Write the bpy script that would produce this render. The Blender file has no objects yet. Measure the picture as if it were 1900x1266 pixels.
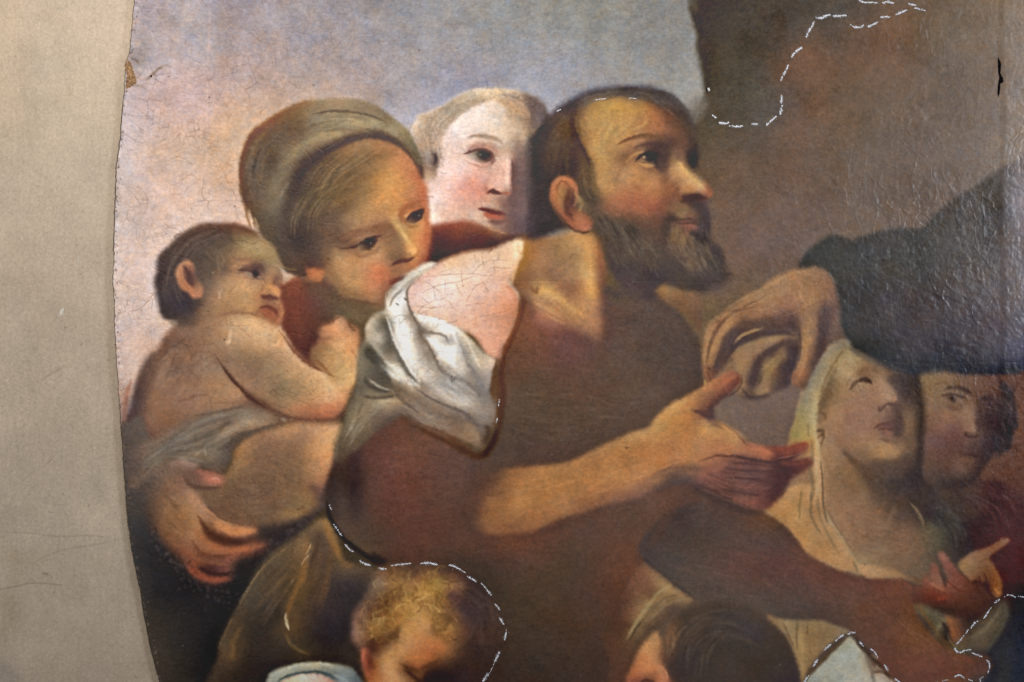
import bpy, math, random
import numpy as np
from mathutils import Vector

# ------------------------------------------------------------------ camera, world, lamps, exposure
U = 0.00075                                          # metres per unit of the sheet (the frame is 1900 units = 1.425 m wide)
def wx_(x): return (x - 950) * U
def wz_(y): return (633 - y) * U
sc = bpy.context.scene
cam = bpy.data.cameras.new('camera')
cam.sensor_width = 36
cam.lens = 36 * 2.0 / 1.425
cam.clip_end = 50
cob = bpy.data.objects.new('camera', cam)
cob.location = (0, -2.0, 0)
cob.rotation_euler = (math.radians(90), 0, 0)
sc.collection.objects.link(cob)
sc.camera = cob
w = bpy.data.worlds.new('World')
sc.world = w
w.use_nodes = True
w.node_tree.nodes['Background'].inputs[0].default_value = (.80, .84, .90, 1)
w.node_tree.nodes['Background'].inputs[1].default_value = .11
def area(name, loc, target, sx, sy, power, col, spread=180):
    l = bpy.data.lights.new(name, 'AREA')
    l.shape = 'RECTANGLE'; l.size = sx; l.size_y = sy; l.energy = power; l.color = col; l.spread = math.radians(spread)
    o = bpy.data.objects.new(name, l)
    o.location = loc
    o.rotation_euler = (Vector(target) - Vector(loc)).to_track_quat('-Z', 'Y').to_euler()
    sc.collection.objects.link(o)
    return o
area('studio_lamp', (-.45, -1.5, 1.35), (-.3, 0, .42), .7, .5, 7.8, (1, .94, .86), 78)
area('window_light', (2.2, -1.45, .6), (.5, 0, .1), .6, 1.2, 42, (.86, .92, 1))
sc.view_settings.view_transform = 'Standard'
sc.view_settings.look = 'None'
sc.view_settings.exposure = 0
sc.cycles.max_bounces = 4

# ------------------------------------------------------------------ paint engine (flat print of the picture, oil colours only)
PX0, PY0, PX1, PY1 = 150, -260, 2200, 1520          # painted sheet, in units of 0.75 mm
PW, PH = PX1 - PX0, PY1 - PY0
TILE = {'0': (0, 0, 1.0), 'A': (0, 0, 3.8), 'B': (400, 130, 4.69), 'C': (740, 130, 3.836), 'D': (960, 140, 3.957),
        'E': (400, 330, 4.367), 'F': (260, 400, 5.273), 'G': (200, 550, 3.8), 'H': (600, 420, 3.8), 'I': (560, 640, 3.8),
        'J': (200, 800, 3.8), 'K': (200, 966, 4.22), 'L': (600, 966, 4.22), 'M': (960, 400, 4.22), 'N': (1260, 460, 4.22),
        'O': (860, 660, 4.22), 'P': (1160, 680, 4.5225), 'Q': (1400, 620, 3.956), 'R': (1640, 640, 3.516),
        'S': (1100, 900, 3.46), 'T': (1450, 920, 3.66), 'b': (740, 140, 2.9857), 'f': (585, 250, 2.7897), 'k': (200, 380, 3.164), 'd': (960, 140, 2.1333), 'w': (1460, 620, 2.6364), 'U': (1250, 0, 2.877), 'V': (1450, 380, 3.724)}
rng = np.random.RandomState(7)
COL = np.zeros((PH, PW, 3), np.float32)             # row 0 = top
PART = np.zeros((PH, PW), np.int16)                 # which part of the picture owns each point
PART_NAMES = ['']

def xy(tile, s):
    x0, y0, k = TILE[tile]
    a = np.array([[float(v) for v in p.split(',')] for p in s.split()])
    return np.stack([x0 + a[:, 0] / k, y0 + a[:, 1] / k], 1)

def hexc(h):
    return np.array([int(h[i:i + 2], 16) for i in (0, 2, 4)], float) / 255

def spline(p, closed, step=4.0):
    n = len(p)
    if n < 3:
        closed = False
    out = []
    for i in range(n if closed else n - 1):
        if closed:
            a, b, c, d = p[(i - 1) % n], p[i], p[(i + 1) % n], p[(i + 2) % n]
        else:
            a, b, c, d = p[max(i - 1, 0)], p[i], p[i + 1], p[min(i + 2, n - 1)]
        L = np.hypot(*(c - b)[:2])
        m = max(1, int(L / step))
        # centripetal-like damping: limit tangents so that uneven spacing does not loop
        la, lc = np.hypot(*(b - a)[:2]) + 1e-6, np.hypot(*(d - c)[:2]) + 1e-6
        tb = (c - a) * (L / (L + la)) if la > 0 else c - b
        tc = (d - b) * (L / (L + lc))
        t = (np.arange(m) / m)[:, None]
        h00, h10, h01, h11 = 2*t**3 - 3*t**2 + 1, t**3 - 2*t**2 + t, -2*t**3 + 3*t**2, t**3 - t**2
        out.append(h00 * b + h10 * tb + h01 * c + h11 * tc)
    if not closed:
        out.append(p[-1:])
    return np.concatenate(out)

def box1(a, r, axis):
    a = np.moveaxis(a, axis, 0)
    n = a.shape[0]
    c = np.concatenate([np.zeros((1,) + a.shape[1:], np.float32), np.cumsum(a, 0, dtype=np.float32)])
    idx = np.arange(n)
    lo, hi = np.clip(idx - r, 0, n), np.clip(idx + r + 1, 0, n)
    o = (c[hi] - c[lo]) / (hi - lo).reshape((-1,) + (1,) * (a.ndim - 1)).astype(np.float32)
    return np.moveaxis(o, 0, axis)

def blur(a, s):
    if s <= 0.3:
        return a
    if s < 1.2:
        k = 0.25 * min(1, s)
        for ax in (0, 1):
            a = (1 - 2 * k) * a + k * np.roll(a, 1, ax) + k * np.roll(a, -1, ax)
        return a
    r = max(1, int(round((math.sqrt(4 * s * s + 1) - 1) / 2)))
    for _ in range(3):
        a = box1(box1(a, r, 0), r, 1)
    return a

def fill(poly, x0, y0, w, h):
    """antialiased even-odd polygon mask"""
    m = np.zeros((h, w + 2), np.float32)
    P = poly - [x0, y0]
    Q = np.roll(P, -1, 0)
    SS = 2
    for r in range(h * SS):
        y = (r + .5) / SS
        hit = (P[:, 1] <= y) != (Q[:, 1] <= y)
        if not hit.any():
            continue
        a, b = P[hit], Q[hit]
        xs = np.sort(a[:, 0] + (y - a[:, 1]) / (b[:, 1] - a[:, 1]) * (b[:, 0] - a[:, 0]))
        xs = np.clip(xs, 0, w)
        row = m[r // SS]
        for s, e in zip(xs[::2], xs[1::2]):
            i, j = int(s), int(e)
            if i == j:
                row[i] += (e - s)
            else:
                row[i] += 1 - (s - i)
                row[i + 1:j] += 1
                row[j] += e - j
    return m[:, :w] / SS

def field(ctrl, x0, y0, w, h, c=14.0):
    """smooth colour field through control points (multiquadric)"""
    X, C = ctrl[:, :2], ctrl[:, 2:].copy()
    n = len(X)
    C = np.clip(C.mean(1, keepdims=True) + (C - C.mean(1, keepdims=True)) * SAT, .01, 1)
    if n == 1:
        return np.broadcast_to(C[0], (h, w, 3)).astype(np.float32)
    phi = lambda d2: np.sqrt(d2 + c * c)
    A = np.zeros((n + 1, n + 1))
    A[:n, :n] = phi(((X[:, None] - X[None]) ** 2).sum(2)) - np.eye(n) * 1.2
    A[:n, n] = A[n, :n] = 1
    W = np.linalg.solve(A, np.concatenate([C, np.zeros((1, 3))]))
    q = 4
    gw, gh = w // q + 2, h // q + 2
    gx, gy = np.meshgrid(x0 + np.arange(gw) * q, y0 + np.arange(gh) * q)
    F = np.zeros((gh, gw, 3)) + W[n]
    for i in range(n):
        F += phi((gx - X[i, 0]) ** 2 + (gy - X[i, 1]) ** 2)[..., None] * W[i]
    lo, hi = C.min(0) * .85, np.minimum(C.max(0) * 1.1, 1)
    F = np.clip(F, lo, hi).astype(np.float32)
    fy, fx = np.arange(h) / q, np.arange(w) / q
    iy, ix = fy.astype(int), fx.astype(int)
    ty, tx = (fy - iy)[:, None, None].astype(np.float32), (fx - ix)[None, :, None].astype(np.float32)
    a = F[iy] * (1 - ty) + F[iy + 1] * ty
    return a[:, ix] * (1 - tx) + a[:, ix + 1] * tx

def window(x0, y0, x1, y1):
    x0, y0 = int(max(PX0, math.floor(x0))), int(max(PY0, math.floor(y0)))
    x1, y1 = int(min(PX1, math.ceil(x1))), int(min(PY1, math.ceil(y1)))
    return x0, y0, x1, y1

def part_id(name):
    if name not in PART_NAMES:
        PART_NAMES.append(name)
    return PART_NAMES.index(name)

SAT = .92
def R(tile, soft, outline, ctrl, part=None, alpha=1.0, straight=False, c=14.0, rough=0.0, tint=None, sat=1.0):
    """a painted region: smooth closed outline, colours given at points inside it"""
    p = xy(tile, outline)
    p = p if straight else spline(p, True)
    if rough:
        d = np.cumsum(np.hypot(*(np.diff(p, axis=0, append=p[:1])).T))
        p = p + rough * np.stack([np.sin(d * .31 + 1.3) + .8 * np.sin(d * .73), np.cos(d * .27) + .8 * np.sin(d * .61 + 2)], 1)
    x0, y0, x1, y1 = window(p[:, 0].min() - 3 * soft - 2, p[:, 1].min() - 3 * soft - 2, p[:, 0].max() + 3 * soft + 2, p[:, 1].max() + 3 * soft + 2)
    w, h = x1 - x0, y1 - y0
    m = fill(p, x0, y0, w, h)
    if part:
        PART[y0 - PY0:y1 - PY0, x0 - PX0:x1 - PX0][m > .5] = part_id(part)
    m = blur(m, soft)[..., None] * alpha
    tx0, ty0, k = TILE[tile]
    cs = []
    for t in ctrl.split():
        a, b, hx = t.split(',')
        cs.append([tx0 + float(a) / k, ty0 + float(b) / k, *hexc(hx)])
    cs = np.array(cs)
    mu = cs[:, 2:].mean(1, keepdims=True)
    cs[:, 2:] = mu + (cs[:, 2:] - mu) * sat
    if tint is not None:
        cs[:, 2:] *= tint
    F = field(cs, x0, y0, w, h, c)
    V = COL[y0 - PY0:y1 - PY0, x0 - PX0:x1 - PX0]
    V[:] = V * (1 - m) + F * m

def stroke_px(p, ws, cols, alpha, hard, step=None, rag=0):
    wm = max(ws)
    q = spline(p, False, max(.7, min(wm * .2, 5)))
    n = len(q)
    t = np.linspace(0, 1, n)
    W = np.interp(t, np.linspace(0, 1, len(ws)), ws)
    Cc = np.array(cols)
    tt = np.linspace(0, 1, len(Cc))
    CC = np.stack([np.interp(t, tt, Cc[:, i]) for i in range(3)], 1)
    ext = wm * (1.2 if hard else 2.2) + 2
    x0, y0, x1, y1 = window(q[:, 0].min() - ext, q[:, 1].min() - ext, q[:, 0].max() + ext, q[:, 1].max() + ext)
    if x1 - x0 < 2 or y1 - y0 < 2:
        return
    M = np.zeros((y1 - y0, x1 - x0), np.float32)
    K = np.zeros((y1 - y0, x1 - x0, 3), np.float32)
    for i in range(n):
        w = max(W[i], .3)
        e = w * (1.2 if hard else 2.1) + 1.5
        a, b = max(x0, int(q[i, 0] - e)), min(x1, int(q[i, 0] + e) + 2)
        c, d = max(y0, int(q[i, 1] - e)), min(y1, int(q[i, 1] + e) + 2)
        if a >= b or c >= d:
            continue
        yy, xx = np.ogrid[c:d, a:b]
        r2 = (xx + .5 - q[i, 0]) ** 2 + (yy + .5 - q[i, 1]) ** 2
        if hard:
            v = np.clip((w - np.sqrt(r2)) / max(1.0, w * .35) + .5, 0, 1)
        else:
            v = np.exp(-(r2 / (w * w)) ** 1.25 * 1.2) - .004
            if n > 5:
                v = v * min(1.0, .35 + min(t[i], 1 - t[i]) * 5)
        v = (v * min(1, W[i] / .5)).astype(np.float32)
        sm, sk = M[c - y0:d - y0, a - x0:b - x0], K[c - y0:d - y0, a - x0:b - x0]
        g = v > sm
        sm[g] = v[g]
        sk[g] = CC[i]
    M = np.clip(M, 0, 1)
    V = COL[y0 - PY0:y1 - PY0, x0 - PX0:x1 - PX0]
    if rag:
        M = M * np.clip(rng.rand(*M.shape) * 2.2 - .5 * rag, 0, 1)
    m = (M * alpha)[..., None]
    V[:] = V * (1 - m) + K * m

def K(tile, pts, w, col, alpha=1.0, hard=False, rag=0):
    """a brush stroke; w and col may list several values along it ('a/b/c')"""
    ws = [float(v) for v in str(w).split('/')]
    cols = [hexc(c) for c in col.split('/')]
    if max(ws) < 3 and tile != '0':
        alpha *= .72
        ws = [v * 1.15 for v in ws]
    stroke_px(xy(tile, pts), ws, cols, alpha, hard, rag=rag)

def HAIR(tile, g1, g2, n, w, cols, alpha=.6, jit=2.0, lo=.5, seed=0):
    """many fine strokes lying between two guide curves"""
    r = np.random.RandomState(seed + 11)
    a, b = spline(xy(tile, g1), False, 3), spline(xy(tile, g2), False, 3)
    m = 14
    A = np.stack([np.interp(np.linspace(0, 1, m), np.linspace(0, 1, len(a)), a[:, i]) for i in (0, 1)], 1)
    B = np.stack([np.interp(np.linspace(0, 1, m), np.linspace(0, 1, len(b)), b[:, i]) for i in (0, 1)], 1)
    cs = [hexc(c) for c in cols.split('/')]
    for _ in range(n):
        u = r.rand()
        s = r.rand() * (1 - lo)
        e = s + lo * (.6 + .4 * r.rand())
        L = A * (1 - u) + B * u
        k = 6
        ii = np.clip(np.linspace(s, min(e, 1), k) * (m - 1), 0, m - 1)
        q = np.stack([np.interp(ii, np.arange(m), L[:, i]) for i in (0, 1)], 1)
        q += np.linspace(-1, 1, k)[:, None] * r.randn(2) * jit * .5 + r.randn(2) * jit * .4
        c = cs[r.randint(len(cs))] * (1 + .1 * r.randn())
        stroke_px(q, [w * .6, w * 1.5, w * 1.5, w * .5], [np.clip(c.mean() + (c - c.mean()) * .85, 0, 1)], alpha * (.25 + .4 * r.rand()), False)

def noise(h, w, cell, seed, oct=1):
    r = np.random.RandomState(seed)
    o = np.zeros((h, w), np.float32)
    amp = 1.0
    for _ in range(oct):
        cx, cy = (cell if isinstance(cell, tuple) else (cell, cell))
        gh, gw = int(h / cy) + 3, int(w / cx) + 3
        g = r.randn(gh, gw).astype(np.float32)
        fy, fx = np.arange(h) / cy, np.arange(w) / cx
        iy, ix = fy.astype(int), fx.astype(int)
        ty, tx = (fy - iy).astype(np.float32), (fx - ix).astype(np.float32)
        ty, tx = (ty * ty * (3 - 2 * ty))[:, None], (tx * tx * (3 - 2 * tx))[None]
        a = g[iy] * (1 - ty) + g[iy + 1] * ty
        o += amp * (a[:, ix] * (1 - tx) + a[:, ix + 1] * tx)
        amp *= .5
        cell = (cx / 2, cy / 2)
    return o

def voronoi_edge(h, w, cell, seed, jit=.9, stretch=1.0, warp=None):
    """distance (px) to the nearest Voronoi cell edge, and a random value per cell"""
    r = np.random.RandomState(seed)
    gh, gw = int(h / (cell * stretch)) + 5, int(w / cell) + 5
    jx, jy, val = r.rand(gh, gw).astype(np.float32), r.rand(gh, gw).astype(np.float32), r.rand(gh, gw).astype(np.float32)
    yy, xx = np.mgrid[0:h, 0:w].astype(np.float32)
    if warp is not None:
        xx = xx + warp[0]; yy = yy + warp[1]
    X, Y = xx / cell + 2, yy / (cell * stretch) + 2
    ix, iy = np.clip(X.astype(int), 1, gw - 2), np.clip(Y.astype(int), 1, gh - 2)
    d1 = np.full((h, w), 9e9, np.float32); d2 = d1.copy(); cv = np.zeros((h, w), np.float32)
    for dy in (-1, 0, 1):
        for dx in (-1, 0, 1):
            cx, cy = ix + dx, iy + dy
            px = cx + .5 + (jx[cy, cx] - .5) * jit
            py = cy + .5 + (jy[cy, cx] - .5) * jit
            d = (X - px) ** 2 + (Y - py) ** 2
            n1 = d < d1
            d2 = np.where(n1, d1, np.minimum(d2, d))
            cv = np.where(n1, val[cy, cx], cv)
            d1 = np.where(n1, d, d1)
    return (np.sqrt(d2) - np.sqrt(d1)) * cell * .5, cv
# ------------------------------------------------------------------ the picture, back to front
# background, uncleaned brown
R('0', 0, '100,-300 2300,-300 2300,1600 100,1600', '''1310,50,4c433a 1400,90,544a41 1340,200,544b3f 1450,20,554b42 1500,25,5a4f44 1450,150,5c5047 1420,240,5e5147
1600,20,665447 1700,15,6a5848 1650,90,715543 1560,70,62544a 1690,60,6b5848 1530,130,6a5444 1600,150,6f5948 1500,210,6e5545 1480,130,685142 1560,260,6b5747 1700,160,6d5b4e 1800,60,716153 1880,30,7a6a5c 1800,200,6c5d53
1885,180,7f7066 1885,280,84766c 1620,330,6b5a50 1750,330,6c5d54 1700,260,6b5b51 1450,330,6c5547 1350,300,6b5544 1320,245,584c3c 1300,270,5c4c39 1380,360,6c5647 1330,400,6c5444 1400,430,6e564b 1500,430,6c584e 1600,400,6d5c51 1380,480,6d564a 1450,490,6b564b 1380,560,6d553f 1320,560,6e573c 1350,600,6c5643 1290,580,6e5636 1480,460,6a554b
1400,780,6d564a 1440,800,6c5548 1450,740,6e574c 1500,760,6d574d 1520,640,6a5145 1350,780,6f5a4c 1390,820,6c5445 1880,740,6b4a3d 1870,850,6a4b40 1850,880,654539 1895,650,6c4c40
2100,0,85776b 2100,400,85776d 2100,900,5a443c 2100,1400,26242a 1300,-200,4c433a 1700,-200,6a5848 1880,1150,33292a 1850,1240,23252e 1880,1020,4d2c2a 1500,1500,4a3a30 1100,1500,2e241f 600,1500,221c1a''', part='dark_sky', straight=True, c=60)
# grey-brown veil between chalk outline and sky
R('U', 9, '100,0 950,0 1000,30 900,95 760,100 700,200 620,310 560,440 560,600 490,670 350,690 200,640 100,500', '''200,100,4d4439 400,60,544c42 700,50,564d45 300,250,52493c 500,200,564b41 250,400,524839 400,500,585044 500,560,5b524a 330,620,574d41 600,120,594e46''', alpha=.75)
R('U', 6, '950,0 1300,0 1330,60 1230,60 1130,95 1050,150 960,150 920,95', '''1000,60,5b5047 1100,60,5e5145 1200,40,625346''', alpha=.6)
K('U', '700,430 850,330 1000,230 1150,130 1260,70', 40, '7a5a46', .35)
K('U', '560,420 640,330 760,280', 34, '7b5844', .5)
K('U', '560,730 640,700 600,640', 30, '765846', .4)
# cleaned sky
R('0', 5, '150,-300 1290,-300 1283,0 1290,25 1283,42 1293,62 1297,85 1294,110 1303,140 1305,165 1311,190 1305,207 1290,230 1200,300 900,600 500,700 330,900 150,900', '''270,20,b09fa1 265,90,a89a98 320,60,b3a6a8 380,90,b4a5a5 400,20,ac9c9f 370,20,b2a5a8 420,120,bb9f99 480,50,aa9a9d 620,60,a09598 560,20,a4999c 750,40,9b9698 900,40,999999
1050,60,95948f 1130,100,92918d 1200,70,8e8d8a 1260,50,8a8883 1250,150,96948f 1290,190,9a958a 1280,120,92908c 1100,150,928f93 1060,130,9596a0 1010,120,999aa8 1000,160,9b9dac 950,100,98989d 850,110,98939c 870,150,9591a3 790,195,a3a0b0 760,180,a19aa4 735,140,a49a9b 700,130,a5979a 720,200,a59a9d 700,190,ab9892
650,150,af9a96 640,120,a99794 560,150,b79d92 560,175,bf9f8c 500,180,c6a28c 450,160,c3a294 480,130,b99d95 420,200,cda38a 400,250,d8aa85 440,230,d5a883 380,170,c6a39a 330,130,c3a8a3 300,90,b6a5a6 290,150,c4aeac 260,190,c8b0ae 245,250,cbb5b3 300,210,cfaca1 300,280,d6b199 360,230,d4ab91 370,320,d5ac8f 420,330,dbab87
330,350,dcb5a2 270,330,d4b2a2 240,330,cfb5ab 235,420,cfb4a7 290,420,dab5a0 420,400,d9b098 390,390,dcb69f 230,500,d2b6ab 270,500,d7b7aa 225,580,d3b8ab 260,620,d2ac9a 300,600,cfae9b 330,590,cda993 230,650,cfaea0 250,700,c89f85 235,680,cba894 540,510,cdae8a 500,500,c9aa88 790,300,b8aaa4 900,-100,999999 400,-150,ac9c9f 1200,-150,8d8c89 225,760,9a7566''', part='pale_sky', c=40, rough=1.2, sat=.74)
K('0', '262,0 250,100 240,190 232,260', 10, 'c2b2b2', .35)
K('0', '392,0 390,60 392,130 387,260', 5, 'bba6a2', .35)
K('0', '392,0 386,180 385,330', 2.2, 'd9bcb0', .25)
K('A', '1060,120 1150,230 1250,300 1380,330', 30, 'bcadaf', .5)
K('A', '950,640 1100,620 1300,700 1380,900', 40, 'c9aead', .35)
K('U', '90,0 95,60 130,130 140,200 135,270 165,330 175,420 180,500 150,560', 8, '4a4030', .75)
K('U', '120,60 175,160 190,280 200,420', 14, '4d4331', .6)
K('U', '150,560 120,640 100,740 130,800', 22, '56493a', .6)

# ---------------- boy with fair hair
R('C', 3, '95,440 150,330 220,310 330,250 420,195 500,160 600,143 750,150 870,160 960,200 1030,260 1070,340 1130,420 1130,900 1050,1200 900,1240 700,1240 600,1180 480,1160 350,1160 215,1160 205,1000 200,880 175,780 160,620 125,520', '''560,330,f0dfd3 450,420,efdcd0 500,300,ead6c8 650,300,e6d2bf 650,420,e6cfb9 550,420,eedbce 800,430,d0b69c 760,360,d8c0a8 880,470,b8a088 900,560,95806f 380,520,e8cfc4 350,620,e8cdc4 300,720,e8cbc3 400,700,e9cbc2 260,850,e6c9bf 240,950,e8d4cb 235,830,d3b3a3 480,800,dfac9e 560,850,d3937f 500,870,d69986 440,900,dca796 320,1000,dfbbab 400,960,d8ab9a 240,1040,e2cec2 430,1040,c9a18b 350,1060,d3b09c 700,760,dba893 740,820,dfae95 690,840,d8a690 850,620,8c6d62 830,760,6d5353 860,850,725a5a 900,700,8d766d 860,960,6b5454 820,1060,6a5050 900,1000,6e5c62 900,1150,665358 760,950,8d6a5c 700,950,b28e78 620,930,c6987f 600,970,c9a18c 560,1060,c5a48c 640,1110,bb9277 760,1120,7a5a50 770,650,dfb6a4 770,730,dba68f 640,720,c99f8b 700,620,c9a893 720,570,bb9c83 820,540,b99d82 620,650,c39a88 500,650,ddbcae 560,700,dcae9f 470,600,d9bbad 830,500,c3a88e 700,500,d9bfa8 620,540,caa891 800,880,7a5850''', part='painted_boy/face')
R('C', 2.5, '95,440 150,330 220,310 330,250 420,195 500,160 600,143 750,150 870,160 960,200 1030,260 1070,340 1040,400 1000,450 960,500 900,480 870,430 890,400 860,350 800,310 730,260 680,225 600,235 520,262 430,330 360,395 325,460 310,560 300,640 285,700 262,770 215,795 175,760 160,620 125,520''', '''200,400,b8a390 140,420,c4b3a4 170,500,a38b7a 250,500,b69d8d 230,600,8d7769 245,650,6b5650 300,330,aa9887 450,220,b6a490 400,270,a39480 550,170,cfc3b4 500,200,a39684 560,210,c9b49c 700,190,d5bc9e 820,200,d3b394 880,250,c39f80 850,320,b08d72 800,280,c8a98c 920,320,7d6659 960,260,6f5f5c 1000,350,6a5b58 1020,280,625858 950,450,8a7462 900,430,a08872 230,740,ab9382 310,480,bca696 280,560,c2aa9a 900,230,8e7568 1050,360,4e4644''', part='painted_boy/hair', rough=.7, tint=(1.04, 1.0, .93))
HAIR('C', '330,500 350,400 440,310 560,250 700,215', '150,520 200,390 330,280 470,190 640,150', 70, 1.6, 'd0bfaa/b9a48e/a08d7a/a09382/cbb89f', .4, 1.2)
HAIR('C', '700,200 800,230 870,320 880,400', '700,160 880,190 960,260 990,380', 60, 1.5, 'dcc4a4/b98f6c/8f7460/caa480/6b5a54', .38, 1.2, seed=1)
HAIR('C', '130,430 180,520 200,650 220,760', '250,360 290,480 300,600 270,740', 50, 1.5, 'c4b2a2/97837a/cdbdae/857066', .35, 1.2, seed=2)
K('C', '700,215 790,250 850,310 900,330', '2/5/5/3', 'cfa987', .55)
K('C', '900,230 960,300 1000,340', 9, '675552', .6)
K('C', '230,580 265,640 250,690', '3/5/3', '4b3b40', .7)
K('C', '258,600 275,640', 2, '4b3c42', .7)
K('C', '335,560 320,640 300,700', 3, 'c9b0a4', .5)
# face features
K('C', '500,485 580,475 660,485 720,510 745,540', '1.5/3/4/3.5/2', 'a58c77', .75)
K('C', '560,470 640,470 700,495', 1.3, '8a7463', .5)
K('C', '470,590 520,560 590,545 660,560 720,600', '1/3/4/4/2', 'b08272', .7)
K('C', '455,605 500,598 550,580 610,578 660,600 690,620', '.8/1.8/2.4/2.6/2/1', '6b4a41', .85)
K('C', '470,640 520,670 600,690 660,680', '1/2.5/3/2', 'bd8d7b', .6)
R('C', 1, '500,605 550,585 610,583 660,605 680,630 650,655 600,655 540,635', '''520,610,c9ab95 570,600,a58f80 600,620,4a3b38 640,620,5d4a43 660,640,98756a''', part='painted_boy/eye')
K('C', '600,612 606,618', 9, '3a2f30', .85)
K('C', '598,608 600,612', 5, '2a2224', .6)
K('C', '480,600 540,580 610,575 670,600', '2/4/5/4', '7a5448', .5)
K('C', '650,600 665,630 660,665', 3.5, '7a5348', .7)
K('C', '666,640 668,652', 1.6, 'ecd2c4', .6)
K('C', '584,606 588,607', 1, 'e8dccb', .9)
K('C', '480,630 500,650 540,668', 1.2, 'f1d6ca', .6)
K('C', '770,640 772,690 770,760 775,830', '2.5/4/5/6', 'e9c3b0', .7)
K('C', '768,640 770,668', 1.8, 'f6e2d6', .6)
K('C', '800,640 815,720 815,800 810,870', '2/3/4/3', '6a4c49', .75)
K('C', '790,680 795,780 800,860', 2, 'c98a72', .6)
K('C', '612,820 625,850 640,870', 2, 'b47a66', .6)
K('C', '635,872 665,868 700,880 730,890', '1.5/4/3.5/1.5', '6e3f38', .85)
K('C', '730,885 770,880 800,880', 2.5, 'b56f55', .8)
K('C', '625,840 660,840 700,850', 3, 'd7a691', .5)
K('C', '820,870 800,930 760,980', 7, '6f5350', .6)
K('C', '560,985 600,990 650,1005 700,1018 750,1020', '1/3/3/3.4/2', '6e3f3a', .9)
K('C', '610,1022 660,1040 710,1055', '3/5.5/4', 'bd5c44', .85)
K('C', '720,1045 755,1050', 5, '8a4a3c', .7)
K('C', '650,1075 700,1085 760,1075', '3/4/5', '6f4c44', .7)
K('C', '560,960 620,950 690,970', 3, 'd4ad97', .4)
K('C', '520,600 560,720 560,800', 8, 'd9a797', .25)
K('C', '480,830 560,860 600,900', 11, 'cf8b78', .45)
K('C', '210,905 240,905 245,915', 2, 'b9736a', .45)
K('C', '200,790 215,830 220,880', 2.5, 'cfa592', .6)
K('C', '215,960 240,1000 235,1080', 5, 'eddcd2', .6)
K('C', '740,230 860,330 900,430', 5, 'c4a88c', .3)

# dark hair and shadow behind the boy is the bearded man's
# red-brown garment below the boy
R('C', 3, '195,1130 225,1108 350,1088 480,1074 560,1095 650,1130 760,1165 850,1190 960,1180 1000,1260 700,1330 200,1420', '''225,1125,7a4536 300,1120,8d4836 400,1100,8f4a39 480,1090,94533f 450,1150,75402f 600,1120,8c5139 700,1150,94603f 300,1180,5e3025 500,1200,5a3126 650,1200,573026 800,1210,4b3338 900,1215,4a3439 230,1230,522d22 400,1250,532f25 600,1260,55322a''', part='painted_boy/garment')
K('C', '350,1092 480,1078 560,1098', 2, 'b8745a', .5)
K('C', '640,1130 700,1145 760,1165', 1.8, 'c28658', .6)

# ---------------- woman: dark neck and red-brown cloth, then head
R('0', 3, '518,500 545,500 600,505 640,550 720,555 730,590 690,600 680,640 640,700 600,720 560,690 540,640 520,600 515,540', '''548,515,8a4b34 535,530,7a4432 530,560,6a382c 560,560,6f3a2d 545,600,663629 570,620,5b3229 590,640,4f2d27 570,530,683b2e 600,560,58403a 580,590,5a3429 620,590,5a4535 650,580,67563a 690,580,6f5b3f 700,565,7a5f42 620,540,5f4437 660,600,5a4a34 640,620,5c4a3a 600,520,6b4233''', part='painted_woman/garment')
R('E', 2, '518,690 560,700 640,735 672,790 610,830 560,870 525,860''', '''540,740,c9ac8c 600,770,d3b592 560,790,c9a684 640,790,b9906f 540,840,a57f62''', part='pale_sky')
# woman's head (hair and face)
R('B', 3, '700,850 800,700 950,620 1150,560 1350,550 1550,600 1680,680 1770,780 1800,900 1830,1050 1850,1150 1860,1320 1850,1480 1800,1560 1600,1700 1450,1850 1430,1950 1300,1960 1100,1920 1000,1850 940,1790 850,1830 780,1830 690,1760 580,1660 540,1500 600,1100''', '''900,800,5b4a39 1100,750,80613c 1250,700,956f45 1350,660,9a7448 1400,780,8f6b43 1500,740,9d6f43 1600,730,b0774a 1200,850,765a38 1000,950,63503c 1100,1050,60493a 850,950,5a4937 900,1100,574536 1300,950,7f6240 1400,900,9a7342 1500,900,bd8746 1600,850,c08550 1700,900,be7a4a 1600,1000,cb8c4c 1500,1050,c98f4a 1400,1100,bb8a49 1250,1100,8c6c42 1300,1180,a57c47 1700,1050,c47a4a 1780,1000,b26846 1820,1100,b4714c 1760,1150,b8724b 1600,1150,c68c4e 1500,1200,c08a4d 1100,1200,6c5439 950,1200,57463a 800,1250,4d4035 750,1100,50443a 1200,1300,a27a4a 1350,1270,b5874f''', part='painted_woman/face', tint=(1.02, 1, 1.04))
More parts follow.
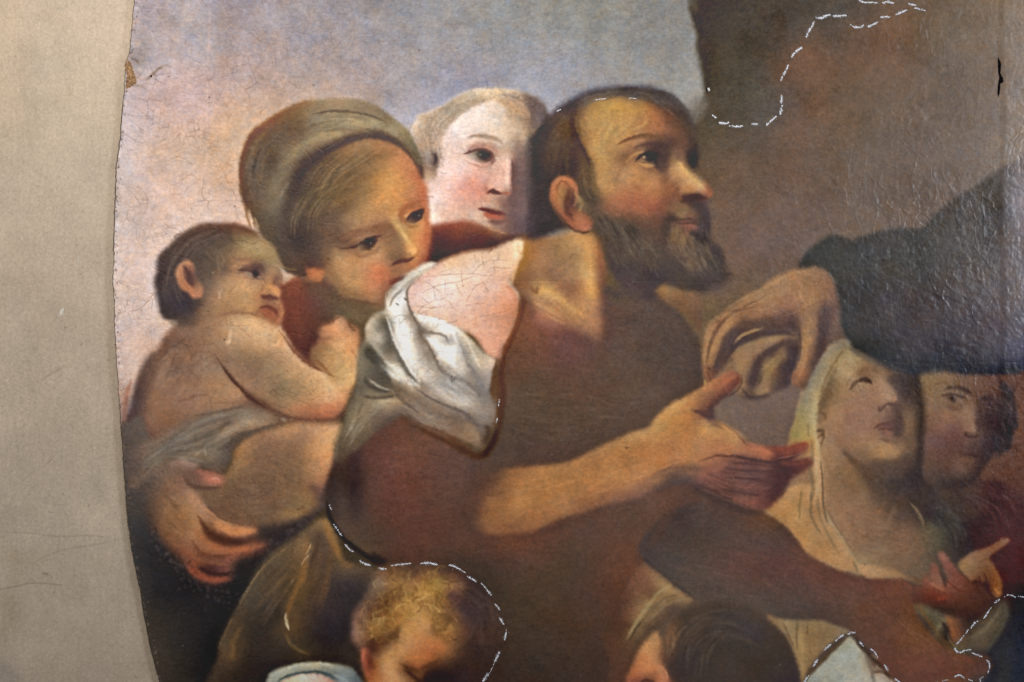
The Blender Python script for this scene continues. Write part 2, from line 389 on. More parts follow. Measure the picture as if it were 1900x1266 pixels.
# lower part of the face, in the other tile
R('E', 4, '800,100 1000,50 1300,20 1690,40 1712,150 1718,280 1748,430 1742,560 1728,660 1690,720 1560,790 1450,900 1380,980 1380,1040 1200,1008 1070,972 960,905 890,830 850,760 820,600 780,400''', '''1400,60,c08c4c 1550,60,c8874a 1650,80,bf7547 1200,60,8a6a40 1300,130,b28248 1450,150,c48a4a 1600,170,b9784a 1690,150,b96c48 1150,180,866741 1200,260,a37c4b 1350,250,b8854c 1450,250,b98348 1500,330,c39155 1600,210,a96c45 1690,230,b87046 1050,300,725a3f 950,330,655140 900,250,66503a 1000,420,775c42 1100,380,93704b 1250,330,a97e4f 1350,400,8c6347 900,500,6d5440 950,600,a57f52 900,620,8f6c49 1000,680,b68a57 1080,640,b68755 1000,530,6f5440 1100,560,755540 1200,620,a57b50 1300,620,b98b58 1250,700,b78657 1350,600,ad7f50 1380,700,b3784f 1450,550,87694a 1480,620,866648 1500,500,8d6b45 1560,560,ae7a47 1600,600,ca9350 1640,620,bd7f48 1650,520,c47d47 1700,500,b9693f 1600,420,b6854a 1680,420,c07c48 1720,560,a65c3a 1690,640,a05a3a 1560,700,9f6a43 1480,760,a06a46 1430,730,9b6747 1500,690,7c543d 1350,780,c2754b 1300,760,be7a4e 1250,790,bb8053 1100,770,b68854 1000,800,a97e50 1050,850,b48652 1150,880,b6864f 1250,880,b77a4c 1330,880,b0734b 1400,850,8e5c44 1000,880,86643f 1150,960,8b6540 1300,960,9a6c46 1370,960,8d6142 900,750,94673f 870,700,7a5540 920,830,7b5a42 1380,1020,876044 1500,650,6f4f3c 1420,620,8a6b4e''', part='painted_woman/face', tint=(1.02, 1, 1.04))
# hair shadow mass on the left of the face
R('E', 7, '540,500 560,300 640,150 800,60 1000,0 1100,50 1000,150 950,300 880,430 900,520 860,600 880,700 830,740 720,735 620,735 560,640''', '''600,250,55493e 700,150,534639 850,100,5a4b36 950,60,6a5539 800,250,5a4737 900,250,604b38 1000,90,7a5e3c 650,400,453a37 700,550,453832 600,600,493b33 800,450,504036 780,600,523f37 850,650,5b463c 780,720,4e3430 700,700,4b382f 870,400,5e4a3b''', part='painted_woman/hair')
HAIR('E', '1250,60 1050,130 900,250 860,420', '900,20 700,150 600,350 600,600', 130, 1.4, '6e5839/4a3d33/7a613d/574636/86683f', .35, 2, seed=3)
HAIR('B', '1150,640 1000,760 850,900 760,1150', '1600,700 1350,850 1150,1000 1000,1300', 130, 1.5, '8b6b40/6a5238/a37b48/564535', .32, 2, seed=4)
K('E', '700,740 780,745 860,745', 6, '5f3a33', .7)
# ear
R('E', 2.5, '672,745 740,740 830,735 878,750 885,800 860,845 800,850 740,820''', '''700,760,6a3a2a 760,770,a85f38 820,770,b3683c 860,780,b36b3f 820,820,a9673c 770,800,a15a35''', part='painted_woman/ear')
# turban
R('B', 2.2, '215,1000 212,900 235,720 290,590 350,510 430,450 540,385 640,330 740,288 860,265 1000,256 1180,253 1300,275 1440,340 1560,430 1680,530 1740,630 1790,740 1810,850 1812,960 1780,900 1740,820 1680,740 1600,670 1500,630 1350,600 1250,615 1100,680 950,750 830,850 760,950 730,1080 690,1200 640,1350 640,1500 700,1600 760,1700 800,1800 690,1790 600,1740 540,1640 480,1560 400,1440 330,1300 265,1200 235,1120''', '''240,900,5d4a3e 300,650,6f4e2c 350,560,6d4d2f 450,470,7a5636 560,400,7c5a3a 680,350,7b5f40 620,420,6e5a45 800,300,83694a 900,290,857a5f 760,350,7c6a4d 1000,300,8a7c64 1150,300,8a7e66 1300,330,7f745c 1400,380,7a705b 1500,440,6f6752 1150,350,7f745c 900,360,776c58 850,420,7a7565 1000,400,877862 1150,400,8a7a60 1300,420,7e7059 1400,470,8a8062 1150,460,9a8c6c 1300,480,918567 1000,480,8d8065 850,490,6f6454 1100,530,8b7b60 1250,540,7f7259 1400,560,6e5c48 1550,540,8a8065 1620,580,7d7257 1680,650,6c6450 1740,760,5a5142 1780,880,4e3a2c 1500,610,52423a 1350,590,554840 1200,600,5c4d40 1050,580,8b7c5e 950,600,8a7c62 850,650,80735a 1000,660,5a4a40 900,740,514138 750,640,6d6050 600,560,5e5143 500,600,5a4d3f 700,500,655644 450,700,5a4f43 600,700,665a4a 550,800,5d5245 700,740,756a55 640,850,6f6452 760,800,52453b 700,900,4f443b 580,950,68604f 500,1000,625a4b 400,850,52493f 350,1000,564c41 420,1100,5a5247 560,1100,6a614f 650,1050,544a42 330,750,5b5248 320,900,5e5448 620,1250,524840 500,1250,5c5446 400,1280,554b3e 300,1180,5f4a37 500,1400,4d4439 600,1450,48403a 450,1400,51483c 560,1600,4c4238 700,1700,4b3b33 640,1600,493d35''', part='painted_woman/headscarf', tint=(1.12, 1.05, 1.0))
K('B', '820,400 950,375 1100,370 1250,385 1380,415 1500,470', '1/2/3/3/2.5/1', '5a4e41', .7)
K('B', '780,500 900,440 1050,435 1250,440', '2/4/4/2', '9a8b6c', .4)
K('B', '950,400 1100,400 1260,410 1380,440', '2/4/4/2', '94825f', .5)
K('B', '850,500 1000,470 1200,455 1400,480 1560,550', '3/6/7/6/4', 'a0936f', .5)
K('B', '640,760 760,660 900,590 1040,570 1180,560', '4/6/7/6/3', '96875f', .45)
K('B', '560,860 640,790 760,700', '5/8/6', '8a7b5c', .4)
K('B', '480,1100 540,960 620,880', '6/9/7', '77705a', .5)
K('B', '570,1120 600,1050 650,990', 3, '8a826c', .4)
K('B', '960,545 1100,520 1280,530 1450,560 1600,620', '2/5/6/5/3', '6e5c47', .5)
K('B', '830,500 900,480 960,470', 3, '5a5044', .5)
K('B', '640,1500 620,1300 650,1150 700,980 780,850 900,750 1060,650 1200,600 1360,570 1500,600 1620,660 1700,740 1770,860', '10/12/11/11/12/12/10/9/9/9/7/5/3', '483b35', .6)
K('B', '1640,660 1700,720 1750,800 1790,900', '2/2/2/1', '8a6c48', .6)
K('B', '1680,600 1750,700 1790,820', 3, '6f6a50', .6)
HAIR('B', '820,420 1000,380 1250,400 1500,500', '700,700 900,560 1200,520 1560,640', 60, 1.6, 'a39570/6a5d48/8c7e60', .3, 2, seed=5)
HAIR('B', '240,900 270,700 360,540 500,430', '400,1150 420,900 520,680 700,500', 70, 1.8, '74614a/4a4037/69594a/81603f', .35, 2, seed=6)
for _i in range(26):
    _a = rng.rand()
    K('B', '%d,%d %d,%d' % (270 + 80 * rng.rand(), 640 + 520 * _a, 285 + 80 * rng.rand(), 665 + 520 * _a), 2.2, '776d64' if rng.rand() > .4 else '5a4232', .28)
K('B', '225,1080 250,760 310,620 370,540 480,460', '2/3/5/5/3', '7a4f28', .6)
K('E', '250,230 262,300 285,370 300,410', '2/3/3/2', '8a5f38', .7)
K('E', '280,260 300,330 330,400', 2, 'd9b58a', .6)
K('E', '320,330 345,370 355,410', 2, 'c8a070', .6)
K('E', '305,300 325,390 330,410', 1.6, '70502f', .8)
K('E', '520,690 580,735 660,750', 2, '9a7440', .6)
# woman's eyes, nose, mouth
K('E', '1510,330 1510,270 1560,230 1640,200 1690,190', '5/6/5/4/2', '9a5c3c', .7)
K('E', '1530,300 1590,265 1650,250 1700,258', '2/3/3/2', 'b9683f', .6)
K('E', '1525,320 1545,380 1600,400 1650,385', '2/3/4/2', '9b6238', .6)
R('E', 1.8, '1548,340 1580,305 1630,280 1690,262 1680,300 1660,340 1610,365 1560,370''', '''1570,350,6a4834 1590,330,4f3830 1620,320,35292b 1650,310,30272a 1680,285,5a3d30 1610,360,6a4a36''', part='painted_woman/eye')
K('E', '1555,335 1620,285 1692,262', 1.6, '3d211c', .8)
K('E', '1618,325 1632,318', 8, '35292b', .5)
K('E', '1545,350 1600,290 1690,258', 3, '54302a', .45)
K('E', '1646,316 1648,320', 1, 'b9a090', .55)
K('E', '1590,430 1640,430 1680,400', 4, 'c08b50', .5)
K('E', '1060,490 1150,440 1250,425 1330,400 1400,385', '2/4/5/6/4', '8a6246', .7)
K('E', '1080,530 1180,485 1260,462 1330,455', '2/4/4/3', 'a0714a', .45)
K('E', '1040,500 1120,455 1220,435 1320,415', '4/6/7/7', '7f5c46', .35)
K('E', '1040,470 1100,440 1200,425', 1.3, '6d4c3a', .5)
K('E', '960,550 1040,575 1100,570 1160,550 1230,505 1300,480 1350,480', '1/2/2.4/2.6/3/2.6/1.5', '553a2f', .5)
R('E', 1.6, '1150,560 1210,510 1290,485 1320,500 1300,540 1250,580 1190,590''', '''1170,568,7c6247 1195,560,6f5a42 1225,545,40312b 1255,528,2b2223 1290,510,4f392d 1220,580,6a4e39''', part='painted_woman/eye')
K('E', '1238,545 1252,528', 9.5, '2c2326', .8)
K('E', '1110,575 1160,555 1230,508 1300,480 1345,470', '2/3/4/4/2', '4a302a', .45)
K('E', '1266,528 1269,531', 1, 'd8c8b0', .6)
K('E', '1310,490 1280,560 1230,590', '1.5/2/1.5', '8a5f3f', .6)
K('E', '1110,590 1180,640 1280,620 1350,560', '1/3/4/2', '8d6444', .45)
K('E', '1330,470 1370,420 1410,400 1440,470', '5/7/7/5', '7f5a45', .5)
K('E', '1430,330 1470,400 1540,480 1590,550 1625,600', '5/6/6/6/5', 'cda25e', .5)
K('E', '1470,390 1540,480 1590,560', '2/3/2', 'deb878', .4)
K('E', '1596,588 1622,602', 5, 'e0b06c', .5)
K('E', '1420,480 1450,560 1480,640', 10, '876749', .5)
K('E', '1560,620 1600,640 1640,620 1650,580', '2/3/3/2', 'a8693d', .6)
K('E', '1435,715 1480,690 1520,678 1570,672 1610,650', '2/3/3.4/3/2', '5e3c34', .8)
K('E', '1440,690 1430,640', 2, '8a6243', .5)
K('E', '1420,740 1500,720 1570,730', 4, 'a97348', .5)
K('E', '1405,838 1450,825 1500,815 1560,790', '1.5/2.5/3/2', '6b3531', .85)
K('E', '1410,850 1450,845 1490,830', 4, '8d4c3f', .7)
K('E', '1280,750 1340,800 1380,840', 18, 'bf6c49', .3)
K('E', '1000,960 1100,990 1200,1012 1330,1030', '2/4/4/3', '6a4636', .6)
K('E', '940,860 1000,940 1090,980', 5, '6b4c38', .6)
K('E', '900,740 920,800 960,850', 4, '8d6a44', .5)
K('E', '1020,370 1130,300 1300,300', 10, 'ab8050', .3)
K('E', '980,560 1010,580', 2, '7a5a42', .6)
K('E', '940,230 1100,150 1280,110', 6, '8d6d44', .35)

# ---------------- child
# child's back and arms
R('G', 4, '470,210 560,170 700,130 850,110 1000,120 1120,170 1200,220 1260,300 1310,370 1400,460 1500,500 1620,420 1700,360 1760,350 1775,420 1758,520 1735,640 1700,740 1650,830 1600,870 1450,890 1300,880 1100,900 900,1000 700,1050 400,1080 160,1050 140,900 200,780 200,700 240,580 290,480 350,390 400,300''', '''500,260,7e5b47 420,330,6d4c3c 350,430,70503f 300,520,755342 260,600,6c4b3a 230,680,57403c 210,780,4b3632 230,850,553c35 300,700,7d5a44 300,850,7a5640 400,700,88634b 400,600,8a6851 500,450,7f5f4b 500,560,8a6650 600,650,8e6a50 600,560,8a664f 600,350,7d5c46 620,250,8a6850 700,200,97714f 800,160,a27c58 900,180,c09a70 850,280,b8916b 1000,200,cba174 1100,220,d2a676 1000,280,c79c70 1150,300,d3a577 1230,330,c79a6d 1080,350,b88e65 900,350,a8835f 750,300,967254 700,400,8c6b53 800,450,83644d 700,520,94745a 700,600,947055 800,600,9a7454 880,650,a27a58 900,700,a27755 750,700,97704f 600,750,8a6650 500,760,846049 450,850,7a573f 350,950,6f4d3b 600,830,80604a 1000,420,8f7153 1100,450,8c7052 1250,420,ab8460 1330,450,c2966b 1200,520,94785a 1000,540,856650 1100,600,8c6c51 1200,620,846b50 1100,700,8e6c4e 1300,560,a98660 1250,680,8c7151 1350,620,a38058 1450,560,c49a6c 1500,620,cfa06d 1600,600,d1a373 1650,560,d0a475 1550,700,cfa071 1700,600,c9965f 1450,700,bd8d5e 1350,740,a97d56 1650,720,c98a5a 1300,820,9a6c4a 1450,800,a36845 1550,800,b5704a 1620,800,a8694a 1400,850,8e5c44 1200,760,8a674a 1000,720,7a5844 1050,760,6c4b3c 250,950,5b4038 180,900,543a36''', part='painted_child/body')
R('0', 4, '290,648 276,662 265,682 255,710 247,742 240,765 232,790 228,830 232,880 240,940 300,900 282,860 268,800 275,740 292,690''', '''272,672,5f4740 262,700,523d38 254,735,4b3835 248,770,4a3634 242,800,523b38 238,840,533a38 260,850,5a4138 245,900,4c3b36 275,880,5c463a 270,760,684a3d 285,700,6e5142 262,790,5b4239 285,670,6c5142''', part='painted_child/shadow', alpha=.9)
K('0', '246,706 240,722 234,745 231,765', '3/6/6/4', '9d6b55', .75)
K('0', '238,735 233,770 230,790', '4/5/4', '7a5245', .5)

# second hand at the woman's chest
R('G', 3, '1430,440 1440,370 1500,300 1490,240 1530,200 1580,195 1610,150 1670,145 1700,180 1740,195 1775,240 1785,310 1765,360 1755,430 1760,520 1740,620 1600,620 1540,540 1480,500''', '''1520,240,a9704a 1560,240,bf8256 1640,180,cb8e5f 1660,230,cc9061 1600,260,c98b5e 1560,300,b98058 1540,340,9a7148 1480,400,876542 1550,400,ad8557 1600,340,c7935f 1680,300,cf9563 1740,260,c48658 1760,320,be7f50 1700,380,cc9560 1600,440,bb8e5a 1680,450,cb985f 1740,420,c68d57 1640,520,c99d62 1560,500,b28455 1700,540,cda066 1720,200,7a5238 1500,280,94644a''', part='painted_child/hand')
K('G', '1500,220 1530,190 1580,175 1640,140', '3/4/3/2', '6a4530', .5)
K('G', '1700,175 1720,220 1750,250', '2/3/2', '6b4630', .7)
K('G', '1440,430 1500,470 1560,540 1600,570', '3/4/4/2', '7a5236', .6)
K('G', '1600,340 1660,350 1680,370', 3, 'dba877', .5)
K('G', '1480,330 1520,300 1580,290', 4, '8a6046', .5)
K('G', '1720,380 1750,410 1755,440', 1.5, 'a0613a', .7)
K('G', '1500,500 1600,560 1680,580 1740,560', 2, 'b58552', .5)
# edge shadows of arm and armpit line
K('G', '760,400 790,460 850,540 920,620 1000,700 1100,770 1200,830 1300,865 1450,880 1600,870 1660,830 1710,740', '1.5/3/5/6/8/8/7/7/6/6/5/4', '583b30', .75)
K('G', '800,480 880,580 950,660 1030,730 1120,790', '1/2/3/4/2', '3f2922', .6)
K('G', '1260,320 1340,410 1430,480 1530,530', 2.5, '6d4634', .6)
K('G', '850,250 900,230 1000,250 1080,300', 8, 'c9a078', .35)
K('G', '930,220 980,260 1025,300', 1.4, '9c7a5a', .6)
K('G', '870,230 865,310 850,330', 4, 'd0ac87', .45)
K('G', '1150,340 1200,345 1215,310', 3, 'dbb184', .5)
K('G', '1200,500 1260,640 1290,740', 14, '87704f', .3)
K('G', '1380,630 1410,660 1430,680 1450,720', 1.6, '7a6040', .6, rag=1)
K('G', '750,640 850,660 960,690', 8, 'a87c58', .3)
K('G', '750,748 860,748 960,735', 2, '7a5944', .5)
K('G', '700,470 770,520 820,570', 8, '9d8068', .35)
K('G', '330,640 400,560 440,440', 6, '97745b', .3)
HAIR('G', '320,560 420,400 560,260', '500,820 640,600 760,380', 60, 3.2, 'a07e66/6d4f3f/9a7a60/7a5a48', .3, 3, lo=.35, seed=7)
K('G', '500,750 620,700 720,690', 3, '6a4c3c', .4)
K('G', '1300,790 1450,790 1600,780', 8, 'b36c48', .35)
# ---------------- child's head
R('F', 3.5, '175,470 190,400 260,330 350,240 420,180 520,120 650,85 800,78 950,85 1060,110 1150,160 1220,230 1290,290 1340,350 1370,440 1385,520 1390,600 1370,700 1380,760 1370,820 1410,900 1410,980 1380,1060 1340,1110 1200,1080 1000,1020 850,1050 650,1060 500,1090 370,1090 300,1040 230,1000 200,920 185,820 160,720 145,640 170,560''', '''350,350,53423a 500,200,5d483d 700,130,66493c 900,110,6b4838 1050,150,6d4b38 1150,200,77583c 800,220,5d4a3e 600,300,56473e 900,250,66523f 1000,230,8a7350 1100,260,9c8359 1200,300,9f8458 1280,380,9a7e50 1100,350,a1855a 1000,340,9c7c55 900,340,80674a 800,400,665240 1000,400,a4805a 1100,420,a2804f 1250,450,9a7a52 1330,480,9a7850 870,450,7e6146 1320,560,a07a58 950,500,9a7355 1050,510,7a5a4c 1150,510,614b48 850,560,7a5d48 850,620,a07a56 900,660,b58b61 1000,640,b98e62 1100,680,bd8f62 1200,680,b28259 1290,640,a9784f 1350,650,7a5745 1250,730,b9804f 1340,740,c68851 1360,780,b97a4c 1240,780,a36e4c 1000,760,b98f60 900,780,b08658 1000,850,b78a58 1150,850,b08055 1100,920,ac8052 950,930,9c7350 800,750,9a7a60 780,900,967350 700,800,886c55 650,950,84654c 720,1000,86654a 600,900,5d483c 500,900,43383a 400,950,403536 300,900,3f3537 250,800,43383a 250,700,44393a 300,600,47393a 200,600,453939 200,500,50403c 400,400,4f403b 500,450,52433b 650,500,58483d 700,600,6b5544 300,1000,453a35 400,1050,5a473c 1350,850,a06c48 1300,870,8e5f45 1390,900,96603f 1200,880,9a6c4b 1380,1000,945a3c 1300,1040,8f5a3d 1200,1000,8d5c40 1250,970,8f553c''', part='painted_child/head')
HAIR('F', '230,900 240,600 350,330 600,150 900,110', '520,900 420,700 520,400 720,250 950,200', 150, 1.6, '6b5648/3a2f30/5e4a40/46393a/786050', .3, 2.5, lo=.3, seed=8)
HAIR('F', '620,300 760,500 760,640', '850,260 900,350 850,450', 40, 1.5, '7a6249/5b4a3d/937656', .3, 2, seed=9)
R('F', 2, '370,620 360,560 400,480 450,445 500,450 540,520 560,600 620,700 615,790 570,808 520,800 480,750 420,720 390,680', '''400,600,b97a50 420,500,b67850 460,470,aa7350 510,500,a96c4a 400,660,b0714a 480,560,6a4844 450,520,6c4a42 500,620,5a3d3b 470,680,a0603f 530,650,6a4a3e 520,740,b0704a 580,770,b87450 590,700,9c6c4c 560,640,7a5a45''', part='painted_child/ear')
K('F', '440,500 480,560 490,630 530,690', '3/5/5/3', '4d3535', .7)
K('F', '420,520 430,620 480,690 540,740', '2/3/3/2', 'ba7850', .4)
K('F', '830,520 900,455 1000,435 1100,440 1180,470', '1/2/3/3/2', '8a6148', .6)
K('F', '900,520 980,470 1080,470', 3, 'ad8058', .5)
K('F', '970,560 1050,530 1130,500 1200,520 1210,570', '3/6/9/8/4', '5f4640', .45)
K('F', '960,530 1020,540 1100,550 1150,570', '1.5/3/3.5/4', '43302f', .55)
K('F', '1040,570 1080,590 1110,600', 4, '8d7768', .6)
K('F', '1135,575 1145,600', 6, '332b33', .85)
K('F', '1172,606 1174,609', 1, 'd8c0a8', .8)
K('F', '1000,620 1080,630 1180,650', 4, 'b5855e', .5)
K('F', '1020,600 1100,620 1190,625', 1.3, '6f4c40', .5)
K('F', '870,545 930,560 980,560', 2, '7a5846', .5)
K('F', '1340,600 1330,660 1360,700', 5, '77534a', .6)
K('F', '1260,700 1330,720 1360,770', '4/7/5', 'cb8b55', .5)
K('F', '1190,780 1230,800 1290,800 1340,820 1370,815', '3/5/5/4/2', '5a3634', .8)
K('F', '1180,770 1210,720', 3, 'a86e48', .5)
K('F', '1190,905 1250,895 1310,920 1340,960 1345,990', '1.5/3/3.5/3.5/2', '663832', .65)
K('F', '1190,925 1250,940 1300,980', '2/5/5', 'a0553a', .6)
K('F', '1240,975 1300,1010', 5, '8a5240', .4)
K('F', '1330,1050 1380,1000 1405,930', '2/3/2', 'a5663f', .7)
K('F', '1170,920 1150,980 1190,1040', 3, '8a5c42', .5)
K('F', '1390,560 1395,700 1380,760', 2, '8a4a34', .4)
K('F', '850,270 1000,250 1120,280 1180,250 1260,290', .8, '4b3a2b', .6)
K('F', '800,440 1000,420 1180,430 1340,400', .8, '6a5238', .3)
K('F', '780,820 790,760 805,730', 2, 'cdb49a', .5)
# shoulder in front of chin
R('G', 4, '650,190 750,150 850,125 950,125 1040,135 1120,165 1200,220 1260,300 1200,380 1000,340 850,300 750,280 680,250', '''700,200,8d6a50 800,170,9c7656 900,170,bb9369 850,230,b48c66 1000,160,c99f70 1050,180,d0a575 1000,260,c79c70 1150,220,cf9d6a 1100,260,d0a474 1180,300,cb9c6a 1230,290,bf8b5c 1000,320,b68e66 800,260,9d7858 1160,340,c2956a''', part='painted_child/body', alpha=.9)
K('G', '760,150 850,122 950,118 1040,128 1110,160', '2/3/3/3/2', '85604a', .6)
K('G', '930,220 980,260 1025,300', 1.4, '9c7a5a', .6)
K('G', '870,230 865,310 850,330', 4, 'd3b590', .4)
K('G', '1150,340 1200,345 1215,310', 3, 'deb78a', .4)
K('G', '1210,240 1270,320 1340,410 1430,480 1540,540', '2/3/3/3/2', '6d4230', .55)
K('F', '190,1080 280,1040 370,1060', 5, 'b99b80', .4)

# ---------------- lower left: thigh, drapery, holding hand, dark dress
R('0', 2, '226,790 245,780 262,770 300,850 420,900 620,860 640,900 560,990 420,1280 420,1560 200,1560 200,900''', '''240,880,4a3a34 260,900,4b3d37 260,960,35302e 252,930,42352f 262,1000,2b2728 280,1050,231f21 265,1060,2b2725 300,1100,1f1c1e 280,1130,33291f 300,1200,33291f 320,1240,33281d 340,1150,26201e 380,1120,1f1b1d 380,1200,1e1b1d 380,1260,201c1c 430,1100,1f1b1c 470,1030,2c2423 520,980,37292a 560,950,43302c 600,900,4a3a33 450,950,5a4333 400,1400,1f1b1c 320,1400,30261c 300,870,5e4c3e 400,880,5a4638''', part='painted_woman/dress', sat=.6)
R('G', 5, '1640,890 1655,960 1610,1040 1605,1110 1625,1170 1620,1265 1560,1380 1480,1420 1540,1450 1480,1500 1400,1540 1300,1580 1100,1610 900,1600 780,1560 700,1440 640,1380 700,1300 820,1260 870,1180 900,1080 960,1000 1050,960 1150,930 1250,895 1350,890 1500,895''', '''1300,920,b58458 1450,910,c38d5f 1600,920,c69163 1600,980,c9955f 1500,980,bd8a5e 1400,960,9d7251 1250,960,a67a55 1100,980,91684a 980,1050,9c7048 920,1120,94693f 1100,1080,7d5c44 1250,1080,7e5e46 1350,1050,886449 1450,1060,b28053 1550,1080,c48c58 1480,1150,b07c50 1350,1150,7f6044 1200,1180,78593f 1050,1200,7a5a41 900,1220,84623f 1580,1200,b87a4c 1450,1230,a57850 1350,1280,7c5d42 1200,1300,70543d 1050,1320,6b4f3a 900,1350,694f3a 750,1400,6b5038 1560,1300,8e5d40 1480,1350,7e5640 1380,1400,86633f 1300,1450,80603e 1200,1420,70533c 1350,1520,866540 1250,1540,7a5a3a 1100,1520,6a4e38 950,1500,6a4f3a 850,1480,6b4c36 1500,1420,5e453a 1450,1440,7a5838 1440,1500,6a4c36''', part='painted_child/leg')
K('G', '1430,1340 1500,1370 1560,1350', 8, '5e443c', .6)
K('G', '1640,960 1600,1060 1600,1160', 3, 'd19c68', .5)
K('G', '1250,1540 1340,1500 1430,1470', 10, '8d6c42', .4)
HAIR('G', '900,1150 1100,1100 1300,1250', '900,1550 1150,1540 1450,1480', 60, 3, '8a6a4c/64493a/96724c/5d4636', .25, 3, lo=.3, seed=10)
# grey cloth band
R('G', 4, '150,1200 180,1100 250,1040 350,1000 420,960 520,900 620,840 740,810 850,790 940,775 1020,770 1100,800 1180,830 1240,860 1290,870 1240,900 1150,930 1060,950 980,990 920,1040 890,1100 860,1180 830,1240 760,1230 680,1200 560,1150 480,1160 400,1200 300,1280 220,1360 170,1340''', '''200,1150,554740 200,1250,51463e 300,1100,675a4c 300,1200,5e5245 250,1300,6a5643 400,1050,6a5e50 450,1000,6d5f50 400,1150,675a49 500,1100,5d5146 550,950,6b5f51 550,1050,72685a 650,980,6e6355 600,1130,6f6657 700,870,6d5d4e 650,920,6b5f52 700,1130,625848 720,1100,756b59 800,840,72675a 850,900,5d5247 800,970,7a6d5a 700,1060,645a4c 800,1080,675d4d 860,1000,5c5046 880,1060,574a42 780,1180,5d5244 940,800,766b5b 950,850,817562 1000,860,8a7c67 1050,820,726655 1100,860,85745f 1150,870,7a6853 900,940,8a7760 850,960,8d7961 980,920,927d65 1050,900,8d7860 1000,960,6e5e4d 940,970,5e5246 1200,875,6a5644''', part='painted_child/wrap', tint=(1.06, 1, .97))
K('G', '620,1120 760,1020 900,930 1000,900 1120,870', '2/4/5/5/2', '9a866c', .5)
K('G', '800,960 860,930 950,890 1020,840', '3/5/5/3', '947f68', .45)
K('G', '700,1120 690,1060 760,1010', '2/3/2', '887c66', .6)
K('G', '350,1110 460,1110 560,1040 640,1000 780,940 880,870', '3/4/4/5/5/2', '4f463e', .6)
K('G', '780,1080 860,1050 900,1000 1000,960 1100,930 1200,900', '4/6/6/5/4/3', '54473f', .7)
K('G', '560,1150 650,1170 740,1190 840,1150 870,1080', '2/4/6/8/6', '534943', .6)
K('G', '420,1130 500,1130 600,1150 700,1170', '2/4/4/2', '7c7262', .5)
K('G', '620,840 760,820 880,790 960,770', 3, '5b4a3c', .5)
K('G', '640,880 780,840 920,820', 3, '7d7261', .4)
K('G', '300,1080 420,1010 560,930', 3, '5e5043', .4)
HAIR('G', '200,1180 400,1040 650,880 950,800', '250,1300 450,1120 750,1080 1100,900', 80, 2.2, '867a67/504740/776c5a/5c5147', .35, 2, seed=11)
K('G', '1240,868 1250,872', 4, '8b7a68', .7)
K('G', '1290,868 1300,868', 3, '7d6c5a', .6)
# woman's hand holding the child
R('J', 6, '190,400 230,360 330,280 440,240 520,230 600,250 700,280 800,310 825,330 805,380 740,385 700,390 640,400 560,360 620,420 660,480 700,540 760,590 840,640 940,665 1040,670 1060,700 1020,730 900,740 1000,760 1120,790 1130,820 1050,860 900,910 880,960 870,1010 800,1060 700,1060 620,1010 560,950 500,880 440,830 380,760 330,700 290,620 260,540 280,450''', '''300,300,6a5543 300,380,5b4839 450,300,7a5c42 500,380,80583c 600,330,6e4f3a 550,420,96694a 620,480,ab784f 500,480,8b633f 400,450,76553a 350,500,6a4c34 400,580,7d5735 330,600,5b3f2c 480,600,8e6038 560,560,a0703f 650,560,aa774c 720,600,a06e47 450,680,80562f 550,680,8f5f36 420,750,734626 500,760,875530 600,740,a06a3f 680,780,95603a 560,850,84492b 500,850,6a3c26 640,860,7b472a 700,840,8f5630 780,840,94552f 850,830,96502f 950,830,8a4a2f 1050,820,7a3c28 780,680,a8693c 850,690,ba7440 950,700,ba7040 1030,700,a05c34 740,680,7a4c2c 800,760,5a3526 900,770,55302a 650,680,a3703f 620,920,84401f 700,900,6a3a24 800,900,76432c 720,980,4b2620 700,1030,7c3b26 800,1040,75382a 640,990,7c3c24 780,970,54302a 720,330,b0644a 780,340,b56b50 800,370,9a5640 680,350,8d5a42''', part='painted_woman/hand', sat=.86, tint=(.97, .95, .98))
K('J', '640,280 720,300 820,325', 5, 'a5624a', .5)
K('J', '700,340 760,345 810,355', 5, 'bb6b4e', .5)
K('J', '745,330 780,330 800,345', 1.2, 'd6a080', .5)
K('J', '550,330 600,380 680,400 800,395', '4/6/5/3', '4f3a31', .7)
K('J', '640,600 690,680 760,740 850,770 960,780', '3/6/8/8/4', '4a2d22', .75)
K('J', '760,640 850,690 950,705 1040,705', '6/9/9/7', 'bd7843', .55)
K('J', '620,700 700,770 800,825 900,835 1020,830', '6/9/9/8/5', '9a5a38', .5)
K('J', '600,770 650,850 740,890 860,890', '3/4/4/3', '5f3524', .5)
K('J', '650,950 720,1000 800,1010 870,990', '3/5/5/3', '33201f', .8)
K('J', '560,930 640,1010 740,1040 860,1040', '4/8/8/6', '863f28', .6)
K('J', '590,880 700,920 850,940', '3/5/3', '8a4f30', .4)
K('J', '660,520 740,580 830,640 940,660', '2/3/3/2', 'b98154', .5)
K('J', '580,420 650,490 700,550', 8, 'b2805a', .4)
K('J', '690,500 760,580 850,635 960,660', 3, '54392a', .4)
K('J', '420,620 520,600 600,650', 8, '92643a', .3)
HAIR('J', '400,300 560,450 700,620', '320,600 450,780 600,850', 70, 2.5, 'a5744a/6b4729/8e5f36/7a5030', .25, 3, lo=.4, seed=12)
for _i in range(260):
    _t = rng.rand(); _u = rng.randn()
    _x, _y = (300 + 620 * _t ** 1.2, 700 + 430 * math.sin(_t * 1.6) + _u * 60) if rng.rand() < .7 else (1000 + 420 * rng.rand(), 0)
    if _y == 0: _y = 880 - (_x - 1000) * .62 + _u * 45
    K('J', '%d,%d %d,%d' % (_x, _y, _x + 8 * rng.randn(), _y + 8 * rng.randn()), 1.6 + 1.2 * rng.rand(), ['4a4246', '55494a', '17151a', '5a4038', '241e22'][rng.randint(5)], .3)
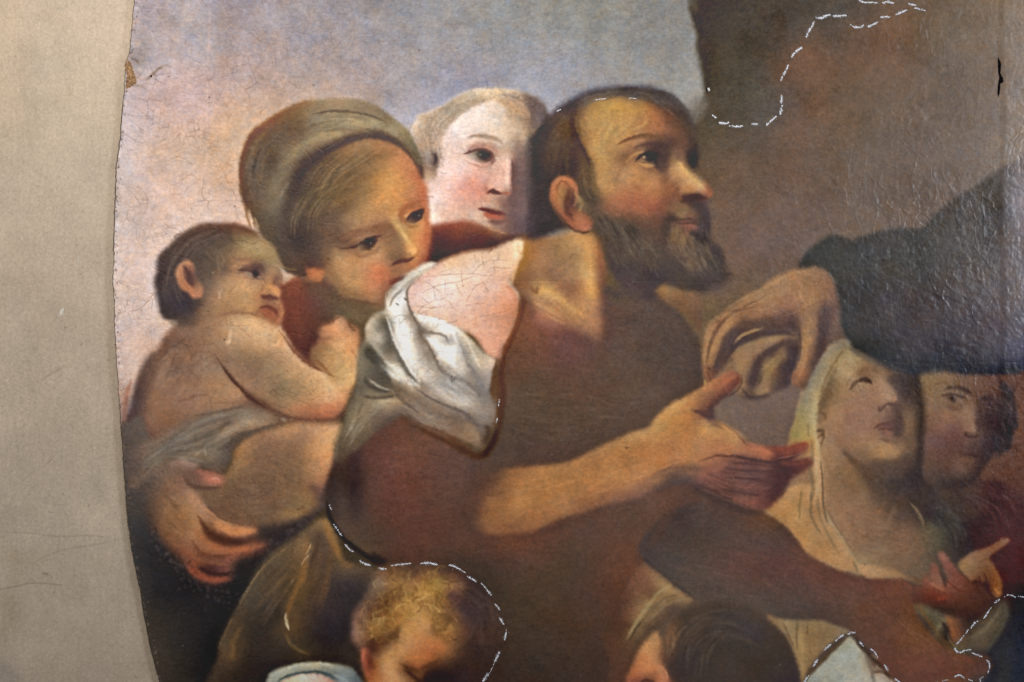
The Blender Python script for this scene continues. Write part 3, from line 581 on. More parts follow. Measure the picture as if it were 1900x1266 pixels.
# brown leather bag shape
R('K', 4, '870,1060 880,960 940,820 1010,680 1080,560 1140,450 1190,360 1270,260 1370,190 1480,120 1580,40 1660,-20 1740,-10 1790,120 1830,250 1880,330 2100,380 2300,600 2400,1300 800,1300''', '''950,900,4f3a22 1000,760,4d3925 1080,650,4e3d28 1150,520,51402b 1250,350,58432a 1350,270,5f4729 1450,180,66482a 1550,110,6e4e2b 1620,30,80592f 1700,30,8c602d 1760,150,7f5628 1700,150,5d4230 1620,150,604228 1550,200,82592b 1500,300,6d4b28 1430,400,5b4128 1350,500,4b3a26 1250,600,43352a 1250,800,33281f 1350,700,3c2f22 1150,900,332820 1100,1050,33271d 1000,1050,4c3520 950,1100,473220 1250,1050,2f2520 1450,1000,3a2d20 1400,850,53391f 1400,700,583e22 1480,550,63441f 1530,430,75501f 1560,350,6f4d25 1650,300,5e4330 1750,300,5d4027 1850,330,6a4a28 1800,420,4b382b 1650,500,4b3524 1600,700,3f2c20 1700,700,33262a 1800,600,352a28 1600,900,33261f 1750,950,2a2122 1500,1000,44331f 1550,1030,443220 1900,500,33292c 1950,700,2b2527 1850,1050,33281f 1000,1200,33261c 1300,1200,2e241c''', part='painted_woman/cloth', sat=.72)
K('K', '1010,700 1080,580 1180,420 1300,290 1440,190', 2, '80643c', .5)
K('K', '1040,620 1130,480 1230,340', 1.2, '8d744a', .5)
K('K', '880,1000 900,930 980,760', 2, '70502c', .6)
K('K', '980,1080 990,950 1050,820', 5, '70502c', .4)
K('K', '1550,270 1580,210 1590,180', '1/1.6/1', 'c6a070', .8)
K('K', '1520,345 1550,300 1580,265', 1.3, 'd9c59c', .8)
K('K', '1440,490 1450,460', 1.3, 'a08a60', .6)
K('K', '1395,715 1400,780 1420,850', '1.5/3.6/1.2', 'a8a07c', .85)
K('K', '1400,880 1430,950 1500,1010 1580,1040', '3/4/4/2', '6a4f2c', .6)
K('K', '1560,130 1550,250 1530,420 1470,560 1420,680 1400,800', '5/6/7/6/5/4', '80562a', .5)
K('K', '1700,0 1740,100 1780,200 1830,310', '4/7/7/5', '8f6029', .5)
K('K', '1850,330 1900,350 1920,340', 5, '77502c', .5)
K('K', '1230,560 1400,420 1500,280', 14, '5b442b', .3)
HAIR('K', '1100,600 1250,400 1450,220', '1200,900 1400,600 1520,400', 60, 2.5, '6e5030/33281f/5a4128', .25, 3, seed=13)
HAIR('K', '1650,60 1600,300 1480,700', '1750,200 1760,420 1600,900', 60, 3, '6e4a28/3a2a22/5a3c24', .25, 3, seed=14)
# head-scarf edge, bottom
R('L', 2.5, '-440,1300 -420,1200 -330,1150 -200,1120 -60,1105 60,1110 170,1130 240,1160 290,1220 340,1290 300,1400 -300,1400''', '''-400,1250,7d8678 -330,1180,8a917f -200,1135,8d9380 -60,1120,a09f83 60,1125,8f917c 150,1150,707d78 220,1180,5c6d72 260,1230,56656c 300,1270,4b5a62 0,1170,6e7a72 100,1190,5f6f74 -150,1170,7a8072 -280,1210,7f8570 100,1250,6f7b80 150,1230,78858a''', part='painted_kneeling_child/collar', sat=.7, tint=(1.02, 1, .97))
R('L', 2.5, '-360,1300 -290,1240 -200,1205 -60,1195 30,1215 100,1260 130,1320 -100,1400 -300,1400', '''-250,1250,c9a890 -150,1230,d6b09b -60,1230,cfa698 30,1250,bb8a78 -300,1280,b89a86 80,1280,ab7a68''', part='painted_kneeling_child/shoulder')
K('L', '-370,1260 -290,1215 -200,1190 -60,1180 40,1195 110,1240', '2/3/3/3/4/3', '39464c', .7)
K('L', '-330,1160 -180,1122 -60,1112 80,1125', 3, 'b5b498', .4)
K('L', '90,1200 150,1230 200,1270', 3, '98a39e', .4)

# ---------------- bearded man: tunic and dark ground round him
R('0', 3, '960,440 1000,440 1110,500 1140,560 1215,545 1235,555 1262,580 1285,612 1298,640 1304,690 1310,730 1290,800 1300,950 1230,1000 1200,1040 1180,1070 1162,1100 1153,1130 1155,1190 1162,1300 1150,1560 800,1560 880,1300 930,1180 905,1110 860,1060 800,1046 720,1048 660,1020 620,975 608,940 606,900 618,860 650,800 700,770 760,770 820,790 890,840 922,790 925,720 925,660 955,600 975,540''', '''1000,600,6a4434 960,640,5c4030 950,680,513a2f 1000,650,5d3f33 1050,650,54393a 1100,660,4d3a34 1000,700,4c3a2c 950,750,45382c 1100,720,4a372c 1130,600,4d3a35 1150,640,4b3d37 1200,600,463c39 1150,560,51423c 1200,680,463a33 1250,620,453b38 1280,680,433938 1270,740,42362f 1200,740,493c35 1200,800,453830 1100,760,493a30 1000,790,44372e 1100,820,42352e 1000,840,40322d 920,850,433731 870,860,4a3936 760,830,593c30 720,850,553630 800,860,553a32 720,920,50322c 800,920,4e362e 860,900,483733 760,980,4b3029 850,960,45302b 700,980,43322a 690,900,4a342e 660,900,2f2320 640,940,3c3330 640,980,41352e 680,1020,43372c 760,1020,452d26 720,1030,3c2a22 850,1000,452e27 850,1040,352a24 900,1000,4a2f28 950,990,5a3828 1000,990,52352a 1050,1000,45342c 950,1040,42302a 1100,1000,43312a 1180,960,45342c 1220,930,50392e 1200,880,453736 1150,950,49362e 1050,1060,3a2e24 950,1100,33291f 1000,1150,372b22 1100,1100,3b2b26 1080,1180,37281f 1150,1060,4b3022 1140,1120,402a1f 1130,1200,33251f 1000,1230,2b2420 900,1050,352b25 940,1200,30261f 1100,1250,2e231f 950,1260,2b221f 1190,1010,4d3326 1240,960,453028''', part='painted_man/tunic', tint=(1.15, 1.07, .99))
HAIR('O', '250,200 600,250 1000,300 1300,450', '250,600 700,750 1100,650 1400,550', 170, 1.6, '5b4a3e/3a2f2a/66524a/4a3d34/6d5a4a', 0.17, 2, lo=.2, seed=15)
HAIR('O', '350,100 800,80 1200,250 1700,200', '400,400 900,450 1300,500 1700,350', 170, 1.6, '5d4c40/3c322e/66503f/594137', 0.17, 2, lo=.2, seed=16)
HAIR('M', '650,700 900,650 1200,800 1420,1100', '650,1100 900,1150 1100,1200 1400,1250', 150, 1.6, '5a4c46/3b3334/63544b/4d4038', 0.17, 2, lo=.2, seed=17)
HAIR('M', '20,900 300,950 600,1100 900,1150', '20,1250 300,1260 600,1300 900,1300', 120, 1.6, '6b4a3e/44352c/5c4a3c/6b5a4a', 0.15, 2, lo=.2, seed=18)
HAIR('I', '520,660 800,680 1100,760 1250,860', '500,1250 700,1260 1000,1200 1100,1000', 190, 1.6, '5e3f34/3f2a25/684438/543d36', 0.17, 2, lo=.25, seed=19)
HAIR('L', '600,150 1000,200 1500,150 1900,180', '700,260 1200,300 1500,280 1900,300', 120, 1.6, '5a3428/33261f/4f3a2c', 0.15, 2, lo=.2, seed=20)
HAIR('L', '1200,320 1500,300 1900,350', '1450,1200 1700,1240 1900,1200', 160, 2, '4a3b2c/2a2220/413226/33291f', 0.15, 2, lo=.2, seed=21)
K('0', '620,860 640,820 680,790 720,768', '8/12/12/10', '3b2e30', .7)
K('0', '625,880 615,920 625,960', '8/14/10', '2f2523', .6)
K('0', '668,800 660,860 662,960', '9/14/16', '30242a', .5)
K('0', '608,930 614,960 640,1000 680,1030 708,1048', '4/5/5/6/4', '1d1611', .8)
K('0', '690,1030 715,1042', 8, '1c1410', .7)
K('0', '700,776 740,772 790,790 830,805 870,836', '4/6/7/7/6', '5d3619', .6)
K('0', '835,812 870,838 890,845 915,822 930,780 935,740 930,690', '3/5/6/6/5/5/4', '432a18', .8)
K('0', '925,690 924,740 918,790', '3/5/5', '54321b', .7)
K('0', '948,480 955,520 970,560 960,600 945,640 930,670', '3/4/7/6/5/4', '5c3215', .6)
# neck and chest in light
R('M', 5, '-30,220 60,190 180,175 330,140 420,110 480,140 600,140 640,250 680,400 680,480 665,620 665,800 662,950 640,1010 560,960 440,900 330,900 220,890 150,850 100,720 20,600 -30,560 -60,400''', '''40,220,a8743a 150,220,94653c 80,330,9a6838 200,300,a0704a 60,420,90623a 300,300,9a744c 400,150,ad7c48 450,200,b98a52 550,200,b98248 450,300,a07a50 530,280,bc8c54 600,350,a9713f 400,380,94714f 550,400,c09256 620,450,9d6a42 150,400,9e7048 300,420,90684a 100,500,8b6040 250,490,8a6446 400,500,9a7350 450,520,94694a 550,500,c2955a 640,520,83583d 60,560,8f5f38 200,570,c09355 270,600,c39455 330,560,946646 430,600,8f6446 600,600,b5803f 500,620,a8774c 650,620,8a5a3e 130,630,aa7544 250,650,b88550 350,700,a97a4c 450,700,a8784c 600,700,a8754c 650,750,7d5844 150,760,9b6145 250,780,a36c48 350,770,a57346 450,800,a87648 550,780,a9764c 620,850,a06d48 200,850,8d5744 330,860,845443 450,870,8d6046 560,900,8e6348 640,920,83583f 80,650,7a5a44 120,740,7a5342 620,980,6f4d3c''', part='painted_man/neck')
K('M', '150,560 230,610 330,650 420,720 500,780', '4/8/8/7/5', 'c79a5c', .5)
K('M', '540,200 560,350 570,500 560,620', '6/8/9/6', 'c8995a', .4)
K('M', '640,200 660,350 690,460', '4/6/6', '8a5640', .5)
K('M', '100,560 140,600 160,560', 4, '6a4634', .5)
K('M', '400,360 430,300 490,320', .8, '6a4e38', .6)
HAIR('M', '60,600 250,620 450,850', '100,700 250,820 420,880', 60, 2, 'b98755/8d5e40/c39a60', .3, 2.5, seed=22)
# pale shoulder
R('H', 3, '800,262 880,225 980,190 1070,175 1180,165 1250,135 1310,110 1400,100 1410,150 1400,220 1360,290 1330,350 1300,400 1340,450 1375,520 1370,610 1350,700 1310,780 1270,850 1240,940 1200,930 1150,900 1100,820 1040,760 960,720 840,670 740,640 640,610 600,560 590,500 600,430 680,350''', '''880,260,d9b28e 960,220,d0a680 1100,190,d8b08c 950,290,e2b996 1100,240,e3c0a2 1200,180,dcb795 1350,130,e8c9a4 1380,170,edd0a8 1300,180,e0b894 1350,230,e6c29c 1250,260,e4bd9d 1300,320,dfb08e 1200,330,e2b9a0 1050,320,e9cbb5 900,350,ecd2c0 800,300,e2b6a0 720,350,e3b5a2 650,420,e5b8a8 620,500,e6bfb0 750,420,e8cbbc 850,420,ecd3c4 950,400,e9c8b6 1050,420,e6c0ab 1200,420,e4b79f 1280,430,dfa789 1330,480,d29275 750,550,e9c9b8 850,530,e9cdbf 1000,520,e5bca8 1150,520,dfab90 1280,540,d3906c 1350,560,c07a55 800,620,e4bfa6 650,580,e2bda8 900,650,e3b598 1050,620,e0b098 1150,620,dba284 1280,650,cb8a68 1340,680,b87a58 1000,700,e0ae92 1150,720,dca284 1250,740,cd8f6e 1100,800,d99c7e 1200,820,d89878 1270,820,bf8468 1200,900,cf9274 1230,920,b8806a''', part='painted_man/shoulder', rough=.4)
K('H', '1395,110 1375,160 1390,210 1360,270 1340,350 1335,400', '4/5/4/5/5/4', 'ddb080', .7)
K('H', '1420,110 1420,200 1400,280 1360,380', '4/7/7/6', '9a6b30', .6)
K('H', '1290,420 1335,470 1365,560', '3/4/3', 'c07a55', .5)
K('H', '1380,520 1385,600 1360,700 1310,800 1265,900', '3/3/3/3/3', '7a4526', .8)
K('H', '800,265 900,215 1000,180 1180,160 1300,105', 2, '9b6848', .5)
K('H', '1200,160 1160,190', 1.2, '6a4434', .6)
# white shirt over the upper arm
R('I', 3, '400,60 420,0 470,-40 560,-80 860,-60 960,-60 1060,-60 1140,0 1200,60 1280,90 1340,110 1370,100 1360,160 1340,200 1335,300 1370,380 1370,500 1330,600 1310,680 1260,740 1200,700 1100,660 1000,630 900,600 800,580 720,510 640,550 560,590 500,640 420,720 330,780 260,830 240,740 260,640 300,560 320,450 370,330 390,200''', '''430,100,77705c 420,200,6f6755 430,300,665b4c 500,330,756850 600,330,665845 400,400,6d604c 350,480,70654e 320,600,6a5d48 280,720,5d4c38 270,780,52402f 400,620,64553f 450,540,786850 500,470,80705a 450,450,85745a 560,420,9c8a6e 640,400,9d8464 680,400,94795c 550,500,6c5a4c 640,470,6e5d50 700,470,6a5a52 750,520,5d4a43 800,450,77655a 850,550,70594c 950,520,775f50 1050,560,78604f 1150,600,7a624e 1200,640,84694f 1250,690,6a5444 1290,620,564840 1200,520,76665a 1100,480,7a6a5f 1000,420,877666 900,400,836f5e 800,350,84705c 720,300,7c6852 650,300,6a5c4a 500,100,5a5344 480,60,5a5446 520,200,575044 560,250,544c42 600,200,665e50 560,150,7d7664 600,120,a39a88 640,150,bdb6a6 700,200,cbc2b2 740,240,cfc6b4 800,290,cbbfa8 650,220,948874 640,50,98907f 720,100,877c6c 780,200,7c7060 830,270,7d7062 700,60,a79e90 740,20,d9d6cf 760,100,cfccc6 820,100,cfcbc5 850,200,c4beb6 950,250,bab3ab 1000,330,aaa39c 1100,350,b0aba2 1100,420,a09a92 1200,450,968c82 1250,520,84786f 1300,450,82766e 1300,300,77706c 1250,350,8a847e 1200,250,9a948c 1150,200,a39d95 1000,200,a8a096 950,150,bdb6ac 900,80,e3e1de 1000,60,eeeeec 1080,100,d6d4d0 1100,150,c4c1ba 1150,100,b0a89b 1200,150,a79f92 1280,180,a49a90 1320,150,a79488 1200,50,cfc3b0 1250,110,c9b8a6 1300,230,90867e 1320,550,6a5c54''', part='painted_man/shirt', sat=.85, tint=(1.03, 1, .955))
# upper part of the shirt
R('H', 2.2, '310,760 300,720 320,670 350,630 400,600 440,590 440,520 455,470 500,410 560,360 640,310 720,260 770,250 800,262 760,300 700,350 630,400 600,440 590,500 600,560 640,610 720,640 820,660 880,690 940,710 1000,760 1060,810 1130,880 1200,930 1220,980 1170,1010 1180,1100 1100,1200 700,1100 560,1100 400,1000 300,900''', '''340,700,b3a994 340,760,a59c8a 400,660,8b8372 380,720,7a7568 420,750,96928a 400,820,a39e93 440,640,6f6856 470,720,5f5a50 460,800,57534a 500,850,6a645a 420,900,7d7565 350,860,554f42 380,950,4f4a40 460,430,8f8676 460,560,d6d3ca 455,620,c4b9a0 490,450,a59d92 520,400,b3aca0 600,350,bdb5a5 700,300,c9c2b4 760,260,cfc6b4 620,390,9b8f80 560,440,c9c6c0 520,520,dfe0e0 570,550,d9d9d8 480,590,e4e4e2 540,620,f2f2f1 600,600,b0a699 520,700,f4f4f4 590,700,eceae7 630,650,8d8073 560,800,dcdad6 530,800,efefee 620,780,d9d6d2 560,900,e4e2de 650,880,cfcac4 700,1000,c6c2bc 620,1000,cbc6be 580,960,d0ccc5 750,1050,b7b1aa 660,1060,c9c0b0 540,950,6f675a 600,1060,776d60 640,1100,807466 500,980,c9c3b5 540,1060,c9c2b4 470,960,a59c8a 480,1050,897f6c 690,740,6b5f55 740,800,8a7f74 780,900,8d8378 660,620,e6dfd2 700,650,f3f1ee 760,680,eceae6 840,700,efeeec 900,740,ecebe9 750,740,a89d90 820,760,c9c3bb 870,800,8a8580 860,770,e9e8e6 760,800,f4f4f4 850,870,f5f5f5 930,850,e6e5e2 900,930,eff0f0 820,900,f0f0f0 800,950,a9a299 870,1000,989088 950,1000,c9c5be 960,900,c3bdb4 980,800,b0a595 1000,780,d0c3ae 1050,850,b5a994 1020,900,a0978c 1040,1000,958c82 1100,900,a79b88 1150,950,bba893 1180,980,b8a393 1100,1050,8a8178 1150,1080,8a807a 1060,940,cbbda5''', part='painted_man/shirt', sat=.85, tint=(1.03, 1, .955))
# crease accents
K('H', '800,262 740,280 640,350 560,410 500,480 470,560 475,640', '2/4/4/3/3/3/2', 'd9d3c6', .55)
K('H', '560,450 500,500 470,570', '2/3/2', '8d8374', .7)
K('H', '640,400 600,440 590,500 610,580 640,640 680,710 710,780 750,860 800,950 840,1010', '2/2.5/3/3/3.5/4/4/3.5/3/2', '7c6e60', .8)
K('H', '455,640 475,720 510,820 560,920 610,1010 680,1100', '2.5/3/3.5/3.5/3.5/3', 'e9e5dc', .8)
K('H', '440,660 460,740 490,830 540,930 590,1020 650,1100', '4/6/6/5/5/4', '655e53', .75)
K('H', '640,620 700,640 790,660 860,690 910,740 940,810', '3/4/4/4/4/4', 'f6f6f5', .7)
K('H', '690,720 760,750 820,760 860,780 880,820', '2/3/3/3/2', '8a7f76', .8)
K('H', '720,770 800,850 880,920 930,990', '5/7/8/3', 'f7f7f7', .6)
K('H', '930,720 960,800 950,900 940,1000', '3/4/4/2', 'c3bcb0', .7)
K('H', '980,750 1030,830 1070,920 1110,1000', '3/3/3/2', 'd2c4ac', .7)
K('H', '960,800 1000,900 1060,990 1120,1080', '3/5/6/5', '8f867c', .5)
K('H', '300,860 320,900 380,1000 430,1080', '2/4/5/3', '4b463c', .6)
K('H', '440,960 520,1010 600,1080 680,1130', '3/5/5/2', 'd6d1c5', .7)
K('H', '310,700 320,780 380,860 450,960', '4/5/5/4', 'aba290', .5)
K('I', '560,140 620,200 700,240 790,290', '3/5/6/3', 'd2cabb', .7)
K('I', '440,40 500,70 560,130 590,200 640,300', '3/6/7/6/4', '4b463d', .6)
K('I', '440,240 480,280 540,310 620,330', '3/6/5/2', '49423a', .8)
K('I', '480,240 560,300 630,320', '2/3/2', 'aaa18c', .6)
K('I', '430,360 520,375 620,365 680,350', '3/4/4/3', '514639', .7)
K('I', '600,420 540,430 450,460 380,540 340,620', '4/5/5/5/3', '8f7d62', .5)
K('I', '550,405 640,395 690,395', 4, 'b09a76', .6)
K('I', '640,300 720,400 850,470 1000,500 1100,520', '3/4/4/4/2', '5f5148', .45)
K('I', '790,300 900,370 1050,440 1150,480 1250,570 1300,610', '2/2.5/3/4/6/6', '5f5450', .75)
K('I', '930,90 980,180 1060,230 1150,260 1220,330 1290,420', '2/3/4/5/7/6', '6f6865', .6)
K('I', '1150,110 1220,200 1270,300 1300,400', '3/5/6/5', '77706d', .5)
K('I', '860,120 900,200 960,280 1050,370 1150,430', '8/11/12/9/5', 'c6c1ba', .45)
K('I', '1150,560 1220,620 1250,680', '6/8/4', '8f765a', .5)
K('I', '1290,560 1320,600 1290,700', '5/7/5', '3c2c22', .6)
K('I', '700,490 780,540 880,570 1000,620 1100,680 1220,760', '3/4/5/5/5/5', '5c3e2c', .6)
K('I', '640,310 680,400 780,460', '2/3/2', '958369', .4)
K('I', '280,560 250,680 245,800', 4, '827358', .4)
HAIR('I', '700,300 900,450 1150,580', '650,420 850,540 1150,660', 50, 2.5, '94806a/66564a/a58d70', .3, 2, seed=23)
HAIR('I', '850,200 1000,330 1250,480', '1000,100 1150,250 1300,400', 50, 2.5, 'c3bdb4/8d8780/a9a29a', .3, 2, seed=24)
HAIR('I', '400,350 380,480 280,700', '640,420 450,560 320,760', 50, 2, '94836a/5c4e3d/7c6c54', .3, 2, seed=25)
# red-brown edge left by old retouching beside the shirt
K('I', '1375,100 1360,200 1350,300 1360,400', '3/5/6/5', '5c3a20', .8)
K('I', '1430,60 1410,200 1420,350 1400,450 1390,560', '3/6/7/6/5', '4d2c18', .7)
K('I', '1390,560 1370,650 1300,760 1230,790 1120,740 1000,670 900,620 800,570 740,560', '5/7/8/7/6/5/5/5/4', '472a13', .6)
K('I', '1375,600 1340,700 1280,780', '5/7/5', '2b1c12', .6)
# ---------------- bearded man: head
R('D', 4, '70,900 80,700 90,560 95,470 140,400 200,330 280,250 400,180 500,120 600,95 720,88 860,85 960,85 1060,110 1140,150 1200,210 1260,280 1290,380 1300,470 1325,570 1320,640 1310,700 1350,760 1400,820 1418,880 1390,920 1390,980 1410,1080 1410,1200 1450,1260 1490,1290 1510,1360 1520,1430 1560,1440 1590,1470 1570,1520 1530,1560 1500,1590 1440,1610 1400,1600 1300,1600 1200,1580 1100,1570 1000,1660 800,1600 680,1450 640,1300 560,1150 400,1130 200,1180 80,1200''', '''300,300,5c4a3c 420,240,55463c 500,160,665a50 600,130,60554c 720,110,625850 800,150,5c5048 850,170,64574e 950,120,5a4e48 1000,160,564a44 1100,180,564a44 1180,220,5c4f48 900,130,5c4f49 1050,210,4c3c33 1150,260,4f3e33 1230,320,4c4038 1200,380,54412f 1260,420,493d35 1280,500,4a3a30
150,450,423a36 200,400,44392f 250,450,5b4733 300,400,664f35 330,330,6a5138 400,350,70543a 350,500,604932 280,600,54402e 400,450,63492f 430,550,54392a 380,600,47372c 450,650,55402b 300,700,3f342c 200,650,4a3c2f 150,600,35302f 120,700,302d2e 150,800,3a3432 200,850,3d3630 100,950,3a3436 200,1000,3c3634 300,1080,3e3730 150,1130,3b3634 90,1100,4a3e40 
450,280,7c5f3c 500,260,9b7742 600,220,b0883f 700,200,b78c40 800,220,b58743 900,230,b07f3e 1000,260,a36c3a 1050,300,93603a 1100,350,7c523a 540,350,b89048 650,300,bb9449 750,300,bd954b 850,300,b48a48 950,330,ac7540 1050,380,a06a3e 1130,400,7e5639 600,420,b98f4b 700,400,bb9350 800,380,b98c4a 900,400,b17d45 1000,410,a26d3e 1150,450,704c38 540,450,b08645 480,350,a07a44 470,450,856339 520,560,ad8344 600,550,bb914b 680,500,b48b4a 750,550,ae8348 640,650,b88e47 700,700,a9804a 560,650,a77e3f 600,760,b58a44 650,850,b78643 750,800,b5844a 560,780,9a7340 800,700,b58a50 850,650,b08046 900,700,ac7c48 720,780,a47a48
780,600,7c5b3c 900,500,a87848 850,560,8b6542 950,560,54413a 1050,540,453735 1000,620,3a3031 1080,600,4c3b38 1100,500,4a3833 1150,520,5a4237 1030,680,54403a 1090,650,6b4e3a 1120,600,97703f 1150,560,a0754a 1180,640,bd9252 1220,700,c09454 1270,760,c49656 1330,820,d0a262 1150,700,b58648 1100,700,a77a4a 1200,780,b27f48 1280,850,b6804a 1350,860,bf7f4c 1390,870,a0623f 1200,850,a87545 1180,600,a87a50 1230,620,6f5238 1260,640,3d332c 1290,600,332c2c 1280,670,38302c 1200,520,63483a 1250,560,4a3a34
900,800,b07c44 1000,750,b07a44 1050,800,a9713f 1100,800,9a663c 1150,840,86583a 1000,880,ad7243 950,880,a86c40 850,870,a86a40 750,900,a76c40 800,940,a4633f 900,950,9c5c3c 1000,960,98583a 1100,920,8e563c 1150,960,9c6f42 1200,980,8a6a40 1200,1020,8b6b42 1280,1000,7a5a3a 1200,930,6e4a36 1260,900,4c3530 1330,930,50383a 1300,980,54403a 1380,960,504046 1340,1050,453a3c 1100,1060,5a4233 1130,1040,4a3a32 1200,1070,6a4436 1250,1050,7c4e3c 1230,1100,8a5540 1280,1120,84523e 1160,1120,86643c 1180,1150,7a5a3c 1250,1180,7c5c3e 1100,1120,51403a 1300,1170,4a3a34 1380,1200,443a3a
550,900,4d4030 600,960,66503c 700,1000,8f5c3c 800,1010,905a3c 900,1020,8a5a3c 1000,1030,7a503a 500,980,6d5838 560,1050,5d4c36 650,1050,65523c 750,1080,5f4a3a 850,1100,5a4636 950,1100,6a4835 1000,1120,66452f 620,1150,554736 700,1200,4d4234 830,1170,463a33 900,1200,5b4636 1000,1200,5d4538 600,1220,5c4a36 700,1300,453b36 800,1250,5b4a38 900,1280,675036 1000,1250,5e4a38 1100,1200,594436 1160,1220,6c5238 1200,1280,7a5d40 1250,1260,8a6a46 1300,1250,745a3e 1380,1260,574638 1300,1330,7a5f40 1200,1350,5a483a 1350,1380,6a5440 1400,1300,413a3a 1450,1320,3c3638 1500,1380,3c3535 1450,1420,46403e 1400,1400,463b36 1550,1470,54443a 1500,1500,4a3e38 1450,1560,5a4a40 1400,1520,4a3e38 1300,1450,544438 1300,1530,3f362f 1200,1450,483c34 1200,1540,4a3b2d 1100,1500,443a34 1000,1400,403838 1000,1500,3c3536 900,1400,443a38 800,1380,42393a 750,1450,453a38 900,1500,433836 850,1580,4a3b38''', part='painted_man/head', c=10, tint=(.99, .95, 1.02), sat=.92)
# hair, ear
HAIR('D', '100,900 120,600 200,400 400,240', '380,900 380,600 400,450 470,280', 110, 2.2, '5b4836/3a332e/62503a/3f362e/6a5640', .22, 2.5, lo=.4, seed=30)
HAIR('D', '380,240 520,150 700,110 950,110 1200,250', '450,260 580,190 750,160 1000,200 1280,400', 110, 1.8, '6e6258/4b413b/5b5048/776b60', .4, 2.5, lo=.25, seed=31)
HAIR('D', '1100,220 1200,330 1250,450', '1220,260 1280,400 1290,560', 50, 1.7, '5e4e40/3b322d/4b3f38', .4, 2, seed=32)
K('D', '430,260 400,350 410,450 470,560 520,640 540,760 560,840', '4/6/7/8/8/8/8', '4d3b2b', .6)
K('D', '410,380 430,440 470,530 510,600 530,680', '1.5/3/4/4/2', '3f2f25', .6)
K('D', '500,330 470,400 500,520 540,620', 3, '9a7340', .4)
K('D', '560,720 560,800 600,880', 6, '6d5636', .4)
HAIR('D', '450,700 480,850 560,950', '540,800 570,900 640,950', 40, 1.5, '5b4933/352d28/6e5838', .4, 2, seed=33)
R('D', 2.2, '238,900 240,830 262,780 300,750 345,743 390,755 425,790 440,850 430,920 445,980 500,1020 540,1060 550,1110 520,1145 470,1150 410,1130 360,1090 310,1020 270,970 248,940', '''270,850,a5653f 300,790,b06f46 350,765,b46e46 400,790,a8633f 425,850,8a5238 265,920,a4663f 330,850,9a7040 320,900,a2723e 350,820,8c5c3e 380,900,66423a 370,950,5e3c38 350,1000,8c5038 320,980,a05f3e 400,1000,7d4a35 420,1040,a8663e 480,1080,b06a48 500,1110,b36a4a 450,1110,a05f40 380,1060,8e5037 420,900,5e4338 520,1070,8a5238''', part='painted_man/ear')
K('D', '300,800 290,860 320,900', 3, '7a4a34', .5)
K('D', '380,800 420,840 420,900', '2/3/2', 'c07f55', .4)
K('D', '340,950 370,1000 400,1030', '4/5/4', '55332e', .6)
K('D', '360,1095 420,1140 480,1158 540,1150', '2/3/3/2', '4f3328', .7)
K('D', '425,870 440,900 450,940', 4, '9a7a4a', .6)
# face features
K('D', '735,515 790,485 860,455 950,445 1050,465 1090,480', '1.5/2.5/3/3/4/5', '755238', .6)
K('D', '760,490 830,460 900,445', 1.3, '5d4032', .5)
K('D', '860,540 900,520 980,510 1060,510', '3/5/8/12', '4a3838', .55)
K('D', '785,660 800,630 830,600 880,560 930,530', '2/3/4/4/3', '7a573e', .35)
K('D', '800,640 850,590 930,560', '2/3/3', 'ab7c50', .5)
K('D', '860,640 910,595 960,580 1020,590 1060,620', '1.5/2.5/3/4/4', '352b2d', .75)
K('D', '925,612 930,602 936,614', '1.4/2/1.4', 'c9b58a', .7)
K('D', '905,634 925,632 945,640', 1.6, 'a88c5c', .5)
K('D', '880,652 930,657 990,650', 2.4, 'b98e5a', .5)
K('D', '960,600 1000,605 1040,615', '6/8/6', '2f282c', .75)
K('D', '900,670 980,680 1030,710', 4, '9d6f44', .45)
K('D', '1040,560 1060,640 1045,720', '10/11/6', '54403a', .45)
K('D', '1150,620 1220,700 1290,770 1340,820', '3/4/4/4', 'cda060', .5)
K('D', '1180,640 1280,750', 1.6, 'd2ae72', .4)
K('D', '1325,815 1355,835', 2.4, 'ddbf88', .45)
K('D', '1240,560 1280,610 1290,680', '5/8/6', '332c2b', .6)
K('D', '1160,840 1170,880 1200,910', 3, '8a5a3a', .5)
K('D', '1190,930 1220,900 1270,890 1330,905 1370,900', '3/6/8/7/3', '4a332f', .65)
K('D', '1400,830 1415,880 1390,900', '2/3/2', '94583a', .7)
K('D', '1000,890 1060,860 1150,830', '8/9/5', '8f5e3a', .4)
K('D', '850,760 900,760 980,800', 7, 'a8753f', .3)
K('D', '1080,1080 1130,1060 1190,1060 1260,1060 1310,1070', '7/6/3/3/3', '41332e', .7)
K('D', '1080,1100 1070,1160 1090,1210', '7/8/5', '463a33', .6)
K('D', '1190,1095 1240,1110 1300,1110', '3/5/4', '9a5c46', .6)
K('D', '1290,930 1340,1000 1360,1100 1380,1180', '8/10/11/8', '423838', .5)
K('D', '1270,1160 1320,1190 1380,1220', '4/7/7', '3a302e', .7)
K('D', '800,1150 850,1180 860,1200', '8/9/6', '40352f', .5)
K('D', '640,960 720,1010 820,1040', '5/6/4', 'a0603f', .45)
K('D', '1220,960 1240,990 1200,1030', 6, 'a0834a', .35)
K('D', '640,250 750,240 900,280', 7, 'bd9148', .4)
K('D', '560,450 580,550 650,640', 5, 'c19a54', .35)
HAIR('D', '520,980 620,1150 700,1350 800,1500', '800,1030 950,1200 1050,1350 1100,1500', 200, 1.6, '66563f/3f3531/5f4f40/53463c/73604a/37302f', .4, 2.5, lo=.25, seed=34)
HAIR('D', '1080,1080 1100,1250 1200,1420 1350,1540', '1380,1000 1400,1200 1480,1350 1520,1500', 170, 1.6, '6a5743/3b3433/56473b/776249/352f30', .4, 2.5, lo=.25, seed=35)
HAIR('D', '600,200 650,350 560,500 620,700', '1000,250 980,350 850,420 750,500', 60, 2, 'caa15a/a87d42/c49a50', .25, 3, seed=36)
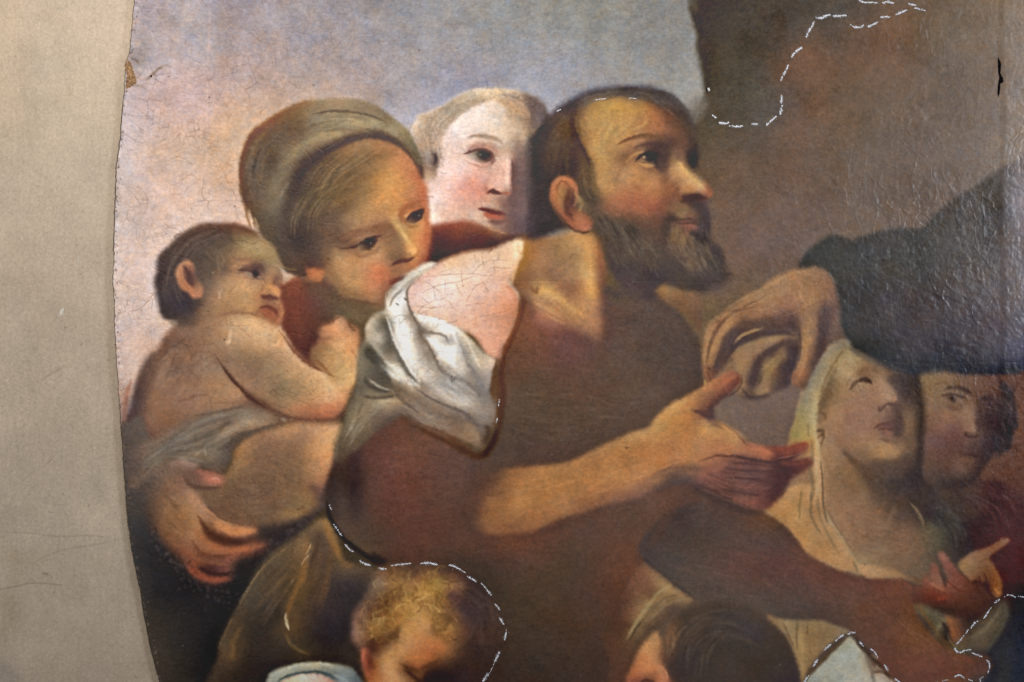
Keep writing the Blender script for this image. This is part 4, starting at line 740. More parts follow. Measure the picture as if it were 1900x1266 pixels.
K('D', '1450,1250 1500,1300 1510,1360', 6, '3b3536', .5)
K('D', '1530,1450 1575,1460 1570,1510 1530,1540', 2.5, '4a3d36', .6)
K('D', '820,175 870,175', .8, 'd9cfc4', .3)
# neck gap behind beard
R('M', 3, '1075,600 1130,545 1200,560 1290,600 1380,600 1440,650 1440,800 1425,940 1380,850 1330,790 1260,740 1190,700''', '''1110,600,7d6138 1160,590,866b40 1150,650,75593a 1230,620,7c613c 1300,650,745838 1350,640,755a3f 1250,700,6e5438 1320,760,6c5338 1380,700,6f573e 1400,850,68503c 1440,700,6a5242''', part='dark_sky', tint=(1.03, .95, .95))
K('M', '1560,440 1600,430 1635,460 1620,520 1570,570', 2.5, '54463b', .5)
K('M', '1380,610 1450,640 1500,600', 5, '5c4b40', .5)

# ---------------- second arm of the man (brown, far), reaching right
R('0', 3, '1190,1000 1240,950 1290,930 1340,930 1410,945 1440,955 1470,985 1500,1020 1540,1045 1590,1062 1640,1068 1675,1072 1690,1085 1712,1100 1750,1095 1760,1110 1740,1120 1700,1130 1712,1160 1740,1185 1780,1210 1830,1215 1838,1240 1790,1262 1700,1350 1640,1250 1600,1190 1570,1168 1530,1152 1460,1148 1425,1145 1390,1120 1330,1115 1285,1110 1240,1080 1200,1045 1185,1025''', '''1220,1000,40312b 1270,960,3f302c 1240,1030,413631 1200,1030,403331 1300,1000,48382f 1290,950,453530 1350,960,4c3630 1400,965,5a3a28 1430,970,5c3a24 1350,1000,4a3830 1400,1000,4c3731 1450,990,50362c 1300,1060,4b3c33 1350,1050,553a32 1400,1050,53352c 1450,1050,583630 1480,1030,5c3a2e 1500,1060,5c382e 1350,1100,4c3c34 1420,1110,493a32 1480,1110,4a3832 1500,1130,48362e 1550,1080,5d382c 1600,1080,5e3a30 1550,1130,4d372d 1600,1120,5b3a2c 1640,1090,63392b 1680,1090,6c3f2c 1640,1140,5d3828 1690,1130,603822 1600,1160,57382a 1650,1180,5e3828 1700,1170,6a4022 1650,1220,5c3527 1700,1230,63392a 1750,1220,653a2b 1790,1230,5b3829 1820,1240,4c3027 1730,1280,5a3528 1780,1250,5a3426''', part='painted_man/far_arm')
HAIR('0', '1220,960 1350,940 1480,1010 1640,1075', '1220,1060 1350,1110 1480,1145 1640,1200', 170, 1.6, '6a4438/42302a/5a4238/4b3a33/704636', .3, 2, lo=.15, seed=37)
HAIR('0', '1560,1080 1650,1150 1760,1230', '1690,1100 1720,1180 1800,1240', 80, 1.5, '7a4834/4b2c22/69402c', .3, 2, lo=.2, seed=38)
K('0', '1200,1010 1250,965 1300,945', '5/6/4', '3a2c2b', .5)
K('0', '1195,1035 1240,1075 1290,1110', '4/5/3', '30282a', .5)
# ---------------- woman in a pale veil (right)
R('0', 3, '1560,640 1535,655 1512,690 1495,730 1485,780 1478,800 1464,830 1458,860 1440,920 1418,948 1450,965 1480,1000 1520,1040 1560,1057 1600,1068 1680,1072 1700,1080 1760,1080 1800,1050 1840,1010 1800,950 1760,910 1720,880 1712,840 1715,790 1712,720 1704,690 1650,680 1600,660''', '''1545,680,a08c62 1560,700,9c845c 1580,700,a0855c 1610,710,93724e 1560,720,957a54 1640,700,7c5f47 1560,750,8e7050 1540,740,7a6242 1550,790,a07c58 1570,800,94705a 1600,750,937253 1620,770,8f6c52 1600,800,8c6750 1640,800,866250 1620,830,8a6650 1590,840,866450 1640,750,8f6c50 1650,720,785b47 1660,740,9a7356 1670,690,54443c 1690,720,443b38 1680,760,503f3a 1700,780,403837 1650,780,644844 1660,800,604440 1670,830,7a5c48 1690,820,6a5042 1640,840,8d6c4e 1650,850,846348 1600,860,77583f 1630,870,6b503f 1570,870,7e5e42 1600,890,584538 1650,890,463a35 1690,870,433736 1540,880,8d6a4a 1560,900,866346 1600,920,775840 1640,920,584336 1680,910,453937 1580,950,8a654a 1620,960,7c5c44 1660,960,604a3c 1700,930,453a36 1720,960,42393a 1740,930,433a38 1760,960,464038 1600,1000,805e45 1640,1000,7a5c44 1680,990,745642 1700,1010,705642 1650,1030,775b44 1600,1040,8a7050 1720,980,5f5240 1740,1010,52493c 1770,1010,3b3534 1800,1000,3b3234''', part='painted_veiled_woman/face')
# veil
R('Q', 2, '620,70 560,80 500,140 460,200 400,280 350,380 320,480 300,580 280,660 258,740 240,800 200,880 100,900 40,1100 -20,1200 60,1290 140,1260 260,1340 340,1480 460,1600 640,1670 620,1600 560,1440 520,1340 505,1240 500,1100 490,950 460,840 450,740 445,620 455,500 490,400 520,300 560,220 620,140 690,110 670,70''', '''600,90,857862 540,130,9a8b6e 600,130,968258 480,220,948668 440,300,8b7c62 400,380,857962 440,400,a08f68 500,300,9a8258 560,180,8f7550 400,450,9b8a62 370,450,8d8062 350,520,8a7e5c 420,520,a59269 330,600,9a8a58 400,600,a28f62 430,650,a08c64 300,700,988758 350,700,9f8b54 420,750,9a8452 300,780,95824c 350,850,7c6a4c 420,850,98834f 380,900,8a7650 450,900,a08a60 400,1000,7d6c50 350,1020,7c6c54 450,1020,9c8760 300,1080,77674f 460,1120,9d8762 390,1100,807054 330,1150,998552 250,1130,7a6a50 250,1230,94804c 350,1250,8a764a 160,1240,8a7444 480,1200,9a8458 450,1300,8e7850 500,1400,94804f 380,1400,8a7648 550,1500,8e7a52''', part='painted_veiled_woman/veil', tint=(1.14, .975, .9))
R('T', 2, '-130,40 0,-40 130,-80 280,-40 290,100 330,200 400,280 470,400 500,450 620,470 760,500 860,540 960,560 940,600 850,560 700,545 590,550 520,520 400,500 260,430 150,370 100,280 50,220 -40,150''', '''-80,50,8e7444 0,60,9a8050 30,150,967a48 100,60,937d50 130,130,a08a58 180,60,8f7a54 170,150,8b774f 220,30,9a865e 250,100,88724c 220,220,8f7a52 160,250,947c4c 200,330,90784c 300,260,8c7850 300,180,9b8860 350,350,907c54 270,380,8f7548 400,420,95805a 330,440,93794c 450,450,937f5a 540,480,98835c 620,510,95805c 720,520,857250 820,540,7a694c 900,570,5c4f3c 470,490,937c52''', part='painted_veiled_woman/veil', tint=(1.14, .975, .9))
K('Q', '660,80 600,150 560,220 520,300 500,370', '3/4/4/4/3', '7c6444', .65)
K('Q', '560,100 480,200 420,300 380,400', '3/5/5/4', '978a70', .5)
K('Q', '480,400 440,500 430,620 440,720 460,820 480,900', '2/3/3/3/3/3', 'ab9870', .6)
K('Q', '410,760 420,880 400,1000 420,1100 410,1240', '2/4/5/4/3', '6f6049', .6)
K('Q', '470,900 485,1000 495,1120 500,1260 530,1400', '2/2/2.5/3/3', '594a3c', .7)
K('Q', '440,900 450,1050 460,1200', 4, 'ad9a72', .45)
K('Q', '455,760 500,740 480,820', '2/3/2', '5b4836', .6)
K('T', '130,-40 120,60 115,160', '2/3/2', '75633f', .6)
K('T', '190,-40 195,60 200,140 260,260', '2/3/3/2', '6a5a42', .6)
K('T', '240,0 250,120 310,260 380,380', 3, '75624a', .55)
K('T', '280,90 330,180 400,270 460,370 500,460 520,500', '3/3/3/3/3/2', 'a38f66', .5)
K('T', '290,60 350,180 430,300 480,400', 2.5, '6f5640', .5)
K('T', '480,450 500,480 510,510', 3, '6f5c44', .6)
K('T', '860,40 900,80 940,150 960,200', '1/3/4/2', '8a7050', .6)
K('T', '980,170 1040,260 1050,360', '5/8/6', '5b533f', .5)
K('T', '760,70 740,130 700,200 640,220', 6, '86664c', .4)
HAIR('T', '400,60 600,200 900,200', '480,380 700,440 980,400', 90, 2, '957253/5f4a3a/80644a', .25, 2, lo=.25, seed=39)
HAIR('T', '1000,100 1100,250 1150,400', '1100,60 1280,200 1320,350', 60, 2, '4b4444/2f2c2e/5c5048', .3, 2, seed=40)
HAIR('T', '1060,-40 1200,80 1300,220', '1080,-60 1230,50 1320,180', 14, 1, '85716a/6e5d58', .35, 1, seed=41)
# veiled woman's features
K('Q', '670,410 720,350 780,270 830,245 880,250', '2/3/4/5/3', '7b5f49', .6)
K('Q', '690,400 740,350 800,330 840,330', '1/3/5/4', '4c3c3a', .75)
K('Q', '760,345 800,350 850,370', '3/4/2', '4a3b39', .8)
K('Q', '740,300 800,270 860,290', 5, '6c5342', .6)
K('Q', '740,380 790,390 850,400', 4, 'a5835c', .5)
K('Q', '960,320 1000,420 1030,480', 3, 'a57c5a', .35)
K('Q', '1000,330 1050,420 1060,540', '8/12/10', '4e4040', .5)
K('Q', '905,550 930,520 980,500 1020,520', '2/4/5/3', '6b4a44', .7)
K('Q', '890,520 900,550', 3, '7a5646', .5)
K('Q', '1010,440 1030,480 1015,500', 4, 'a57559', .6)
K('Q', '865,690 900,665 950,650 1000,660 1030,680', '1.5/3/4/4/3', '5f3f3e', .75)
K('Q', '900,690 950,700 1010,710', '4/6/5', '7c524a', .6)
K('Q', '920,755 980,780 1040,790', '3/6/7', '5d4640', .55)
K('Q', '950,580 940,620', 5, '80604c', .4)
K('Q', '1080,580 1110,650 1100,740', 7, '8d6d50', .5)
K('Q', '1020,560 1040,660 1040,760', '7/9/8', '4b3d3b', .55)
K('Q', '900,880 980,870 1060,840 1080,800', 7, '94704e', .5)
K('Q', '640,860 740,960 840,1020 900,1080', '5/7/8/8', '604936', .5)
K('Q', '480,570 500,600 470,640', 4, '71553f', .6)
K('Q', '455,705 490,712 485,745', 4, '5d4836', .6)
K('Q', '530,460 490,500 520,540', 4, '6b5440', .4)
K('Q', '1190,300 1230,420 1240,560 1235,700 1215,900 1230,1060', '6/6/6/6/8/9', '3c3537', .75)
K('Q', '500,900 520,1050 530,1200', 5, '9c7752', .4)
K('Q', '620,1000 720,1080 760,1200', 8, '806044', .35)
HAIR('Q', '1000,300 1100,500 1100,900', '1180,320 1220,600 1180,1000', 50, 2, '5b4a42/37302f/4b3e3c', .3, 2, seed=42)
# face at the far right
R('R', 3, '228,190 300,190 380,172 450,195 600,210 730,210 780,260 800,420 780,560 720,690 640,800 600,870 540,920 420,920 330,950 280,900 240,840 260,700 270,500 262,340''', '''260,230,7b6144 320,230,806349 400,220,765b45 330,300,7d6148 300,400,84634a 400,270,735946 500,240,745646 600,240,6f4f42 680,240,6b4c42 620,300,76543f 560,300,6a5042 650,330,6a4a40 300,480,7d5b48 380,470,805a4a 450,450,815e4c 520,430,81604c 570,450,8a6650 590,520,80604c 570,580,7a584a 640,400,54403f 680,350,493b3a 640,500,4f3e3d 700,500,4c3a3b 740,400,5f4744 740,330,5f4642 730,600,4b393b 300,560,765344 400,560,6c4c48 480,520,70504a 500,620,5f4544 600,650,58423f 680,650,4d3c3e 300,650,6a4c40 400,680,5c4540 450,760,6a4c42 350,760,5f4840 550,700,503d3a 640,720,4a3a3c 500,830,50403a 400,850,463a38 300,850,57443c 540,800,4f3e39 600,800,443637''', part='painted_onlooker/face')
R('R', 2.5, '790,260 830,300 835,400 840,450 862,500 860,540 830,560 825,640 800,690 740,700 710,690 720,600 740,500 735,330 750,240''', '''790,320,49404a 800,400,453d44 830,520,443a3c 780,500,463d46 760,600,443a42 750,680,43383c 790,640,483c40 760,350,54464a''', part='painted_onlooker/hair', sat=.5, tint=(.95, .9, .9))
HAIR('R', '790,260 800,450 770,680', '840,300 860,500 820,690', 40, 1.6, '5f545c/352e34/574950', .35, 3, seed=43)
R('R', 4, '330,950 420,915 540,920 600,880 640,890 740,890 860,950 920,990 1100,1040 1100,1500 640,1500 560,1250 480,1120 380,1000''', '''380,960,4c3c38 450,950,4b3a36 560,930,4f3c3b 640,920,4f3437 700,940,4c2e34 800,940,54393d 900,1020,54363a 550,1050,4e3b39 700,1100,44292e 640,1050,513839 800,1100,523539 880,1150,50333a 650,1200,46292f 750,1200,55302f 850,1250,55292e 580,1150,423238''', part='painted_onlooker/robe', sat=.8, tint=(1, .97, .9))
HAIR('R', '400,960 600,1080 700,1250', '650,900 850,1000 930,1200', 70, 2, '5f4444/3d272c/6a4a48', .3, 2, seed=44)
K('R', '390,310 440,290 490,290 540,315 560,330', '2/4/6/5/2', '43383b', .75)
K('R', '380,260 450,275 520,300', 3, '5f4a3f', .4)
K('R', '370,335 420,322 480,335 510,350', '2/3/3/3', '50403c', .7)
K('R', '425,350 435,355', 9, '4a3e3c', .7)
K('R', '432,350 436,354', 4, '332c2c', .6)
K('R', '400,380 450,410 500,400 520,360', '2/5/6/6', '59463f', .55)
K('R', '420,340 410,365', 3, '86705c', .5)
K('R', '610,380 610,450 605,540 600,590', '5/6/6/4', '4a3c3d', .6)
K('R', '520,570 550,600 590,600', '3/5/4', '54403c', .7)
K('R', '560,480 580,540 570,590', 5, '8b6852', .4)
K('R', '420,540 450,580 460,620', 8, '6d4c4a', .4)
K('R', '460,690 520,680 580,700 600,720', '3/5/5/3', '4b3736', .6)
K('R', '420,870 470,890 560,880', '6/8/6', '3d3231', .5)
K('R', '400,700 380,620 430,580', 4, '5c463f', .3)
K('R', '455,780 500,790', 8, '704e42', .4)
K('R', '620,860 700,740 730,700', 4, '6b4e44', .4)
# hands at lower right
R('T', 2.2, '1185,460 1240,410 1300,370 1350,355 1420,330 1480,290 1530,280 1545,300 1500,340 1440,380 1400,420 1420,450 1450,500 1480,560 1490,620 1480,670 1450,690 1420,650 1400,600 1380,570 1350,590 1320,560 1280,580 1240,540''', '''1220,460,906a3e 1270,420,906240 1330,380,8c5a3c 1400,350,8a5438 1470,315,89543a 1520,295,905c40 1290,480,8e6640 1350,430,87583a 1350,500,7d4e30 1270,530,86593a 1400,480,84522e 1440,540,824a28 1460,600,8b5028 1465,660,98582c 1390,540,6f3f26 1340,560,744528 1420,620,6d3c24''', part='painted_onlooker/hand', sat=.85)
K('T', '1330,540 1345,590', 2, '4b2a20', .7)
K('T', '1370,520 1385,570 1410,620', 2, '51301f', .7)
K('T', '1350,440 1400,420 1440,380', 2, '5c3a2a', .5)
K('T', '1440,620 1455,640 1470,660', 3, 'b06c36', .6)
R('T', 2.2, '960,540 975,520 1000,560 1000,460 1020,450 1050,480 1080,560 1110,600 1120,560 1080,470 1050,400 1060,378 1090,378 1130,430 1180,490 1230,540 1290,590 1350,600 1400,640 1430,700 1400,760 1330,820 1250,830 1150,815 1050,780 960,740 880,720 870,640 900,600 940,610''', '''975,560,8a4a34 985,600,7d3f2c 1020,490,854a38 1040,560,8f553c 1060,600,9a5a3c 1085,430,90503f 1120,480,8b4a3a 1150,540,824636 1200,600,7e4030 1080,400,95533e 1240,600,6c3a2a 1300,620,583026 1060,640,7c3826 1000,650,7a2e1a 1080,680,7e3422 1110,680,803626 1000,690,702a1a 920,640,683424 900,700,5c2e22 1150,650,6d3a2a 1180,700,5a3022 1100,740,4c2a20 1200,780,4a2820 1300,740,4e2c22 1300,680,54302a 1380,700,4c2e22 1250,800,42261e 1000,740,44281e''', part='painted_veiled_woman/hand', sat=.78)
K('T', '1060,500 1090,560 1110,620', 2.5, '4a3434', .7)
K('T', '1110,560 1150,600 1200,640 1250,650', 2, '5c2c22', .6)
K('T', '880,700 950,715 1050,720 1120,730', 3, '4c2a24', .5)
K('T', '1000,590 1060,620 1100,640', 3, 'a3654a', .5)
K('T', '1050,690 1090,690 1120,680', '3/4/3', '8c3a24', .5)
# greenish cloth and dark gap under the hands
R('T', 4, '900,730 980,745 1060,785 1150,815 1250,835 1330,820 1420,740 1500,700 1540,740 1530,850 1450,960 1380,1040 1300,1060 1200,1080 1160,1050 1080,1010 1040,950 1000,880 930,800''', '''930,760,5c5a3c 980,800,54523a 1020,850,4b4630 1080,830,5c553c 1060,900,5a5138 1100,900,3a3028 1100,960,2c2622 1150,840,7a4a2a 1160,900,7d4826 1170,960,7c4826 1200,850,5a3c2a 1220,900,44302a 1300,800,3c2822 1300,860,3f3326 1280,930,50432f 1200,1000,544a34 1350,900,5c4f38 1400,850,5a4e38 1450,780,4a4232 1510,760,50483a 1350,980,564c38 1430,950,463f30 1200,1050,54492f 1300,1030,4a4032''', part='painted_onlooker/sash', sat=.8, tint=(1.03, .96, .95))
K('T', '1040,950 1060,880 1120,830', 4, '6c6240', .5)
K('T', '1080,850 1110,900 1120,980', '3/6/3', '262024', .6)
K('T', '1120,930 1130,980 1190,1040', 2, '75683f', .5)
K('T', '1280,960 1370,900 1440,820 1480,760', 4, '6c5f44', .45)
K('T', '1500,740 1520,820 1450,950 1380,1050', 5, '55503c', .5)
K('T', '1120,820 1140,880 1160,960', 5, '8c5029', .5)
R('0', 8, '1900,1090 1860,1180 1840,1210 1850,1240 1830,1330 1830,1560 2300,1560 2300,1090''', '''1890,1130,2c2c34 1870,1200,2b2d36 1890,1220,272c3c 1880,1250,232938 1860,1250,33302f 2000,1200,23283a 1950,1400,232838''', part='painted_onlooker/cloak', sat=.7)
R('T', 3, '870,1230 950,1190 1150,1200 1250,1180 1330,1130 1380,1150 1400,1200 1350,1260 1300,1290 1100,1290 900,1290''', '''1000,1240,583225 1150,1230,5c3526 1250,1220,563528 1340,1180,5c3c30 1350,1240,4c3326 1150,1260,6d4a24 950,1250,5a3325''', part='painted_man/far_arm', alpha=.6)
K('T', '1190,1080 1250,1100 1290,1130', 6, '713c2b', .5)
K('T', '900,700 1000,860 1100,1000 1180,1080', '3/5/6/5', '6c4420', .45)
# ---------------- lower middle: boy and dark-haired head, blue-white cloth
R('S', 3, '100,1100 60,950 190,800 190,700 240,600 310,505 360,520 440,580 560,680 640,740 560,790 420,900 330,1000 250,1150 200,1300 100,1300''', '''230,750,54392a 280,620,5f412f 330,550,6b4a33 350,620,6b4b35 250,700,5e4230 400,680,60472f 210,850,543a28 230,900,4a3320 300,850,755e3c 420,650,7a6542 480,640,7c6744 540,710,7a6645 600,730,6e5a3e 440,720,7a653f 350,760,75603c 260,930,6c5836 400,820,5f4c34 330,900,51402c 280,980,4f3e2a 350,850,6a5436 450,780,63503a 500,760,544232 300,1050,4b3728''', part='painted_brown_haired_child/scarf', tint=(1.06, .98, .93))
K('S', '220,980 260,900 330,800 420,690 500,640', '3/4/4/4/3', '8d7a50', .6)
K('S', '235,990 280,910 320,860', '1.5/2.5/1.5', '2f281e', .7)
K('S', '300,880 380,790 470,720 560,700', '2/4/4/3', '5c4a34', .55)
K('S', '340,880 450,780 560,730 620,735', 3, '7e6a48', .4)
R('S', 3, '400,930 340,990 290,1060 250,1150 215,1230 190,1350 200,1500 600,1500 560,1200 480,1100 440,1000''', '''390,980,9a6c3c 340,1040,a87240 400,1050,a67042 300,1120,a06238 360,1120,ad6e40 260,1200,94522e 330,1200,9c5e38 420,1100,9a663e 280,1250,703c2c 330,1250,5d3628 430,1180,a06840 480,1220,94583a 440,1250,b06c45 400,1230,7c482e 470,1260,8a4f35 350,1400,9a5c38''', part='painted_brown_haired_child/face')
R('S', 5, '480,900 540,830 640,770 760,740 900,750 1050,790 1120,850 1200,930 1260,1010 1300,1100 1318,1200 1330,1400 1200,1560 560,1560 520,1290 470,1200 440,1130 430,1060 460,980''', '''560,850,3d2e22 640,800,3f3025 760,780,3e3027 900,790,40322a 1050,830,3f3127 700,880,3a2c22 600,950,423024 520,950,5d4028 480,1050,5f3f2a 520,1050,3f2e25 550,1150,2e2322 480,1150,3c2a24 700,1000,342820 850,900,3a2f2b 950,930,362e2e 1050,950,34292a 1150,950,3a2c24 1000,1050,31271f 850,1100,33281f 700,1150,2e2420 600,1250,30231e 900,1200,33251e 1050,1150,33261c 1150,1100,34281f 1250,1150,332824 1280,1230,30242a 1100,1250,2f241f 800,1250,30241e 1000,1400,2c221e''', part='painted_brown_haired_child/hair')
HAIR('S', '480,1150 520,950 700,820 1000,830', '700,1250 760,1050 900,980 1150,1100', 170, 2, '584330/2a211e/46382e/3a2e26', .33, 3, lo=.3, seed=45)
HAIR('S', '420,960 440,1050 450,1120', '540,900 520,1020 490,1130', 40, 1.6, '84603a/5a4028/3c2c20', .4, 2, seed=46)
K('S', '410,1180 430,1160 460,1190 480,1240', '2/3/3/3', 'b26e48', .5)
K('S', '300,1265 340,1245 390,1260', 3, '40261f', .7)
# ochre cloth
R('S', 2.5, '1105,830 1200,855 1330,865 1470,865 1540,890 1650,935 1600,960 1540,1000 1470,1060 1410,1130 1370,1200 1340,1300 1330,1270 1315,1150 1280,1050 1230,960 1170,900''', '''1150,860,7a5b38 1200,880,866840 1250,900,8c7048 1300,900,75603e 1350,900,7c6340 1400,900,85693f 1480,890,7d613a 1560,920,7a6040 1620,935,7a6244 1230,930,7c6240 1280,980,8a6e44 1330,980,8d7146 1380,980,785c38 1450,950,7c5f3a 1520,970,7a5e3c 1320,1060,87683c 1380,1060,80623a 1340,1150,83643a 1430,1050,7a5c38 1380,1150,765834 1350,1230,7a5c36''', part='painted_veiled_woman/skirt')
K('S', '1215,880 1250,960 1290,1040', 3, '5c4630', .6)
K('S', '1310,880 1300,960 1310,1050', '2/3/2', '5f4a30', .6)
K('S', '1375,880 1375,950', '2/2', '4f3c28', .6)
K('S', '1330,900 1335,1000 1340,1120 1335,1200', 4, '94784a', .4)
K('S', '1385,1050 1395,1080', 1.5, '4a4030', .5)
# blue-white cloth in lower right
R('T', 2, '460,950 520,1010 570,1060 610,1130 660,1170 730,1220 770,1270 860,1400 100,1400 140,1280 220,1180 300,1090 380,1010''', '''450,970,8d8a72 420,1010,8c8c78 470,1030,949688 380,1060,8c8f82 500,1080,979a8c 300,1130,868a80 400,1130,929890 480,1150,8f958c 250,1200,878b80 350,1200,8c9189 450,1220,9a9c92 540,1150,979688 560,1230,9a978a 590,1250,9a958a 200,1260,7c8076 300,1260,868b82 400,1260,8f948c 620,1200,8a7e6c 650,1240,a09a8c 700,1250,94897a 650,1180,7c6450 600,1110,6e5f50 560,1070,7d7665 300,1380,868b82 600,1350,958e82''', part='painted_veiled_woman/apron', tint=(1.03, 1, .97))
K('T', '560,1060 590,1130 610,1200 625,1270', '3/4/4/4', '5f554c', .6)
K('T', '600,1090 640,1150 690,1180 730,1210', '4/6/5/3', '5d4434', .6)
K('T', '620,1190 680,1195 740,1230', 2.5, '3f2a22', .7)
K('T', '640,1150 700,1190', 4, 'a4937c', .5)
K('T', '600,1080 640,1100', 4, 'a28f76', .5)
K('T', '130,1280 180,1210 250,1130 340,1040 430,960', '3/4/4/4/3', '523c22', .7)
K('T', '490,950 540,1020 620,1100 680,1170 740,1240', '4/4/4/4/4', '382519', .7)
K('T', '470,960 520,1040 555,1100', 1.5, 'a09c86', .4)
# curly fair boy at the bottom
R('L', 5, '420,380 560,350 760,340 960,360 1100,400 1200,470 1300,580 1370,680 1420,800 1430,920 1390,1050 1330,1180 1260,1290 1100,1500 300,1500 340,1240 300,1100 290,1000 230,930 230,820 250,700 300,640 350,560 400,440''', '''500,400,6c4b28 600,380,5d4226 700,400,54402e 800,400,70502a 900,390,5d442a 1000,400,4c3426 1100,450,432f26 560,480,80602f 650,500,8a6a32 600,560,755426 750,480,8a6230 800,480,94702f 920,480,8a7030 1000,500,7e5a30 1060,510,7a5832 1100,560,4e382c 1150,520,3e2d26 1000,580,4a3430 1100,650,3c2d2a 1200,600,3a2d29 1300,700,3b2c25 1200,750,392b2b 1100,720,3f302d 1300,850,38291f 1150,850,45322a 1250,950,3a2b24 1370,880,38291f 1150,980,372922 1200,1100,33261f 1050,1080,3f2d22 1300,1100,31251f 1100,1200,2e2220
700,560,94702f 800,560,a8833a 780,600,9a7436 900,560,94702c 850,620,8c662e 950,620,7c5628 650,650,9a7838 720,680,a07e3e 600,700,8a6630 560,620,7a562a 500,600,64441f 480,700,5f4120 850,700,8a682e 950,700,7c5a2c 1030,750,684a28 550,750,7a5626 640,740,8d6a30 900,780,8a682f 1000,830,8c662f 950,880,86622e 1040,850,6c4c28 900,850,7c5a2c 980,780,5a4124
400,800,8a6832 500,830,8f6c34 370,850,84602a 450,880,7a5628 420,750,7a562c 350,700,64462e 300,720,6a4c34 290,800,7a5a40 330,800,6e4d2c 270,880,7a5c44 300,930,72543a 550,880,66452a 500,930,5f4028 580,850,8a6030 400,930,5a3c22 380,1000,4c2c20 450,1000,6a4828 350,400,6a5236 420,450,7a623f 450,420,75583a 390,530,6c5840 350,600,64503c 460,480,7c6444
700,780,a97f40 750,750,b08744 820,800,a67c3f 700,860,b0833f 800,880,a8743c 620,850,a17a3e 850,900,a07238 600,930,a87a44 700,950,ad7a42 800,960,a66c38 900,950,9c6432 940,1000,94602f 650,1030,a3743c 740,1050,9e6634 850,1040,90562c 900,1070,6c4626 550,1000,a37a44 500,1060,a27c44 560,1100,a57c44 480,1150,a37a45 620,1120,7f5a32 720,1120,8a5028 760,1170,7c4a24 700,1180,5c3a22 800,1150,54351f 650,1170,5c3f28 560,1200,a57c48 500,1240,a87e4c 630,1230,906a3c 700,1240,6a4828 800,1220,2e201a 430,1240,94602f 450,1300,a57a45 900,1150,33241c 620,1300,94703f''', part='painted_curly_boy/head', c=10, tint=(1.05, .97, 1.0), sat=.92)
R('L', 2, '300,1010 330,985 350,1010 370,1060 400,1100 430,1080 440,1130 420,1200 400,1250 360,1240 330,1190 305,1110''', '''320,1020,a05034 330,1080,9a4a30 345,1150,84402a 370,1120,4c241a 380,1200,8a4a2a 410,1180,94582f 350,1200,84462c 360,1060,4a241c 410,1100,8f542c''', part='painted_curly_boy/ear')
R('L', 3, '400,1010 430,1060 410,1080 380,1010 350,940 380,900 430,900''', '''390,950,452c1c 400,1000,4a2c1e 420,1050,6a4428''', part='painted_curly_boy/head', alpha=.6)
_r = np.random.RandomState(5)
for _i in range(230):
    _x, _y = 430 + 620 * _r.rand(), 380 + 330 * _r.rand()
    if _i % 3 == 0: _x, _y = 330 + 230 * _r.rand(), 640 + 300 * _r.rand()
    if _i % 9 == 1: _x, _y = 870 + 180 * _r.rand(), 760 + 160 * _r.rand()
    _a, _l = _r.rand() * 6.28, 25 + 35 * _r.rand()
    _p = ' '.join('%d,%d' % (_x + _l * math.cos(_a + q * .8), _y + _l * math.sin(_a + q * .8)) for q in range(4))
    _c = ['c09a52', '4c341f', 'a37c3c', '5f4426', '8a6832', '3f2c1e'][_r.randint(6)]
    if _x > 1000: _c = ['5f4530', '3b2a24', '6e5236'][_i % 3]
    K('L', _p, 1.3 + 1.5 * _r.rand(), _c, .14 + .2 * _r.rand())
K('L', '570,680 600,650 650,640', 1.4, 'cfae70', .5)
K('L', '740,620 780,600 810,570', '1.5/2.5/1.5', 'cfae6c', .45)
K('L', '860,650 890,680 920,710', 1.4, 'cfae70', .5)
K('L', '1000,740 1030,760 1050,790', 1.1, '94703f', .6)
K('L', '780,640 830,650 850,700', 1.2, 'c7a35a', .5)
K('L', '600,780 660,730 740,740', 3, '9a7438', .5)
K('L', '640,1160 690,1195 740,1240 780,1290', '3/4/5/5', '2d1f1b', .6)
K('L', '600,1110 680,1150 760,1160 840,1120 920,1080', '3/5/6/6/6', '452d20', .45)
K('L', '620,1060 720,1070 830,1050', 5, 'b06f3a', .4)
K('L', '880,780 860,850 940,900 990,960', '5/6/6/6', '6a4628', .35)
K('L', '500,910 560,880 600,820', '5/7/5', '543a24', .5)
HAIR('L', '1000,500 1150,700 1150,1000', '1150,480 1380,750 1350,1050', 110, 2, '4f3c33/2b211f/433229', .3, 3, lo=.2, seed=47)
HAIR('L', '250,780 290,850 300,930', '340,650 340,780 330,900', 40, 1.4, '8f6d4c/5a3f2c/a3835c', .4, 2, seed=48)

